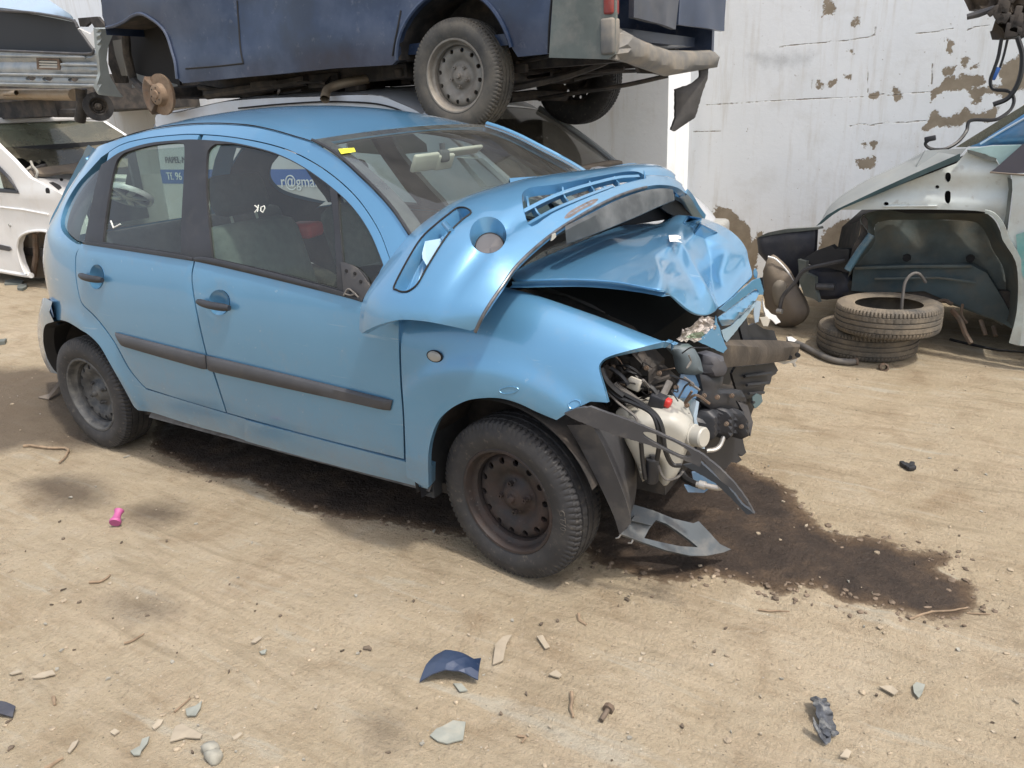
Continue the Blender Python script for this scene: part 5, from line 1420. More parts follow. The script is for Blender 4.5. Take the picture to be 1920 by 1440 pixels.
# indicator slot
bot, n0 = pocket(slot, .03, None, PAINT, bc, k=.93, dirv=V((.012, .02, -.034)))
mb = MB(); mb._add(bot, [tuple(range(len(bot)))]); mb.build('slot_floor', PAINT, bc, False)
def Bp(x, y, d=0.0, g=(.45, .1)):
    c = hit(x, y, bump_s, g); n = nrm(bump_s, *c); n = n if n.dot(CAM - bump_s(*c)) > 0 else -n
    return bump_s(*c) + n * d
mb = MB(); q = [(787, 470), (793, 447), (830, 440), (822, 458), (803, 492), (796, 494), (788, 480)]
mb.prism([Bp(x, y, -.012) for x, y in q], V((.004, .008, -.012))); mb.build('lamp_seat', mat('pale_blue_plastic', (.34, .50, .62), .4, 0, .6), bc, False)
mb = MB(); mb.tube([Bp(833, 418, -.004), Bp(846, 434, .0)], .011, 12); mb.tube([Bp(828, 443, -.01), Bp(834, 449, -.008)], .009, 10); mb.build('bulb_peg', PAINT, bc)
bevel_poly_tube('slot_seal', [bump_s(*p) for p in slot], .0032, SEAM, bc, 6, True)
# grille bars inside the opening
def bar(pts, r, name, d0=-.004, d1=-.030, g=(1.0, .2)):
    uv = trace(cr(pts, 5), bump_s, g)
    rows = []
    for i, (u, v) in enumerate(uv):
        p = bump_s(u, v); n = nrm(bump_s, u, v); n = n if n.dot(CAM - p) > 0 else -n
        a_ = bump_s(*uv[max(i - 1, 0)]); b_ = bump_s(*uv[min(i + 1, len(uv) - 1)])
        t_ = (b_ - a_).normalized(); sd = t_.cross(n).normalized()
        rows.append([p + sd * r + n * d0, p + sd * r * 1.3 + n * d1, p - sd * r * 1.3 + n * d1, p - sd * r + n * d0])
    mb = MB(); mb.grid(rows, True); mb._add(rows[0], [(0, 1, 2, 3)]); mb._add(rows[-1], [(3, 2, 1, 0)])
    return mb.build(name, PAINT, bc, True, 30)
bar([(981, 395), (1022, 374), (1060, 358), (1110, 343), (1160, 331), (1200, 328)], .006, 'grille_bar')
bar([(990, 417), (1035, 392), (1075, 375), (1110, 361), (1150, 346)], .006, 'grille_bar')
for a, b_ in (((988, 362), (994, 386)), ((1005, 383), (1014, 404)), ((1056, 345), (1064, 372)), ((1108, 335), (1117, 358)), ((1155, 326), (1163, 342))):
    bar([a, ((a[0] + b_[0]) / 2, (a[1] + b_[1]) / 2), b_], .0035, 'grille_rib', -.010)
gl_ = [bump_s(*p) for p in gri]
MB().grid([gl_, [bump_s(*p) + (lambda n: n if n.dot(CAM - bump_s(*p)) < 0 else -n)(nrm(bump_s, *p)) * .034 for p in gri]], True).build('grille_wall', PAINT, bc)
# sprung edge trim, scrape and dark under tray
bevel_poly_tube('edge_trim', [bump_s(.10 * t, .40) + V((0, 0, -.004)) for t in np.linspace(.05, 10, 80)], .0055, mat('edge_trim', (.10, .10, .105), .35, .5, var=(30, .5)), bc, 8)
sc = TB([(1058, 409), (1066, 398), (1082, 388), (1108, 375), (1122, 373), (1112, 383), (1090, 394), (1070, 407)], (.7, .36), 3)
panel('scraped_patch', bump_s, sc, [], mat('scraped_plastic', (.12, .10, .095), .7, var=(40, .5)), bc, sp=.02, th=0, off=.0015)
tr_t = [(1060, 424, -.545), (1110, 399, -.37), (1160, 374, -.17), (1210, 357, .02), (1245, 353, .20), (1262, 356, .32)]
tr_b = [(1062, 457, -.56), (1110, 440, -.40), (1160, 420, -.22), (1200, 403, -.06), (1235, 387, .12), (1265, 375, .30)]
loft('under_tray', [tr_t, [(x, y + 8, d - .02) for x, y, d in tr_t], tr_b, [(x, y + 1, d + .012) for x, y, d in tr_b], [(x, y + 4, d + .016) for x, y, d in tr_t]], mat('dusty_black_tray', (.050, .056, .060), .5, var=(5, .3), dirt=((.24, .25, .25), 5, .45, .8, .5)), bump_t, 5, 24)
sheet('scuttle_shade', [(962, 503), (1010, 462), (1060, 436), (1110, 415), (1180, 388), (1240, 372), (1290, 372), (1308, 398), (1312, 412), (1260, 410), (1195, 420), (1147, 436), (1060, 474), (985, 503)], lin(962, -.54, 1312, .86), SEAM, car, .006, 10)  # dark sheet painting the shade in the gap under the bumper cover
sheet('trim_clip', [(1035, 440), (1042, 437), (1043, 444), (1037, 450), (1033, 452)], lin(1033, -.60, 1043, -.58), WHITEPL, bump_t, .004, 6)
sheet('cover_end', [(1262, 356), (1280, 358), (1298, 378), (1310, 400), (1312, 412), (1300, 408), (1262, 404), (1250, 398), (1240, 390)], lin(1240, .50, 1312, .82), BLACK, bump_t, .01, 8)
# black scuttle trim and wiper remains between screen and bumper
sheet('scuttle_trim', [(1010, 341), (1040, 338), (1068, 338), (1100, 336), (1140, 325), (1120, 332), (1068, 345), (1030, 347)], lin(1010, .10, 1140, .50), BLACK, car, .006, 8)
bevel_poly_tube('wiper_arm', [onY(952, 345, .10), onY(975, 342, .14), onY(1010, 343, .20)], .006, BLACK, car, 6)
# ------------------------------------------------------------------ silver panel van parked behind
def text_mesh(name, body, size, m, parent, place, extrude=.0015, spacing=1.0):
    cu = bpy.data.curves.new(name, 'FONT'); cu.body = body; cu.size = size; cu.extrude = extrude; cu.space_character = spacing
    o_ = bpy.data.objects.new(name, cu); COL.objects.link(o_)
    d_ = bpy.context.evaluated_depsgraph_get(); d_.update()
    me = bpy.data.meshes.new_from_object(o_.evaluated_get(d_)); bpy.data.objects.remove(o_)
    vs = [place(v.co) for v in me.vertices]; fs = [tuple(p.vertices) for p in me.polygons]
    return mesh_obj(name, vs, fs, m, parent, False)
SY = 1.34
sv = thing('silver_van', 'dusty silver white panel van with printed side, crushed under the navy van', 'van')
def plane_panel(name, y, outer, holes, m, parent, th=.03, sp=.12, disp=None, tum=0.0, ztum=1.0):
    M = lambda u, v: V((u, y + tum * max(0, v - ztum) ** 2 + (disp(u, v) if disp else 0), v))
    return panel(name, M, outer, holes, m, parent, sp=sp, th=th)
def P2y(pts, y):
    return [(p.x, p.z) for p in (onY(a, b, y) for a, b in pts)]
roofl = P2y(cr([(283, 222), (288, 214), (320, 212), (370, 200), (420, 190), (500, 184), (600, 181), (660, 178), (707, 181), (740, 193), (773, 207), (790, 219)], 3), SY)
side_o = [(roofl[0][0] - .03, .75), (roofl[0][0] - .03, .25), (-1.75, .25)] + [(-1.37 + .33 * math.cos(a), .31 + .33 * math.sin(a)) for a in np.linspace(math.pi, 0, 12)] + \
         [(-.95, .22), (.95, .22)] + [(1.43 + .33 * math.cos(a), .31 + .33 * math.sin(a)) for a in np.linspace(math.pi, 0, 12)] + [(1.80, .25), (2.05, .28), (2.10, .55), (2.0, .72), (1.7, .92), (1.22, 1.06)] + list(reversed(roofl))
dwin = P2y(sm([(646, 212), (642, 204), (690, 202), (727, 211), (770, 250), (800, 285), (650, 285)], 2), SY)
plane_panel('side_panel', SY, side_o, [dwin], SILVERP, sv, .03, .07, tum=.10, ztum=1.0)
plane_panel('door_window', SY + .015, dwin, [], DUSTGLASS, sv, 0, .2, tum=.10)
def svc(x, z, w, crownz=.05, y0=SY, y1=2.86):
    yy = y0 + .10 * max(0, z - 1.0) ** 2; y2 = y1 - .10 * max(0, z - 1.0) ** 2
    return V((x, yy + (y2 - yy) * w, z + crownz * (1 - (2 * w - 1) ** 2)))
ws_ = np.linspace(0, 1, 15)
rl = [p for p in roofl]
rows = [[svc(x, z + .004, w, .05) for w in ws_] for x, z in [(rl[0][0], 1.2)] + rl]
MB().grid(rows).build('roof', SILVERP, sv)
hx, hz_ = rl[-1]
wsr = [[svc(hx + (1.24 - hx) * k / 6 + .12 * (1 - (2 * w - 1) ** 2) * k / 6, hz_ + (1.07 - hz_) * k / 6 + .02 * math.sin(k / 6 * math.pi), w, .04) for w in ws_] for k in range(7)]
MB().grid(wsr).build('windscreen', DUSTGLASS, sv)
for e, nm in ((-1, 'far_pillar'), (0, 'near_pillar')):
    pth = [r[e] + V((.01, 0, .012)) for r in wsr]
    MB().tube(pth, .022, 8).build(nm, mat('pillar_grey', (.34, .36, .37), .5) if e else SILVERP, sv)
bvec = MB().tube([r + V((.02, 0, .03)) for r in wsr[-1]], .02, 6).build('scuttle', BROWNPL, sv)
bon_prof = [(1.24, 1.07), (1.36, 1.04), (1.6, .97), (1.85, .86), (2.02, .70), (2.10, .5), (2.06, .28)]
MB().grid([[svc(x + .07 * (1 - (2 * w - 1) ** 4), z, w, .05 if z > .6 else .02) for w in ws_] for x, z in cr(bon_prof, 4)]).build('bonnet', SILVERP, sv)
MB().box((2.17, 2.1, .40), (.10, 1.45, .22), None, .03).build('front_bumper', VANGREY, sv, True, 50)
for yy in (1.56, 2.64): MB().box((2.08, yy, .66), (.14, .26, .13), None, .03).build('headlamp', TRIMGREY, sv, True, 50)
MB().grid([[svc(rl[0][0] - .02, z, w, 0) for w in ws_] for z in (.25, .6, 1.0, 1.3, 1.55)]).build('rear_face', SILVERP, sv)
MB().grid([[svc(x, z, 1, 0) for z in (.25, .6, 1.0, 1.45)] for x in (-2.2, -1, 0, .6)]).build('far_side', SILVERP, sv)
MB().box((0, 2.1, .3), (4.0, 1.3, .06)).build('floor_pan', DARKIRON, sv)
MB().grid([[V((x, SY + .03, z)) for x in (-2.1, 1.9)] for z in (.95, .35)]).build('inner_trim', INTERIOR, sv)
# rail groove along the roof edge
bevel_poly_tube('roof_rail', [onY(x, y, SY + .02) for x, y in cr([(447, 203), (520, 196), (600, 191), (660, 191.5), (707, 195), (745, 205), (764, 216)], 4)], .006, SEAM, sv, 6)
# print on its side: band, words
yT = SY - .006
def side_place(px, y=yT):
    o_ = onY(px[0], px[1], y)
    return lambda c: V((o_.x + c.x, o_.y + .10 * max(0, o_.z + c.y - 1.0) ** 2 - c.z, o_.z + c.y))
q = [onY(x, y, SY) for x, y in ((300, 318), (300, 344), (600, 362), (600, 326))]
z0 = q[0].z; z1 = q[1].z; x0 = q[0].x; x1 = onY(600, 345, SY).x
MB().grid([[V((x, SY + .10 * max(0, z - 1) ** 2 - .003, z)) for x in (x0, x0 + .4, x0 + .9, x1)] for z in (z0, (z0 + z1) / 2, z1)]).build('sign_band', SIGNBLUE, sv)
h1 = onY(309, 305, yT)
sz = .072
text_mesh('sign_text', 'PAPEL-M', sz, SIGNTEXT, sv, side_place((309, 306)), .0015, 1.0)
text_mesh('sign_text', 'CO', .078, SIGNTEXT, sv, side_place((404, 304)), .0015, 1.0)
text_mesh('sign_text', 'Tf. 96', .085, SIGNWHITE, sv, side_place((313, 337)), .002)
text_mesh('sign_text', '659', .10, SIGNWHITE, sv, side_place((405, 341)), .002)
text_mesh('sign_text', 'r@gmail', .115, SIGNWHITE, sv, side_place((527, 350)), .002)
t0_ = [onY(x, y, yT) for x, y in ((447, 293), (441, 306), (455, 306), (447, 293))]
bevel_poly_tube('recycling_mark', [p + V((0, .10 * max(0, p.z - 1) ** 2, 0)) for p in t0_], .004, SIGNTEXT, sv, 4)
# maker's diamond badge lying on the bonnet on a scrap of white card
badge = thing('white_badge_scrap', 'scrap of white card with a black zigzag mark on the silver van bonnet', 'card')
c4 = [(1096, 330), (1100, 322), (1110, 314), (1122, 312), (1138, 313), (1150, 315), (1142, 324), (1136, 328), (1112, 330)]
p2 = [onY(x, y, 1.75 + .006 * (330 - y)) for x, y in c4]
MB().prism(p2, V((0, .004, -.006))).build('card', WHITEP, badge, False)
bevel_poly_tube('zigzag_mark', [onY(x, y, 1.75 + .006 * (330 - y) - .006) + V((0, 0, .004)) for x, y in ((1106, 328), (1114, 319), (1128, 324), (1140, 317))], .008, SEAM, badge, 5)

# ------------------------------------------------------------------ navy van on top of it
VY = 1.22
nv = thing('navy_van', 'dented navy blue van stacked on top with one front wheel missing', 'van')
def vd(u, v):
    n = noise.noise(V((u * 1.3, v * 1.7, 3))) * .034 + noise.noise(V((u * 3.4, v * 4, 9))) * .013 + .018 * math.tanh(9 * (v - 2.06 - .02 * math.sin(u * 2))) * .5
    n += .05 * math.exp(-((u + .75) / .35) ** 2 - ((v - 2.28) / .25) ** 2) - .02 * max(0, 2.1 - v) * 0
    return n + .05 * max(0, 1.98 - v) ** 1.0 * .3
RX, FX, WZ_ = .93, -1.87, 1.73
arc = lambda cx, cz, R, a0, a1, n: [(cx + R * math.cos(a), cz + R * math.sin(a)) for a in np.linspace(a0, a1, n)]
FAR = P2y(cr([(197, 52), (215, 47), (232, 39), (246, 29), (263, 26), (281, 35), (297, 48), (308, 64), (320, 94), (330, 118), (336, 148)], 3), VY)
fl_ = P2y([(190, 0), (190, 30)], VY)
sideo = [fl_[0], fl_[1]] + FAR + P2y([(345, 156), (433, 147), (513, 140), (633, 128), (740, 122)], VY) + arc(RX, 1.78, .40, math.pi - .15, .18, 14) + [(1.36, 1.80), (1.60, 1.80), (1.60, 2.1), (1.98, 2.1), (1.98, 3.5), (1.6, 3.6), (-1.1, 3.6), (-1.7, 3.05), (fl_[0][0], 2.75)]
vs_ = plane_panel('side_panel', VY, sideo, [[(-1.6, 2.95), (-.75, 2.95), (-.75, 3.4), (-1.15, 3.4)]], VANBLUE, nv, .04, .06, disp=vd, tum=.02, ztum=2.2)
# door shut lines
for pth in ([(433, 0), (437, 30), (447, 80), (458, 119)], [(458, 119), (400, 125), (350, 129)], [(1036, 0), (1033, 50), (1030, 100)], [(742, 105), (750, 60), (754, 20)]):
    bevel_poly_tube('shut_line', [V((p.x, VY + vd(p.x, p.z) - .001, p.z)) for p in (onY(x, y, VY) for x, y in cr(pth, 6))], .006, SEAM, vs_, 6)
# arch returns
for pl_ in (FAR, arc(RX, 1.78, .40, math.pi - .15, .18, 31)):
    rows = [[V((x, VY + dy + vd(x, z) * (1 if dy < .1 else 0), z)) for x, z in pl_] for dy in (.0, .08, .36)]
    mb = MB(); mb.grid(rows); mb._add(rows[-1], [tuple(range(len(pl_)))]); mb.build('arch_liner', SEAM if False else DARKIRON, nv)
    bevel_poly_tube('arch_lip', [p + V((0, -.004, 0)) for p in rows[0]], .012, VANBLUE, vs_, 6)
body = MB()
body.box((-.2, 2.12, 3.58), (3.4, 1.74, .05)); body.box((-.1, 2.99, 2.7), (4.0, .05, 1.75)); body.box((.1, 2.1, 1.90), (3.4, 1.6, .06))
body.build('body_shell', VANBLUE, nv)
MB().grid([[V((x, y, z)) for y in (VY + .01, 2.1, 2.98)] for x, z in ((fl_[1][0], 2.22), (fl_[0][0], 2.75), (-1.7, 3.06), (-1.1, 3.58))]).build('front_end', VANBLUE, nv)
ch = MB()
for yy in (1.62, 2.55): ch.box((0, yy, 1.80), (3.6, .08, .10))
ch.tube([(RX, 1.35, WZ_), (RX, 2.85, WZ_)], .05, 10); ch.box((FX, 2.1, 1.79), (.5, 1.0, .12)); ch.tube([(FX, 1.35, 1.77), (FX, 2.0, 1.80)], .045, 8)
ch.box((-1.0, 2.0, 1.76), (.9, .7, .14)); ch.tube([(-1.55, 1.42, 1.74), (-.9, 1.5, 1.77), (-.55, 1.5, 1.79)], .035, 8); ch.tube([(-1.6, 1.40, 1.80), (-1.2, 1.5, 1.72), (-1.0, 1.6, 1.75)], .02, 8)
ch.tube([onY(955, 183, 2.0), onY(1000, 178, 2.2), onY(1060, 180, 2.5)], .035, 8)
ch.build('chassis', DARKIRON, nv)
for pts, r in (([(945, 168, 1.5), (1000, 157, 1.6), (1060, 143, 1.75), (1120, 122, 1.9), (1150, 108, 2.0)], .022), ([(1010, 186, 2.2), (1090, 172, 2.2), (1170, 160, 2.3), (1252, 142, 2.45)], .015), ([(1075, 150, 2.0), (1140, 136, 2.2), (1190, 133, 2.4), (1215, 132, 2.5)], .012)):
    cable('leaf_spring', pts, r, DARKIRON, nv)
ub = MB(); rg_ = random.Random(5)
for i in range(70):
    x = rg_.uniform(-1.5, 1.35); y = rg_.uniform(1.45, 2.8); z = rg_.uniform(1.72, 1.86)
    if rg_.random() < .5: ub.box((x, y, z), (rg_.uniform(.05, .35), rg_.uniform(.03, .15), rg_.uniform(.03, .10)), Matrix.Rotation(rg_.uniform(-.3, .3), 3, 'Z'), .008)
    else: ub.tube([V((x, y, z)), V((x + rg_.uniform(-.4, .4), y + rg_.uniform(-.2, .2), z + rg_.uniform(-.05, .03))), V((x + rg_.uniform(-.6, .6), y + rg_.uniform(-.3, .3), z))], rg_.uniform(.006, .018), 6)
tag(ub.build('underbody_clutter', DARKIRON, nv), kind='stuff')
# rear doors, bent bumper, corner trim
rdm = lambda u, v: V((1.985 + .02 * noise.noise(V((u * 3, v * 3, 1))) - .06 * math.exp(-((u - 2.2) / .35) ** 2) * max(0, 2.5 - v), u, v))
panel('rear_door', rdm, [(VY + .16, 1.95), (2.10, 1.93), (2.14, 2.1), (2.14, 3.45), (VY + .16, 3.45)], [], VANGREY if False else mat('dull_navy_door', (.040, .046, .062), .5, .2, .3, var=(3, .35), dirt=((.22, .21, .2), 4, .45, .85, .4)), nv, sp=.08, th=.03, face=(6, 2, 2))
panel('rear_door', rdm, [(2.15, 1.96), (2.97, 1.96), (2.99, 3.45), (2.16, 3.45)], [], VANBLUE, nv, sp=.08, th=.03, face=(6, 2, 2))
MB().box(onY(1333, 18, 3.0), (.05, .06, .09), None, .01).build('door_hinge', DARKIRON, nv)
cp = plane_panel('bumper_corner', VY - .03, P2y([(1038, -30), (1029, 108), (1139, 111), (1152, 101), (1152, 50), (1152, -30)], VY - .03), [], VANGREY, nv, .05, .05, disp=lambda u, v: .14 * max(0, (u - 1.87)) ** 1.5 * 3)
p_ = onY(1137, 10, VY - .05); lamp = MB().box((p_.x + .0, p_.y + .06, p_.z + .06), (.055, .09, .20), None, .012).build('tail_lamp', REDLENS, nv, True, 50)
MB().box((p_.x - .005, p_.y + .055, p_.z - .14), (.075, .09, .17), None, .012).build('lamp_base', VANBUMP, nv, True, 50)
sheet('rear_bumper', [(1155, 111), (1162, 53), (1178, 62), (1194, 71), (1233, 87), (1255, 94), (1300, 95), (1331, 94), (1341, 98), (1346, 108), (1345, 126), (1299, 134), (1253, 142), (1212, 128), (1184, 117)], lambda x, y: 1.22 + (x - 1155) / 190 * 1.75, VANBUMP, nv, .03, 9, bulge=(16, .05))
sheet('torn_trim', [(1313, 128), (1329, 124), (1327, 147), (1317, 174), (1304, 220), (1265, 247), (1259, 243), (1267, 220), (1267, 167), (1299, 156), (1313, 144)], lin(1259, 2.55, 1329, 2.8), mat('rubber_flap', (.055, .052, .05), .7, var=(5, .3), dirt=((.2, .18, .15), 6, .5, .85, .3)), nv, .02, 9, bulge=(14, .02))
sheet('broken_mount', [(1150, 60), (1158, 66), (1162, 84), (1156, 100), (1142, 112), (1150, 90)], lin(1142, 1.35, 1162, 1.4), DARKIRON, nv, .02, 7)
sheet('bumper_underside', [(1184, 119), (1212, 130), (1253, 143), (1230, 138), (1200, 137), (1196, 126)], lin(1184, 1.7, 1253, 2.2), DARKIRON, nv, .02, 8)
make_wheel('wheel', nv, (RX, VY + .09, 1.726), (0, .9, 0), SILVER_RIM, VANTYRE, R=.315, W=.20, rr=.190, nbolt=5, hole=(12, .134, .0125))
make_wheel('wheel', nv, (RX, 2.83, 1.72), (0, .4, math.pi), DARKIRON, RUBBER, R=.33, W=.20, rr=.178)
# bare brake disc where the front wheel is gone
hubt = bpy.data.objects.new('brake', None); COL.objects.link(hubt); hubt.parent = nv; hubt.location = (FX, VY + .03, 1.76)
RUSTD = mat('rusted_disc', (.22, .16, .11), .75, .2, var=(15, .25), dirt=((.16, .09, .05), 12, .45, .7, .5), bmp=(140, .2, .002))
MB().lathe([(.150, .020), (.150, 0), (.085, 0), (.080, -.006), (.074, -.040), (.066, -.045), (.034, -.045), (.030, -.052), (.018, -.054), (0, -.050)], (0, 0, 0), (0, 1, 0), 56).build('brake_disc', RUSTD, hubt)
for i in range(6):
    a = 2 * math.pi * (i + .2) / 6
    MB().lathe([(0, -.0465), (.006, -.0465), (.006, -.04)], (.051 * math.cos(a), 0, .051 * math.sin(a)), (0, 1, 0), 10).build('stud_hole', SEAM, hubt)
mb = MB()
rows = []
for a in np.linspace(math.radians(130), math.radians(232), 12):
    rows.append([V((r * math.cos(a), y, r * math.sin(a))) for r, y in ((.092, -.03), (.15, -.045), (.178, -.03), (.178, .06), (.092, .05))])
mb.grid(rows, True); mb._add(rows[0], [(0, 1, 2, 3, 4)]); mb._add(rows[-1], [(4, 3, 2, 1, 0)])
mb.build('caliper', IRON, hubt, True, 30)
ex = MB(); pth = cr([tuple(onY(*p)) for p in [(609, 186, 1.30), (613, 170, 1.36), (628, 161, 1.42), (660, 153, 1.5), (690, 148, 1.6)]], 6); ex.tube(pth, .030, 14, False); ex.tube(pth[:2], .033, 14, False)
ex.build('exhaust_pipe', MUFFLER, nv)
MB().tube([onY(234, 40, VY + .2), onY(238, 100, VY + .25), onY(250, 150, VY + .3), onY(275, 175, VY + .2)], .035, 8).build('strut', DARKIRON, nv)
sheet('arch_shade', [(197, 50), (232, 38), (250, 28), (275, 30), (300, 52), (320, 92), (334, 140), (338, 160), (300, 150), (262, 140), (240, 132), (232, 92), (236, 60)], lambda x, y: VY + .34, SEAM, nv, .02, 10)  # black sheet standing in for the shade inside the wheel arch
MB().grid([[onY(x, y, VY + d) for x, y in cr([(190, 0), (190, 30), (197, 52), (232, 39)], 4)] for d in (.01, .05)]).build('bumper_edge', GREYPL, nv)
MB().lathe([(0, -.02), (.10, -.02), (.115, -.01), (.115, .08)], onY(655, 158, 1.75), (.2, 1, 0), 28).build('drum', IRON, nv)

# ------------------------------------------------------------------ white van at the left with a filthy windscreen
wy = 1.33
wv = thing('white_van', 'white van without front wheel and with a filthy broken windscreen', 'van')
def fenderx(u, v): return .0
def bulge_w(u, v): return -.035 * math.exp(-((v - .95) / .07) ** 2) * .5
wo = P2y([(108, 359), (92, 352), (54, 333), (24, 300), (0, 277), (-60, 215), (-120, 190)], wy) + [(-7.2, 1.75), (-7.4, 1.0), (-7.4, .2), (-5.4, .17)] + P2y([(0, 512), (30, 514), (51, 514), (42, 494), (36, 470), (36, 456), (41, 442), (57, 434), (78, 432)], wy) + [(-3.95, .60), (-3.83, .35), (-3.60, .35), (-3.45, .6), (-3.5, .9)]
tri = P2y([(-30, 300), (0, 315), (20, 336), (38, 360), (0, 357), (-60, 350)], wy)
plane_panel('side_panel', wy, wo, [tri], WHITEP, wv, .04, .07, disp=bulge_w)
plane_panel('quarter_glass', wy + .02, tri, [], GLASS, wv, 0, .2)
tg = P2y([(-30, 300), (0, 315), (20, 336), (38, 360), (0, 357), (-60, 350)], wy)
bevel_poly_tube('window_seal', [V((x, wy - .004, z)) for x, z in tg], .022, BLACK, wv, 6, True)
bevel_poly_tube('arch_lip', [V((p[0], wy - .012, p[1])) for p in P2y(cr([(51, 514), (42, 494), (36, 470), (36, 456), (41, 442), (57, 434), (78, 432), (92, 434)], 4), wy)], .014, WHITEP, wv, 6)
bevel_poly_tube('swage_line', [V((p[0], wy - .008, p[1])) for p in P2y([(0, 388), (45, 393), (92, 402)], wy)], .010, WHITEP, wv, 6)
strip = P2y([(-40, 455), (0, 459), (18, 463), (21, 468), (16, 471), (0, 468), (-40, 464)], wy - .01); plane_panel('rub_strip', wy - .012, strip, [], GREYPL, wv, .02, .1)
MB().tube([V((p[0], wy + .02, p[1])) for p in P2y([(-60, 500), (0, 508), (40, 515), (55, 517)], wy)], .03, 8).build('sill', WHITEP, wv)
sheet('wheel_liner', [(36, 456), (41, 442), (57, 434), (90, 432), (100, 470), (95, 520), (60, 522), (50, 513), (40, 490)], lambda x, y: wy + .12 + .002 * (x - 36), BROWNPL, wv, .02, 10)
MB().tube([onY(66, 436, wy + .1), onY(68, 480, wy + .1), onY(62, 517, wy + .1)], .03, 8).build('strut', IRON, wv)
wf = lambda x, y: 1.46 + .0055 * x - .00565 * (y - 271)
sheet('windscreen', [(-60, 215), (0, 231), (94, 226), (193, 228), (240, 257), (236, 262), (166, 302), (90, 313), (86, 303), (78, 299), (74, 307), (66, 302), (56, 304), (44, 297), (30, 296), (0, 271), (-60, 230)], wf, DIRTYGLASS, wv, .008, 12)
sheet('screen_frame', [(193, 228), (199, 227), (245, 257), (240, 259)], wf, WHITEP, wv, .03, 8)
sheet('scuttle', [(54, 319), (70, 315), (100, 312), (168, 302), (240, 296), (240, 312), (170, 318), (100, 325), (72, 326), (58, 333)], lambda x, y: wf(x, y) - .02, BROWNPL, wv, .03, 10, push=lambda x, y: V((0, 0, .02 * noise.noise(V((x * .1, y * .1, 0))))))
bvx = MB(); bvx.tube([onY(55, 319, 1.5), onY(80, 310, 1.7), (onY(110, 306, 1.95)), onY(170, 300, 2.4)], .014, 6); bvx.build('wiper_arm', GREYCABLE, wv)
cable('dangling_cable', [(50, 318, 1.45), (60, 311, 1.5), (58, 303, 1.5), (62, 312, 1.48), (70, 322, 1.46), (67, 334, 1.44)], .012, WHITEPL, wv)
bf = lambda x, y: 1.40 + .0067 * (x - 108) - .0141 * (y - 360)
sheet('bonnet', [(58, 335), (72, 327), (100, 326), (170, 319), (240, 314), (235, 345), (170, 375), (130, 368), (108, 360), (92, 352)], bf, WHITEP, wv, .03, 10)
for q_ in ([(112, 335), (116, 334), (119, 336), (117, 339), (113, 338)], [(92, 342), (100, 341), (112, 347), (116, 352), (110, 356), (100, 348)]):
    sheet('vent_slot', q_, lambda x, y: bf(x, y) - .012, SEAM, wv, .004, 6)
p_ = onY(92, 359, wy); MB().lathe([(0, -.004), (.035, -.004), (.035, .01)], (p_.x, wy - .01, p_.z), (0, 1, 0), 14).build('repeater_hole', SEAM, wv)
p_ = onY(19, 422, wy); MB().lathe([(0, -.012), (.016, -.012), (.02, .01)], (p_.x, wy, p_.z), (0, 1, 0), 14).build('side_marker', TRIMGREY, wv)
MB().box((-6.5, 2.15, 1.66), (2.6, 1.5, .06), None, .02).build('roof', WHITEP, wv)
MB().grid([[V((x, 2.95, z)) for x in (-7.3, -3.6)] for z in (.25, 1.0)]).build('far_side', WHITEP, wv)
MB().box((-5.4, 2.15, .35), (3.6, 1.4, .08)).build('floor_pan', DARKIRON, wv)
MB().box((-4.9, 2.15, .95), (.06, 1.5, .9)).build('bulkhead', INTERIOR, wv)
for q_ in ([(10, 525), (35, 521), (44, 526), (40, 531), (8, 532)], [(33, 534), (50, 531), (50, 537), (42, 541), (32, 540)], [(0, 636), (12, 634), (8, 640), (-4, 641)]):
    o_ = MB().prism([onZ(x, y, .02) for x, y in q_], V((0, 0, -.03))).build('rubble', VANGREY, None, False)
    tag(o_, {10: 'flat grey scrap on the dirt under the white van', 33: 'small pale scrap beside the white van wheel arch', 0: 'thin pale sliver on the dirt at the left edge'}[q_[0][0]], 'scrap')

# ------------------------------------------------------------------ silver car stacked tail first on the white van
tc_ = thing('stacked_car', 'stripped silver blue car tail stacked above the white van', 'car')
yt_ = lambda d=0.0: (lambda x, y: 1.50 + d)
rp = sheet('rear_panel', [(-80, 93), (0, 95), (165, 100), (176, 94), (189, 112), (190, 140), (180, 163), (131, 166), (56, 164), (0, 161), (-80, 160)], yt_(), BARESHEET, tc_, .03, 9,
           holes=[sm([(48, 146), (52, 143), (64, 144), (68, 148), (64, 151), (52, 150)], 2), sm([(80, 147), (84, 144), (96, 145), (99, 149), (95, 152), (84, 151)], 2), sm([(129, 149), (133, 146), (145, 146), (149, 149), (145, 153), (133, 153)], 2)],
           push=lambda x, y: V((0, .012 * math.sin(y * .28) + .008 * noise.noise(V((x * .05, y * .1, 0))), 0)))
for (x0_, x1_, yy) in ((-60, 160, 103), (-60, 185, 138), (-60, 180, 156), (115, 185, 121)):
    MB().tube([onY(x, yy + .02 * (x - x0_), 1.485) for x in np.linspace(x0_, x1_, 6)], .012, 6).build('pressed_rib', BARESHEET, rp)
sheet('vent_frame', [(68, 108), (111, 110), (112, 131), (69, 130)], yt_(-.015), IRON, rp, .02, 8, holes=[[(72, 112), (107, 114), (108, 128), (73, 127)]])
for k in range(3):
    sheet('vent_slat', [(72, 114 + k * 5), (107, 115 + k * 5), (107, 118 + k * 5), (72, 117 + k * 5)], yt_(-.012), WHITEPL, rp, .01, 8)
sheet('boot_void', [(-80, 20), (0, 22), (75, 27), (137, 36), (150, 60), (172, 90), (176, 97), (163, 101), (0, 96), (-80, 94)], yt_(.10), mat('boot_dark', (.012, .014, .018), .6), tc_, .02, 14)
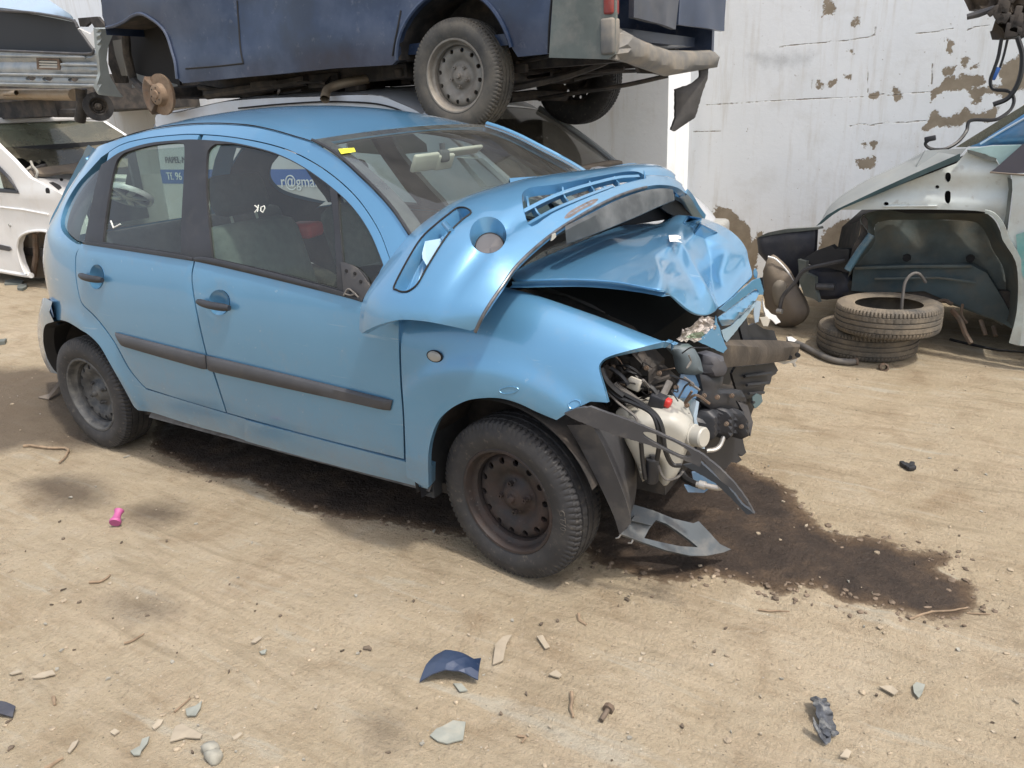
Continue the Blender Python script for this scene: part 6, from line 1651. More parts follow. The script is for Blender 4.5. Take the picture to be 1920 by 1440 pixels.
sheet('boot_lid', [(-80, -20), (60, -20), (105, 9), (132, 27), (133, 36), (100, 29), (62, 22), (0, 14), (-80, 8)], lambda x, y: 1.52 - .002 * (y - 20) * 0 + .006 * max(0, 20 - y), PALEBLUE, tc_, .03, 10)
bevel_poly_tube('lid_seal', [onY(x, y, 1.50) for x, y in cr([(-80, 14), (0, 20), (62, 24), (133, 37), (146, 52)], 5)], .012, GREYPL, tc_, 6)
bevel_poly_tube('boot_seal', [onY(x, y, 1.485) for x, y in cr([(-80, 93), (0, 95), (100, 99), (165, 101), (175, 95), (168, 84), (148, 56)], 5)], .012, GREYPL, tc_, 6)
sheet('rear_pillar', [(144, 52), (156, 58), (169, 64), (175, 56), (178, 90), (172, 92), (158, 72)], yt_(.03), WHITEP, tc_, .03, 7)
sheet('rear_wing', [(180, 54), (225, 54), (213, 62), (203, 86), (200, 112), (206, 142), (221, 169), (231, 181), (226, 182), (206, 180), (187, 178), (180, 165), (188, 140), (186, 112), (182, 84)], lambda x, y: 1.40 + .0055 * max(0, x - 185), mat('primer_grey_wing', (.26, .29, .29), .5, .1, .2, var=(4, .12), dirt=((.4, .36, .28), 7, .5, .85, .4)), tc_, .03, 7)
sheet('wheel_liner', [(206, 58), (236, 52), (240, 120), (236, 156), (216, 156), (203, 120), (203, 86)], lambda x, y: 1.78, DARKIRON, tc_, .03, 9)
sheet('liner_patch', [(211, 76), (226, 74), (230, 100), (236, 142), (228, 142), (216, 104)], lambda x, y: 1.74, mat('pale_liner', (.13, .125, .11), .7), tc_, .02, 9)
sheet('lamp_mount', [(146, 34), (182, 31), (200, 52), (178, 54), (170, 40), (160, 50), (150, 50)], yt_(.10), DARKIRON, tc_, .03, 8)
MB().tube([onY(-80, 176, 1.62), onY(40, 177, 1.62), onY(138, 178, 1.62)], .052, 14).build('silencer', MUFFLER, tc_)
MB().tube([onY(8, 176, 1.54), onY(22, 174, 1.50), onY(31, 174, 1.46)], .022, 12, False).build('tailpipe', MUFFLER, tc_)
sp_m = MB(); sp_m.tube([onY(152, 165, 1.65), onY(154, 200, 1.65), onY(150, 226, 1.65)], .05, 10); sp_m.box(onY(70, 205, 1.95), (1.6, .5, .16)); sp_m.tube([onY(100, 212, 1.75), onY(190, 212, 1.75)], .04, 8)
sp_m.build('rear_axle', DARKIRON, tc_)
make_wheel('wheel', tc_, tuple(onY(184, 200, 1.68)), (0, .3, math.pi / 2 - .5), DARKIRON, RUBBER, R=.125, W=.12, rr=.07)
MB().box((-6.6, 3.2, 1.95), (1.9, 3.2, .4)).build('underbody', DARKIRON, tc_)
o_ = MB(); o_.grid([[onY(x, y, yy) for x, y in ((-80, 160), (-80, 20))] for yy in (1.5, 4.2)]); o_.grid([[onY(188, y, 1.5) + V((0, dy, 0)) for y in (112, 165)] for dy in (.3, 2.2)]); o_.build('body_side', BARESHEET, tc_)
# ------------------------------------------------------------------ stripped teal car at the right
gc = thing('teal_car', 'stripped teal car shell with bare white inner wing and no wheel', 'car')
loft('bonnet', [[(1532, 424, 2.30), (1567, 395, 2.30), (1640, 361, 2.30), (1713, 327, 2.30), (1797, 291, 2.30)], [(1537, 418, 2.45), (1560, 382, 2.55), (1615, 343, 2.60), (1682, 311, 2.60), (1735, 282, 2.60), ], [(1545, 416, 2.9), (1570, 384, 3.2), (1625, 347, 3.3), (1690, 315, 3.3), (1745, 286, 3.3)]], GREYSHEET, gc, 5, 24, closed=False)
sheet('bonnet_back', [(1713, 322), (1735, 282), (1812, 278), (1797, 296), (1760, 310)], lin(1713, 2.4, 1812, 2.55), GREYSHEET, gc, .01, 10)
sheet('bonnet_edge', [(1530, 424), (1550, 404), (1570, 392), (1640, 359), (1713, 326), (1800, 288), (1800, 300), (1747, 321), (1663, 357), (1580, 391), (1560, 404), (1540, 420)], lin(1530, 2.29, 1800, 2.29), mat('dark_teal_edge', (.03, .062, .068), .5, .2, .4, var=(6, .3)), gc, .03, 8)
slots = [sm([(1773, 326), (1777, 323), (1782, 325), (1783, 333), (1780, 341), (1775, 341), (1772, 334)], 2), sm([(1772, 361), (1777, 358), (1782, 361), (1782, 376), (1778, 382), (1773, 379), (1771, 370)], 2),
         [(1757 + 4 * math.cos(a), 351 + 3.5 * math.sin(a)) for a in np.linspace(0, 6.28, 9)[:-1]], [(1662 + 5 * math.cos(a), 382 + 4 * math.sin(a)) for a in np.linspace(0, 6.28, 9)[:-1]]]
wing_o = loop([(1577, 389), (1640, 367), (1713, 337), (1793, 307)], [(1793, 307), (1813, 284)], [(1813, 284), (1840, 290), (1867, 300)], [(1867, 300), (1880, 318), (1895, 325)], [(1895, 325), (1896, 360), (1890, 400), (1880, 432)],
              [(1880, 432), (1872, 418), (1860, 405), (1830, 395), (1713, 392), (1613, 393), (1577, 393)], n=4)
wi = sheet('inner_wing', wing_o, lambda x, y: 2.36, TEALIN, gc, .04, 11, holes=slots, push=lambda x, y: V((0, .012 * math.sin((y - 340) * .11), 0)))
sheet('inner_wing_back', [(1600, 380), (1713, 330), (1810, 290), (1890, 330), (1880, 400), (1700, 400)], lambda x, y: 2.44, SEAM, gc, .01, 20)
MB().tube([onY(1657, 387, 2.345), onY(1757, 386, 2.345)], .006, 6).build('pressed_rib', TEALIN, wi)
for q_, d in (([(1813, 281), (1840, 286), (1869, 297), (1866, 303), (1850, 300), (1815, 287)], 2.33), ([(1889, 333), (1897, 336), (1899, 350), (1889, 432), (1880, 431), (1886, 400), (1891, 355)], 2.32)):
    sheet('sealer_strip', q_, lambda x, y: d, VANGREY, gc, .02, 8)
# rear edge of the arch down to the sill, hinge pillar
sheet('arch_pillar', loop([(1878, 430), (1888, 458), (1905, 486), (1912, 530), (1909, 590), (1893, 643)], [(1893, 643), (1912, 648), (1990, 655)], [(1990, 655), (1990, 325)], [(1990, 325), (1897, 325)], [(1897, 325), (1898, 380), (1889, 432)], n=3), lambda x, y: 2.30 - .0006 * (x - 1890), TEALIN, gc, .05, 12)
for q_ in ([(1905, 440), (1935, 430), (1990, 425), (1990, 560), (1945, 560), (1918, 520), (1908, 480)],):
    sheet('teal_patch', q_, lambda x, y: 2.285 - .0006 * (x - 1890), mat('teal_overspray', (.15, .36, .35), .5, .1, .2, var=(3, .3), dirt=((.5, .52, .48), 5, .45, .7, .7)), gc, .004, 12)
sheet('arch_rim', loop([(1847, 400), (1862, 406), (1874, 424), (1880, 450), (1903, 486), (1909, 528), (1906, 588), (1892, 643)], [(1892, 643), (1912, 648)], [(1912, 648), (1919, 590), (1921, 530), (1914, 484), (1893, 448), (1882, 420), (1865, 400), (1847, 394)], n=3), lambda x, y: 2.27, mat('scraped_pale_teal', (.34, .38, .36), .6, var=(8, .3), dirt=((.3, .22, .14), 6, .5, .8, .6)), gc, .04, 8)
# wheel housing
outer_a = [(1590, 520), (1600, 486), (1628, 442), (1612, 412), (1640, 396), (1713, 393), (1830, 396), (1860, 408), (1874, 430), (1884, 456), (1903, 488), (1909, 532), (1906, 592), (1900, 618)]
in_a = [(1596, 520), (1612, 490), (1640, 455), (1640, 424), (1660, 414), (1720, 412), (1815, 414), (1840, 425), (1852, 445), (1862, 470), (1880, 500), (1886, 536), (1884, 590), (1880, 606)]
oa = [onY(x, y, 2.38) for x, y in cr(outer_a, 4)]; ia = [onY(x, y, 2.66) for x, y in cr(in_a, 4)]
ma = [a.lerp(b_, .5) + V((0, .05, .02)) for a, b_ in zip(oa, ia)]
MB().grid([oa, ma, ia]).build('wheel_housing', TEALDARK, gc)
hb = sheet('housing_back', cr(in_a, 3) + [(1880, 606), (1861, 594), (1779, 566), (1733, 546), (1640, 548), (1596, 522)], lambda x, y: 2.67, TEALDARK, gc, .02, 12, push=lambda x, y: V((0, .03 * noise.noise(V((x * .02, y * .02, 4))) - .0006 * max(0, y - 500), 0)))
sheet('chassis_rail', [(1600, 503), (1660, 500), (1823, 498), (1850, 512), (1880, 560), (1901, 600), (1901, 618), (1861, 596), (1779, 566), (1733, 546), (1640, 549), (1596, 545)], lambda x, y: 2.56 + .0004 * (y - 500), mat('dark_teal_rail', (.05, .078, .090), .6, .1, .1, var=(4, .3), dirt=((.19, .15, .10), 5, .45, .8, .55)), gc, .06, 10)
MB().tube([onY(1603, 503, 2.54), onY(1700, 500, 2.54), onY(1822, 499, 2.54)], .010, 6).build('rail_flange', TEALDARK, gc)
MB().tube([onY(1640, 523, 2.54), onY(1760, 521, 2.54), onY(1830, 530, 2.54)], .008, 6).build('rail_flange', TEALDARK, gc)
for x, y in ((1700, 484), (1819, 485)):
    p = onY(x, y, 2.60); MB().lathe([(0, -.01), (.022, -.01), (.024, .02)], p, (0, 1, 0), 12).build('drain_hole', SEAM, hb)
MB().tube([onY(1589, 506, 2.36), onY(1612, 470, 2.37), onY(1634, 440, 2.38)], .022, 8).build('bonnet_stay', mat('stay_paint', (.05, .11, .15), .5, dirt=(DUST, 9, .45, .8, .5)), gc)
sheet('stay_bracket', [(1617, 402), (1626, 412), (1627, 440), (1606, 470), (1597, 500), (1590, 500), (1598, 466), (1612, 440)], lambda x, y: 2.40, DARKIRON, gc, .02, 8)
# windscreen pillar, screen edge, door glass
sheet('windscreen', [(1792, 276), (1826, 255), (1920, 197), (1990, 155), (1990, 175), (1920, 215), (1834, 270), (1812, 276)], lambda x, y: 2.55 + .004 * (270 - y) * 0, DIRTYGLASS, gc, .02, 12)
sheet('front_pillar', [(1818, 275), (1834, 269), (1920, 214), (1990, 172), (1990, 240), (1920, 271), (1862, 272), (1838, 275)], lambda x, y: 2.40, TEALBLUE, gc, .04, 10, bulge=(20, .02))
bevel_poly_tube('pillar_line', [onY(x, y, 2.375) for x, y in ((1838, 270), (1880, 245), (1990, 183))], .006, PALEBLUE, gc, 6)
sheet('pillar_base', [(1815, 280), (1862, 274), (1920, 272), (1990, 268), (1990, 330), (1896, 327), (1880, 318), (1868, 298), (1840, 287)], lambda x, y: 2.33, mat('pale_teal_base', (.30, .44, .44), .5, .1, .3, var=(3, .3)), gc, .04, 10)
sheet('door_glass', [(1857, 322), (1866, 316), (1920, 268), (1990, 215), (1990, 328), (1920, 327)], lambda x, y: 2.29, mat('dark_tinted_pane', (.045, .05, .075), .12, coat=.5), gc, .012, 12)
bevel_poly_tube('glass_trim', [onY(x, y, 2.28) for x, y in ((1856, 323), (1920, 328), (1990, 331))], .005, BROWNPL, gc, 6)
# smashed nose of that car
sheet('slate_bumper', [(1419, 447), (1435, 438), (1470, 434), (1529, 431), (1527, 470), (1505, 490), (1492, 545), (1470, 545), (1440, 495), (1422, 475)], lin(1419, 3.0, 1529, 2.8), DARKPL, gc, .03, 10, bulge=(20, .03))
sheet('bumper_ledge', [(1419, 446), (1440, 436), (1470, 430), (1534, 426), (1536, 430), (1500, 434), (1470, 437), (1440, 442)], lin(1419, 2.98, 1536, 2.76), VANGREY, gc, .05, 8)
sheet('wing_liner', sm([(1441, 481), (1456, 486), (1478, 510), (1490, 535), (1505, 560), (1513, 585), (1500, 606), (1470, 616), (1450, 602), (1434, 565), (1430, 520)], 3), lin(1430, 2.75, 1513, 2.6), BROWNPL, gc, .03, 8, bulge=(26, .07))
sheet('liner_recess', sm([(1447, 545), (1452, 530), (1463, 526), (1474, 534), (1474, 552), (1466, 570), (1454, 572)], 3), lambda x, y: 2.60, mat('pale_brown_plastic', (.20, .175, .14), .7), gc, .02, 7, bulge=(10, .02))
bevel_poly_tube('liner_edge', [onY(x, y, 2.66) for x, y in cr([(1440, 481), (1456, 487), (1478, 511), (1492, 537)], 4)], .007, WHITEP, gc, 6)
sheet('lamp_frame', [(1493, 490), (1511, 482), (1530, 470), (1558, 460), (1566, 467), (1592, 467), (1590, 512), (1560, 503), (1530, 500), (1512, 494)], lin(1493, 2.6, 1592, 2.5), BLACK, gc, .05, 8)
sheet('lamp_bracket', [(1496, 486), (1511, 490), (1510, 512), (1528, 520), (1528, 540), (1535, 567), (1525, 560), (1508, 555), (1499, 530)], lin(1496, 2.58, 1535, 2.5), VANGREY, gc, .03, 8)
sheet('nose_mass', [(1505, 500), (1590, 500), (1604, 548), (1570, 560), (1550, 562), (1532, 560), (1512, 540)], lambda x, y: 2.62, DARKPL, gc, .06, 10, bulge=(8, .03))
MB().tube([onY(1531, 537, 2.52), onY(1565, 538, 2.52)], .022, 8).build('nose_tube', GREYPL, gc)
cable('coolant_pipe', [(1584, 488, 2.48), (1546, 496, 2.46), (1508, 507, 2.46), (1489, 532, 2.47), (1468, 556, 2.48), (1461, 582, 2.48)], .013, GREYPL, gc)
MB().tube([onY(1457, 583, 2.47), onY(1467, 584, 2.46)], .017, 8).build('pipe_flange', BARE, gc)
for pts, r, mm in (([(1784, 580, 2.5), (1800, 600, 2.48), (1810, 625, 2.45), (1821, 644, 2.42)], .016, IRON), ([(1805, 570, 2.5), (1803, 590, 2.5), (1813, 606, 2.5)], .008, IRON), ([(1838, 600, 2.55), (1848, 628, 2.5)], .012, IRON), ([(1862, 612, 2.6), (1867, 630, 2.55)], .012, IRON), ([(1690, 600, 2.6), (1760, 565, 2.55), (1785, 570, 2.5)], .012, IRON)):
    cable('hanging_rod', pts, r, mm, gc)
MB().box((3.7, 3.1, .32), (1.9, 1.0, .10)).build('floor_pan', DARKIRON, gc)
MB().box((5.2, 3.1, .75), (1.6, 1.5, .9), None, .05).build('cabin_shell', TEAL, gc)
MB().grid([[V((x, 2.33, z)) for x in (4.1, 6.0)] for z in (.15, 1.0)]).build('door_shell', TEAL, gc)
MB().grid([[V((x, y, z)) for y in (2.7, 3.7)] for x, z in ((2.85, .2), (2.9, .7), (3.5, .95))]).build('bay_floor', DARKIRON, gc)

# wreck stacked above it: only the hanging engine corner shows
hw = thing('hanging_engine', 'brown oily engine corner with dangling wires at the upper right', 'engine')
sheet('gearbox', [(1807, -40), (1807, 0), (1818, 14), (1839, 21), (1862, 15), (1870, 12), (1868, 36), (1860, 55), (1855, 64), (1860, 76), (1880, 72), (1898, 74), (1920, 60), (1990, 40), (1990, -40)], lin(1807, 2.95, 1990, 2.85), mat('oily_brown_casting', (.06, .045, .032), .6, .2, var=(9, .5), dirt=((.16, .12, .08), 8, .5, .75, .6), bmp=(30, .6, .01)), hw, .25, 9,
      push=lambda x, y: V((0, .05 * noise.noise(V((x * .06, y * .06, 2))), .03 * noise.noise(V((x * .08, y * .08, 7))))))
mb = MB()
for i in range(14):
    mb.box(onY(random.uniform(1860, 1950), random.uniform(-10, 62), 2.86), (random.uniform(.04, .12), .06, random.uniform(.03, .1)), Matrix.Rotation(random.uniform(0, 3), 3, 'Y'), .008)
tag(mb.build('engine_bits', DARKIRON, hw), kind='stuff')
MB().tube([onY(1813, 32, 2.9), onY(1835, 26, 2.9), onY(1866, 15, 2.88)], [.016, .02, .016], 8).build('lever', GREYPL, hw)
MB().box((4.15, 3.1, 2.55), (.6, .4, .5), None, .05).build('engine_block', DARKIRON, hw)
for pts, r, mm in (([(1878, 72, 2.85), (1872, 105, 2.85), (1865, 127, 2.85), (1857, 151, 2.85), (1863, 167, 2.85), (1891, 171, 2.83), (1901, 186, 2.82), (1896, 204, 2.8), (1880, 218, 2.75), (1862, 225, 2.72), (1820, 226, 2.7), (1812, 246, 2.68), (1796, 266, 2.6), (1772, 279, 2.55), (1746, 279, 2.55), (1735, 270, 2.55), (1743, 261, 2.55)], .010, CABLE),
                   ([(1908, 70, 2.8), (1917, 106, 2.8), (1911, 150, 2.8), (1891, 183, 2.8), (1862, 196, 2.8)], .014, CABLE), ([(1889, 74, 2.86), (1882, 104, 2.86), (1874, 128, 2.86), (1866, 137, 2.86)], .007, CABLE)):
    cable('dangling_wire', pts, r, mm, hw)
MB().box(onY(1866, 138, 2.86), (.03, .025, .07), Matrix.Rotation(.3, 3, 'Y'), .006).build('wire_plug', SIGNBLUE, hw, True)
MB().box(onY(1744, 260, 2.55), (.06, .025, .03), Matrix.Rotation(-.2, 3, 'Y'), .006).build('wire_plug', BLACK, hw, True)

# ------------------------------------------------------------------ two loose tyres stacked, scrap on the ground
def loose_tyre(loc, rot, label):
    t_ = thing('tyre', label, 'tyre', loc, rot, 'two tyres stacked by the teal car')
    vs, fs = tyre_mesh(.292, .18, rb=.185)
    o_ = mesh_obj('tread_and_walls', vs, fs, RUBBER_DUSTY, t_, True, 32)
    MB().lathe([(.185, -.07), (.20, -.066), (.235, -.066), (.262, -.055), (.278, -.03), (.280, .03), (.262, .055), (.235, .066), (.20, .066), (.185, .07)], (0, 0, 0), (0, 1, 0), 48).build('inner_lining', mat('tyre_lining', (.075, .068, .058), .9, var=(8, .3), dirt=((.26, .21, .15), 6, .4, .7, .7)), t_)
    return t_
loose_tyre((3.165, 2.33, .088), (math.pi / 2, 0, .3), 'lower of two dusty tyres, lying flat on the dirt')
loose_tyre((3.275, 2.22, .262), (math.pi / 2 - .02, .02, 1.3), 'upper of two dusty tyres, lying on another tyre')
wr = thing('bent_rod', 'bent grey rod standing in the upper tyre', 'rod')
cable('rod', [(1690, 590, 2.35), (1692, 560, 2.35), (1697, 530, 2.36), (1710, 514, 2.38), (1724, 514, 2.40), (1736, 530, 2.42)], .009, GREYCABLE, wr, 8)
def gz(px, py, dz=0.0):
    p = onZ(px, py, 0.0); return V((p.x, p.y, ground_z(p.x, p.y) + dz))
hp = [(1478, 646), (1500, 655), (1530, 668), (1560, 680), (1590, 684), (1606, 683)]
ho = thing('loose_hose', 'grey rubber hose lying on the dirt beside the lower tyre', 'hose')
HP = cr([tuple(gz(*p, .02)) for p in hp], 6); MB().tube(HP, .020, 10).build('hose', mat('worn_hose', (.10, .095, .09), .8, var=(12, .3), dirt=((.3, .25, .18), 9, .45, .75, .6)), ho)
MB().tube(HP[-3:], .023, 10).build('hose_end', IRON, ho)

flakes = [  # picture outline of flat scraps: name, label, category, colour, thickness, points
    ('navy_shard', 'curled navy blue bodywork shard lying in the foreground', 'shard', VANBLUE, [(787, 1281), (800, 1262), (817, 1249), (837, 1243), (858, 1250), (880, 1253), (890, 1257), (903, 1247), (897, 1284), (850, 1281)], .05),
    ('plastic_shard', 'pale grey piece tucked under the navy blue shard', 'shard', None, [(850, 1283), (866, 1285), (877, 1297), (862, 1299)], 0),
    ('plastic_shard', 'large pale grey flake in front of the navy blue shard', 'shard', None, [(806, 1378), (818, 1366), (850, 1350), (873, 1352), (868, 1386), (838, 1393), (820, 1388)], 0),
    ('plastic_shard', 'curved beige sliver to the right of the navy shard', 'shard', 1, [(924, 1249), (930, 1215), (945, 1198), (960, 1194), (950, 1215), (944, 1243)], .01),
    ('plastic_shard', 'beige splinter standing alone right of the curved sliver', 'shard', 1, [(1006, 1197), (1018, 1195), (1031, 1217), (1022, 1221)], 0),
    ('plastic_shard', 'pale wedge lying below the beige splinter', 'shard', 1, [(1029, 1269), (1043, 1259), (1054, 1270), (1048, 1275)], 0),
    ('plastic_shard', 'pale triangular flake at the right of the foreground', 'shard', None, [(1711, 1288), (1718, 1283), (1734, 1287), (1728, 1305), (1722, 1312), (1713, 1302)], 0),
    ('plastic_shard', 'sand coloured flake left of the pale triangular flake', 'shard', 1, [(1648, 1290), (1672, 1288), (1684, 1300), (1676, 1306)], 0),
    ('plastic_shard', 'small pale flake below the torn black strip', 'shard', 1, [(1574, 1424), (1586, 1411), (1596, 1416), (1590, 1427)], 0),
    ('plastic_shard', 'grey green forked flake at the left foreground', 'shard', None, [(347, 1327), (366, 1321), (378, 1312), (376, 1325), (367, 1340), (350, 1340)], 0),
    ('plastic_shard', 'broad sand coloured triangle flake at the left foreground', 'shard', 1, [(318, 1389), (328, 1360), (341, 1355), (379, 1376), (375, 1383), (347, 1381)], 0),
    ('plastic_shard', 'boot shaped pale flake at the left foreground', 'shard', None, [(244, 1408), (262, 1396), (266, 1384), (280, 1380), (276, 1392), (265, 1405), (262, 1414), (250, 1415)], 0),
    ('plastic_shard', 'narrow pale sliver beside the boot shaped flake', 'shard', 1, [(126, 1408), (136, 1392), (148, 1388), (142, 1398), (130, 1411)], 0),
    ('plastic_shard', 'small curved chip above the broad triangle flake', 'shard', 1, [(285, 1362), (296, 1348), (306, 1348), (300, 1357), (288, 1366)], 0),
    ('plastic_shard', 'small round chip left of the curved chip', 'shard', 1, [(206, 1373), (215, 1366), (224, 1370), (214, 1378)], 0),
    ('plastic_shard', 'flat sand coloured flake near the left edge', 'shard', 1, [(60, 1271), (75, 1262), (98, 1256), (104, 1264), (82, 1269)], 0),
    ('plastic_shard', 'tiny pair of pale chips at the left edge', 'shard', 1, [(17, 1264), (34, 1256), (42, 1260), (22, 1266)], 0),
    ('blue_shard', 'slate blue fragment cut off by the left edge', 'shard', DARKPL, [(-14, 1322), (4, 1322), (31, 1330), (24, 1346), (-14, 1344)], .015),
    ('plastic_shard', 'small tan flake in the middle foreground', 'shard', 1, [(470, 1205), (486, 1193), (492, 1196), (478, 1206)], 0),
    ('plastic_shard', 'tiny white flake below the tan flake', 'shard', None, [(486, 1221), (500, 1217), (497, 1224), (490, 1225)], 0),
]
GREYFL = mat('grey_green_flake', (.235, .245, .215), .7, var=(12, .15), dirt=(DUST, 12, .5, .8, .5)); SANDFL = mat('sand_flake', (.31, .265, .20), .8, var=(12, .15))
for nm, lb, ct, mm, pts, curl in flakes:
    P = [gz(*p, .006) for p in pts]
    ctr = sum(P, V((0, 0, 0))) / len(P)
    up = []
    p2_, tris, lp = cdt([(p.x, p.y) for p in P], [], .02)
    vs = []
    dx = max((p - ctr).length for p in P)
    for x, y in p2_:
        r = ((x - ctr.x) ** 2 + (y - ctr.y) ** 2) ** .5 / dx
        h = curl * (1 - r * r) + .004 * noise.noise(V((x * 40, y * 40, 0)))
        vs.append(V((x, y, ctr.z + .004 + h)))
    n_ = len(vs); fs = [tuple(t) for t in tris] + [tuple(i + n_ for i in reversed(t)) for t in tris]
    vs2 = vs + [v - V((0, 0, .004)) for v in vs]
    for l in lp: fs += [(l[i], l[i] + n_, l[(i + 1) % len(l)] + n_, l[(i + 1) % len(l)]) for i in range(len(l))]
    o_ = mesh_obj(nm, vs2, fs, GREYFL if mm is None else SANDFL if mm == 1 else mm, None, False)
    tag(o_, lb, ct); recalc(o_)
# torn black strip
ts = MB(); pth = cr([tuple(gz(1532, 1322, .03)), tuple(gz(1540, 1345, .035)), tuple(gz(1550, 1372, .02)), tuple(gz(1557, 1388, .02)), tuple(gz(1545, 1392, .015)), tuple(gz(1522, 1376, .045))], 6)
rows = []
for i, p in enumerate(pth):
    p = V(p); w_ = .020 + .003 * math.sin(i * 1.7); sd = RIGHT * w_ if i < 18 else V((-.2, .9, .2)) * w_ * .6
    rows.append([p - sd, p - sd * .3 + V((0, 0, .006)), p + sd * .3 + V((0, 0, -.004 + .006 * math.sin(i * 2.2))), p + sd])
ts.grid(rows); ts.grid([[q - V((0, 0, .004)) for q in r] for r in rows])
tag(ts.build('rubber_strip', mat('chalky_rubber', (.045, .05, .06), .7, var=(60, .6), dirt=((.3, .3, .28), 40, .5, .7, .6)), None), 'torn black rubber strip curled in the right foreground', 'strip')
# pink cap
c0 = gz(217, 985, .005); c1 = gz(233, 965, .045)
pk = MB(); ax = (c1 - c0); pk.lathe([(.0, -.003), (.022, -.003), (.024, .006), (.017, .02), (.014, .04), (.017, .056), (.020, .06), (.017, .06), (.012, .04)], c0 + V((0, 0, .02)), ax, 20)
tag(pk.build('pink_cap', mat('pink_plastic', (.38, .085, .22), .55), None), 'bright pink plastic cap lying on the dirt at the left', 'cap')
# grey two lobed stone
for k, (x, y, s_) in enumerate(((397, 1404, .026), (402, 1420, .026))):
    pass
st_ = thing('cracked_stone', 'grey stone split in two in the left foreground', 'stone')
for x, y, s_ in ((396, 1408, .024), (402, 1422, .024)):
    bm = bmesh.new(); bmesh.ops.create_icosphere(bm, subdivisions=2, radius=s_)
    c = gz(x, y, .012)
    vs = [v.co * (1 + .35 * noise.noise(v.co * 60)) for v in bm.verts]; vs = [V((v.x * 1.1, v.y * .8, v.z * .8)) + c for v in vs]; fs = [tuple(v.index for v in f.verts) for f in bm.faces]; bm.free()
    mesh_obj('stone_half', vs, fs, mat('grey_stone', (.27, .26, .22), .85, var=(30, .2)), st_, True, 60)
# bolt, clump, gasket bits
b1 = MB(); p0 = gz(1140, 1337, .012); p1 = gz(1127, 1356, .010); b1.tube([p0, p1], .007, 10); b1.lathe([(0, .012), (.014, .012), (.016, .008), (.016, -.002), (0, -.002)], p0, (p0 - p1), 8)
tag(b1.build('rusty_bolt', IRON, None), 'small rusty bolt lying in the middle foreground', 'bolt')
b1 = MB(); p0 = gz(1656, 694, .02); b1.lathe([(.016, -.02), (.024, -.02), (.026, .02), (.016, .022)], p0, (.3, -.8, .2), 14, True)
tag(b1.build('steel_bush', IRON, None), 'small rusty steel bush on the dirt in front of the tyres', 'bush')
b1 = MB()
for i in range(7): b1.box(gz(1690 + random.uniform(-2, 20), 869 + random.uniform(0, 12), .012), (.03, .02, .02), Matrix.Rotation(random.uniform(0, 3), 3, 'Z'), .005)
tag(b1.build('black_fragment', BLACK, None), 'small black broken plastic fragment on the dirt at the right', 'fragment')
sl = MB(); q = [gz(72, 748, .01), gz(95, 746, .03), gz(112, 733, .06), gz(117, 734, .05), gz(110, 742, .02), gz(92, 752, .012)]
sl.prism(q, V((0, 0, -.006))); tag(sl.build('metal_sliver', BROWNPL, None, False), 'curved grey sliver standing behind the rear wheel', 'sliver')
# twigs
TW = mat('dry_twig', (.22, .16, .105), .9, var=(30, .3))
twigs = [([(45, 840), (62, 838), (90, 841), (120, 840), (128, 846), (122, 858), (111, 869)], .009, 'forked dry twig on the dirt by the rear wheel'), ([(1705, 1161), (1740, 1148), (1780, 1142), (1815, 1137)], .004, 'long thin straw across the end of the oil stain'), ([(1813, 1148), (1840, 1151), (1857, 1152)], .003, 'short straw to the right of the oil stain'),
         ([(1424, 1144), (1450, 1147), (1480, 1148)], .004, 'thin straw below the oil stain'), ([(1084, 1152), (1087, 1165), (1098, 1174)], .006, 'short curved twig below the front wheel'), ([(1073, 1302), (1074, 1325), (1073, 1348)], .006, 'straight pale stick in the middle foreground'),
         ([(232, 1204), (250, 1197), (269, 1187)], .005, 'thin straight stick in the left foreground'), ([(82, 1440), (100, 1430), (118, 1419)], .006, 'stick at the bottom left corner'), ([(324, 1329), (340, 1317), (358, 1304)], .004, 'thin straw above the forked flake'), ([(170, 1096), (195, 1093), (208, 1082)], .006, 'crooked twig on the left dirt'),
         ([(100, 1305), (102, 1318)], .006, 'short upright stick at the left'), ([(970, 1375), (985, 1380), (978, 1392)], .004, 'thin hooked wire at the bottom'), ([(1780, 640), (1860, 655), (1920, 660)], .010, 'dark cable lying under the teal car')]
for pts, r, lb in twigs:
    P = cr([tuple(gz(*p, r)) for p in pts], 5)
    P = [V(p) + V((noise.noise(V(p) * 30) * .006, noise.noise(V(p) * 30 + V((5, 5, 5))) * .006, 0)) for p in P]
    mb = MB(); mb.tube(P, [r * (1 - .4 * i / len(P)) for i in range(len(P))], 6)
    tag(mb.build('cable' if 'cable' in lb else 'twig', CABLE if 'cable' in lb else TW, None), lb, 'cable' if 'cable' in lb else 'twig')
# pebbles and crumbs nobody could count
pv = []; pf = []
ico = bmesh.new(); bmesh.ops.create_icosphere(ico, subdivisions=1, radius=1); iv = [v.co.copy() for v in ico.verts]; if_ = [tuple(v.index for v in f.verts) for f in ico.faces]; ico.free()
rnd = random.Random(11)
for i in range(800):
    px, py = rnd.uniform(-40, 1960), 640 + 800 * rnd.random() ** 1.1
    p = onZ(px, py, 0)
    if not (-3.1 < p.x < 6.1 and -2.3 < p.y < 2.9): continue
    if -.7 < p.x < 3.0 and -.60 < p.y < .8: continue
    if sdf(oil_w, np.array([[p.x, p.y]]))[0] < .05 and rnd.random() < .75: continue
    s_ = .0022 + .0070 * rnd.random() ** 7 + .0008
    z = ground_z(p.x, p.y); k = len(pv); e = [rnd.uniform(.6, 1.4) for _ in range(3)]; R_ = Matrix.Rotation(rnd.uniform(0, 6.28), 3, 'Z')
    pv += [R_ @ V((v.x * e[0], v.y * e[1], v.z * e[2] * .6)) * s_ + V((p.x, p.y, z + s_ * .2)) for v in iv]
    pf += [tuple(j + k for j in f) for f in if_]
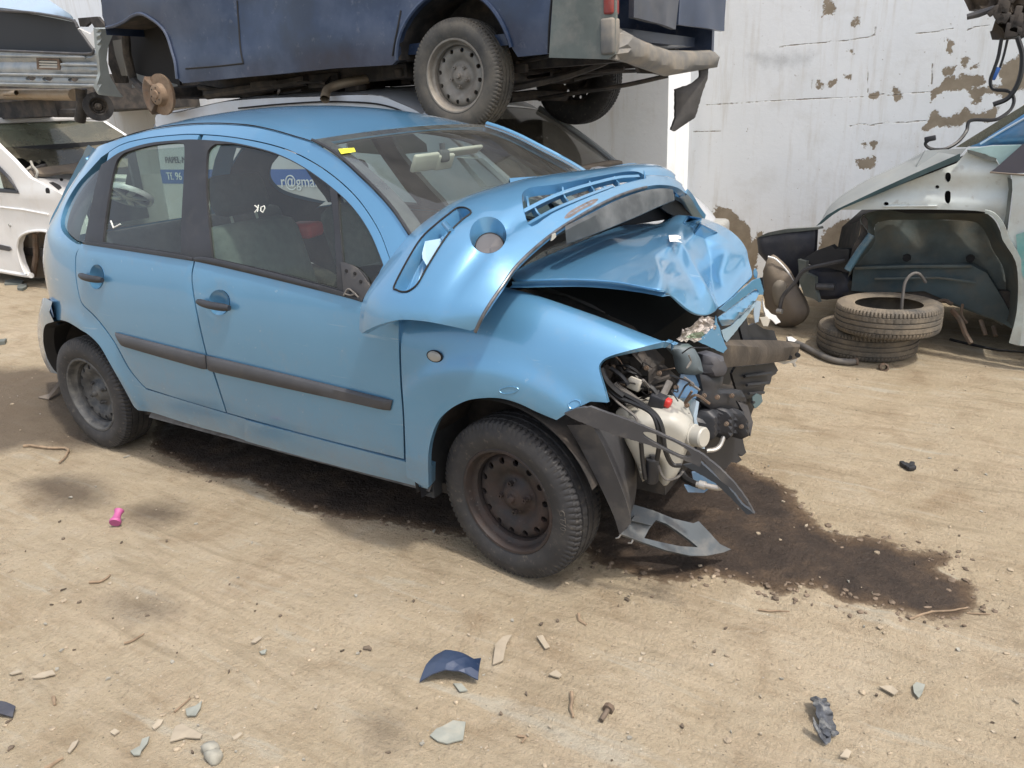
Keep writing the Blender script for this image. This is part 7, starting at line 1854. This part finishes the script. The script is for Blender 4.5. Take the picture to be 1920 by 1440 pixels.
o_ = mesh_obj('pebbles', pv, pf, mat('pebble', (.30, .245, .175), .9, var=(45, .5)), None, False)
tag(o_, 'crumbs of stone and dirt scattered over the yard', kind='stuff')
# flat chips and splinters too many to name
for nm, mm, n_, sd_ in (('chips', mat('dull_chip', (.27, .255, .215), .8, var=(30, .3)), 55, 3), ('bark_crumbs', mat('dark_crumb', (.11, .085, .062), .9, var=(40, .4)), 75, 4), ('splinters', SANDFL, 70, 5)):
    rc = random.Random(sd_); cv = []; cf = []
    for i in range(n_):
        px, py = rc.uniform(-20, 1940), 660 + 780 * rc.random()
        p = onZ(px, py, 0)
        if not (-3 < p.x < 6 and -2.3 < p.y < 2.6) or (-.7 < p.x < 3.0 and -.60 < p.y < .8): continue
        L_ = rc.uniform(.003, .011) * (1.7 if rc.random() < .08 else 1); a0_ = rc.uniform(0, 6.28); kx = rc.uniform(.25, .9)
        q = []
        for t_ in range(5):
            a = a0_ + t_ * 1.2566 + rc.uniform(-.4, .4); r = L_ * rc.uniform(.6, 1.2)
            u_, v_ = r * math.cos(a), r * math.sin(a) * kx
            q.append(V((p.x + u_ * math.cos(a0_) - v_ * math.sin(a0_), p.y + u_ * math.sin(a0_) + v_ * math.cos(a0_), ground_z(p.x, p.y) + .004 + rc.uniform(0, .004))))
        k = len(cv); cv += q + [v - V((0, 0, .005)) for v in q]
        cf += [(k, k + 1, k + 2, k + 3, k + 4)] + [(k + t_, k + 5 + t_, k + 5 + (t_ + 1) % 5, k + (t_ + 1) % 5) for t_ in range(5)]
    tag(recalc(mesh_obj(nm, cv, cf, mm, None, False)), 'small flat scraps and crumbs trodden into the dirt', kind='stuff')
# crumbly dried lumps along the edge of the oil
lv = []; lf = []; rl_ = random.Random(9)
for poly in oil_w:
    for i in range(len(poly)):
        for r_ in range(3):
            x, y = poly[i][0] + rl_.gauss(0, .035), poly[i][1] + rl_.gauss(0, .035)
            if rl_.random() < .45: continue
            s_ = rl_.uniform(.003, .011); k = len(lv); e = [rl_.uniform(.5, 1.5) for _ in range(3)]
            R_ = Matrix.Rotation(rl_.uniform(0, 6), 3, 'Z')
            lv += [R_ @ V((v.x * e[0], v.y * e[1], v.z * .5 * e[2])) * s_ + V((x, y, ground_z(x, y) + s_ * .15)) for v in iv]; lf += [tuple(j + k for j in f) for f in if_]
tag(mesh_obj('oily_lumps', lv, lf, mat('oily_lump', (.14, .105, .075), .9, var=(30, .5)), None, False), 'crumbling lumps of dirt along the edge of the oil stain', kind='stuff')
# made-up silver wheel standing in for a wheel reflected in the rear window
aw = thing('wheel_reflection', 'small silver spoked wheel added to imitate a reflection in the rear window of the blue car', 'wheel reflection')
c = onY(240, 366, -.10); aw.location = c; aw.rotation_euler = (math.radians(62), math.radians(-16), math.radians(-14))
mb = MB(); mb.lathe([(.118, -.012), (.130, -.016), (.134, -.006), (.134, .012), (.112, .012), (.112, -.004)], n=40, close=True); mb.lathe([(0, -.018), (.026, -.018), (.032, -.010), (.032, .0)], n=20)
ALLOY = mat('alloy', (.62, .63, .63), .35, .4, var=(12, .1))
al = mb.build('reflection_ring', ALLOY, aw)
MB().lathe([(0, .010), (.120, .010)], n=30).build('reflection_back', DARKIRON, aw)
for i in range(7):
    R_ = Matrix.Rotation(2 * math.pi * i / 7, 3, 'Y')
    MB().box(R_ @ V((.072, -.010, 0)), (.088, .014, .034), R_, .005).build('spoke', ALLOY, al, True)
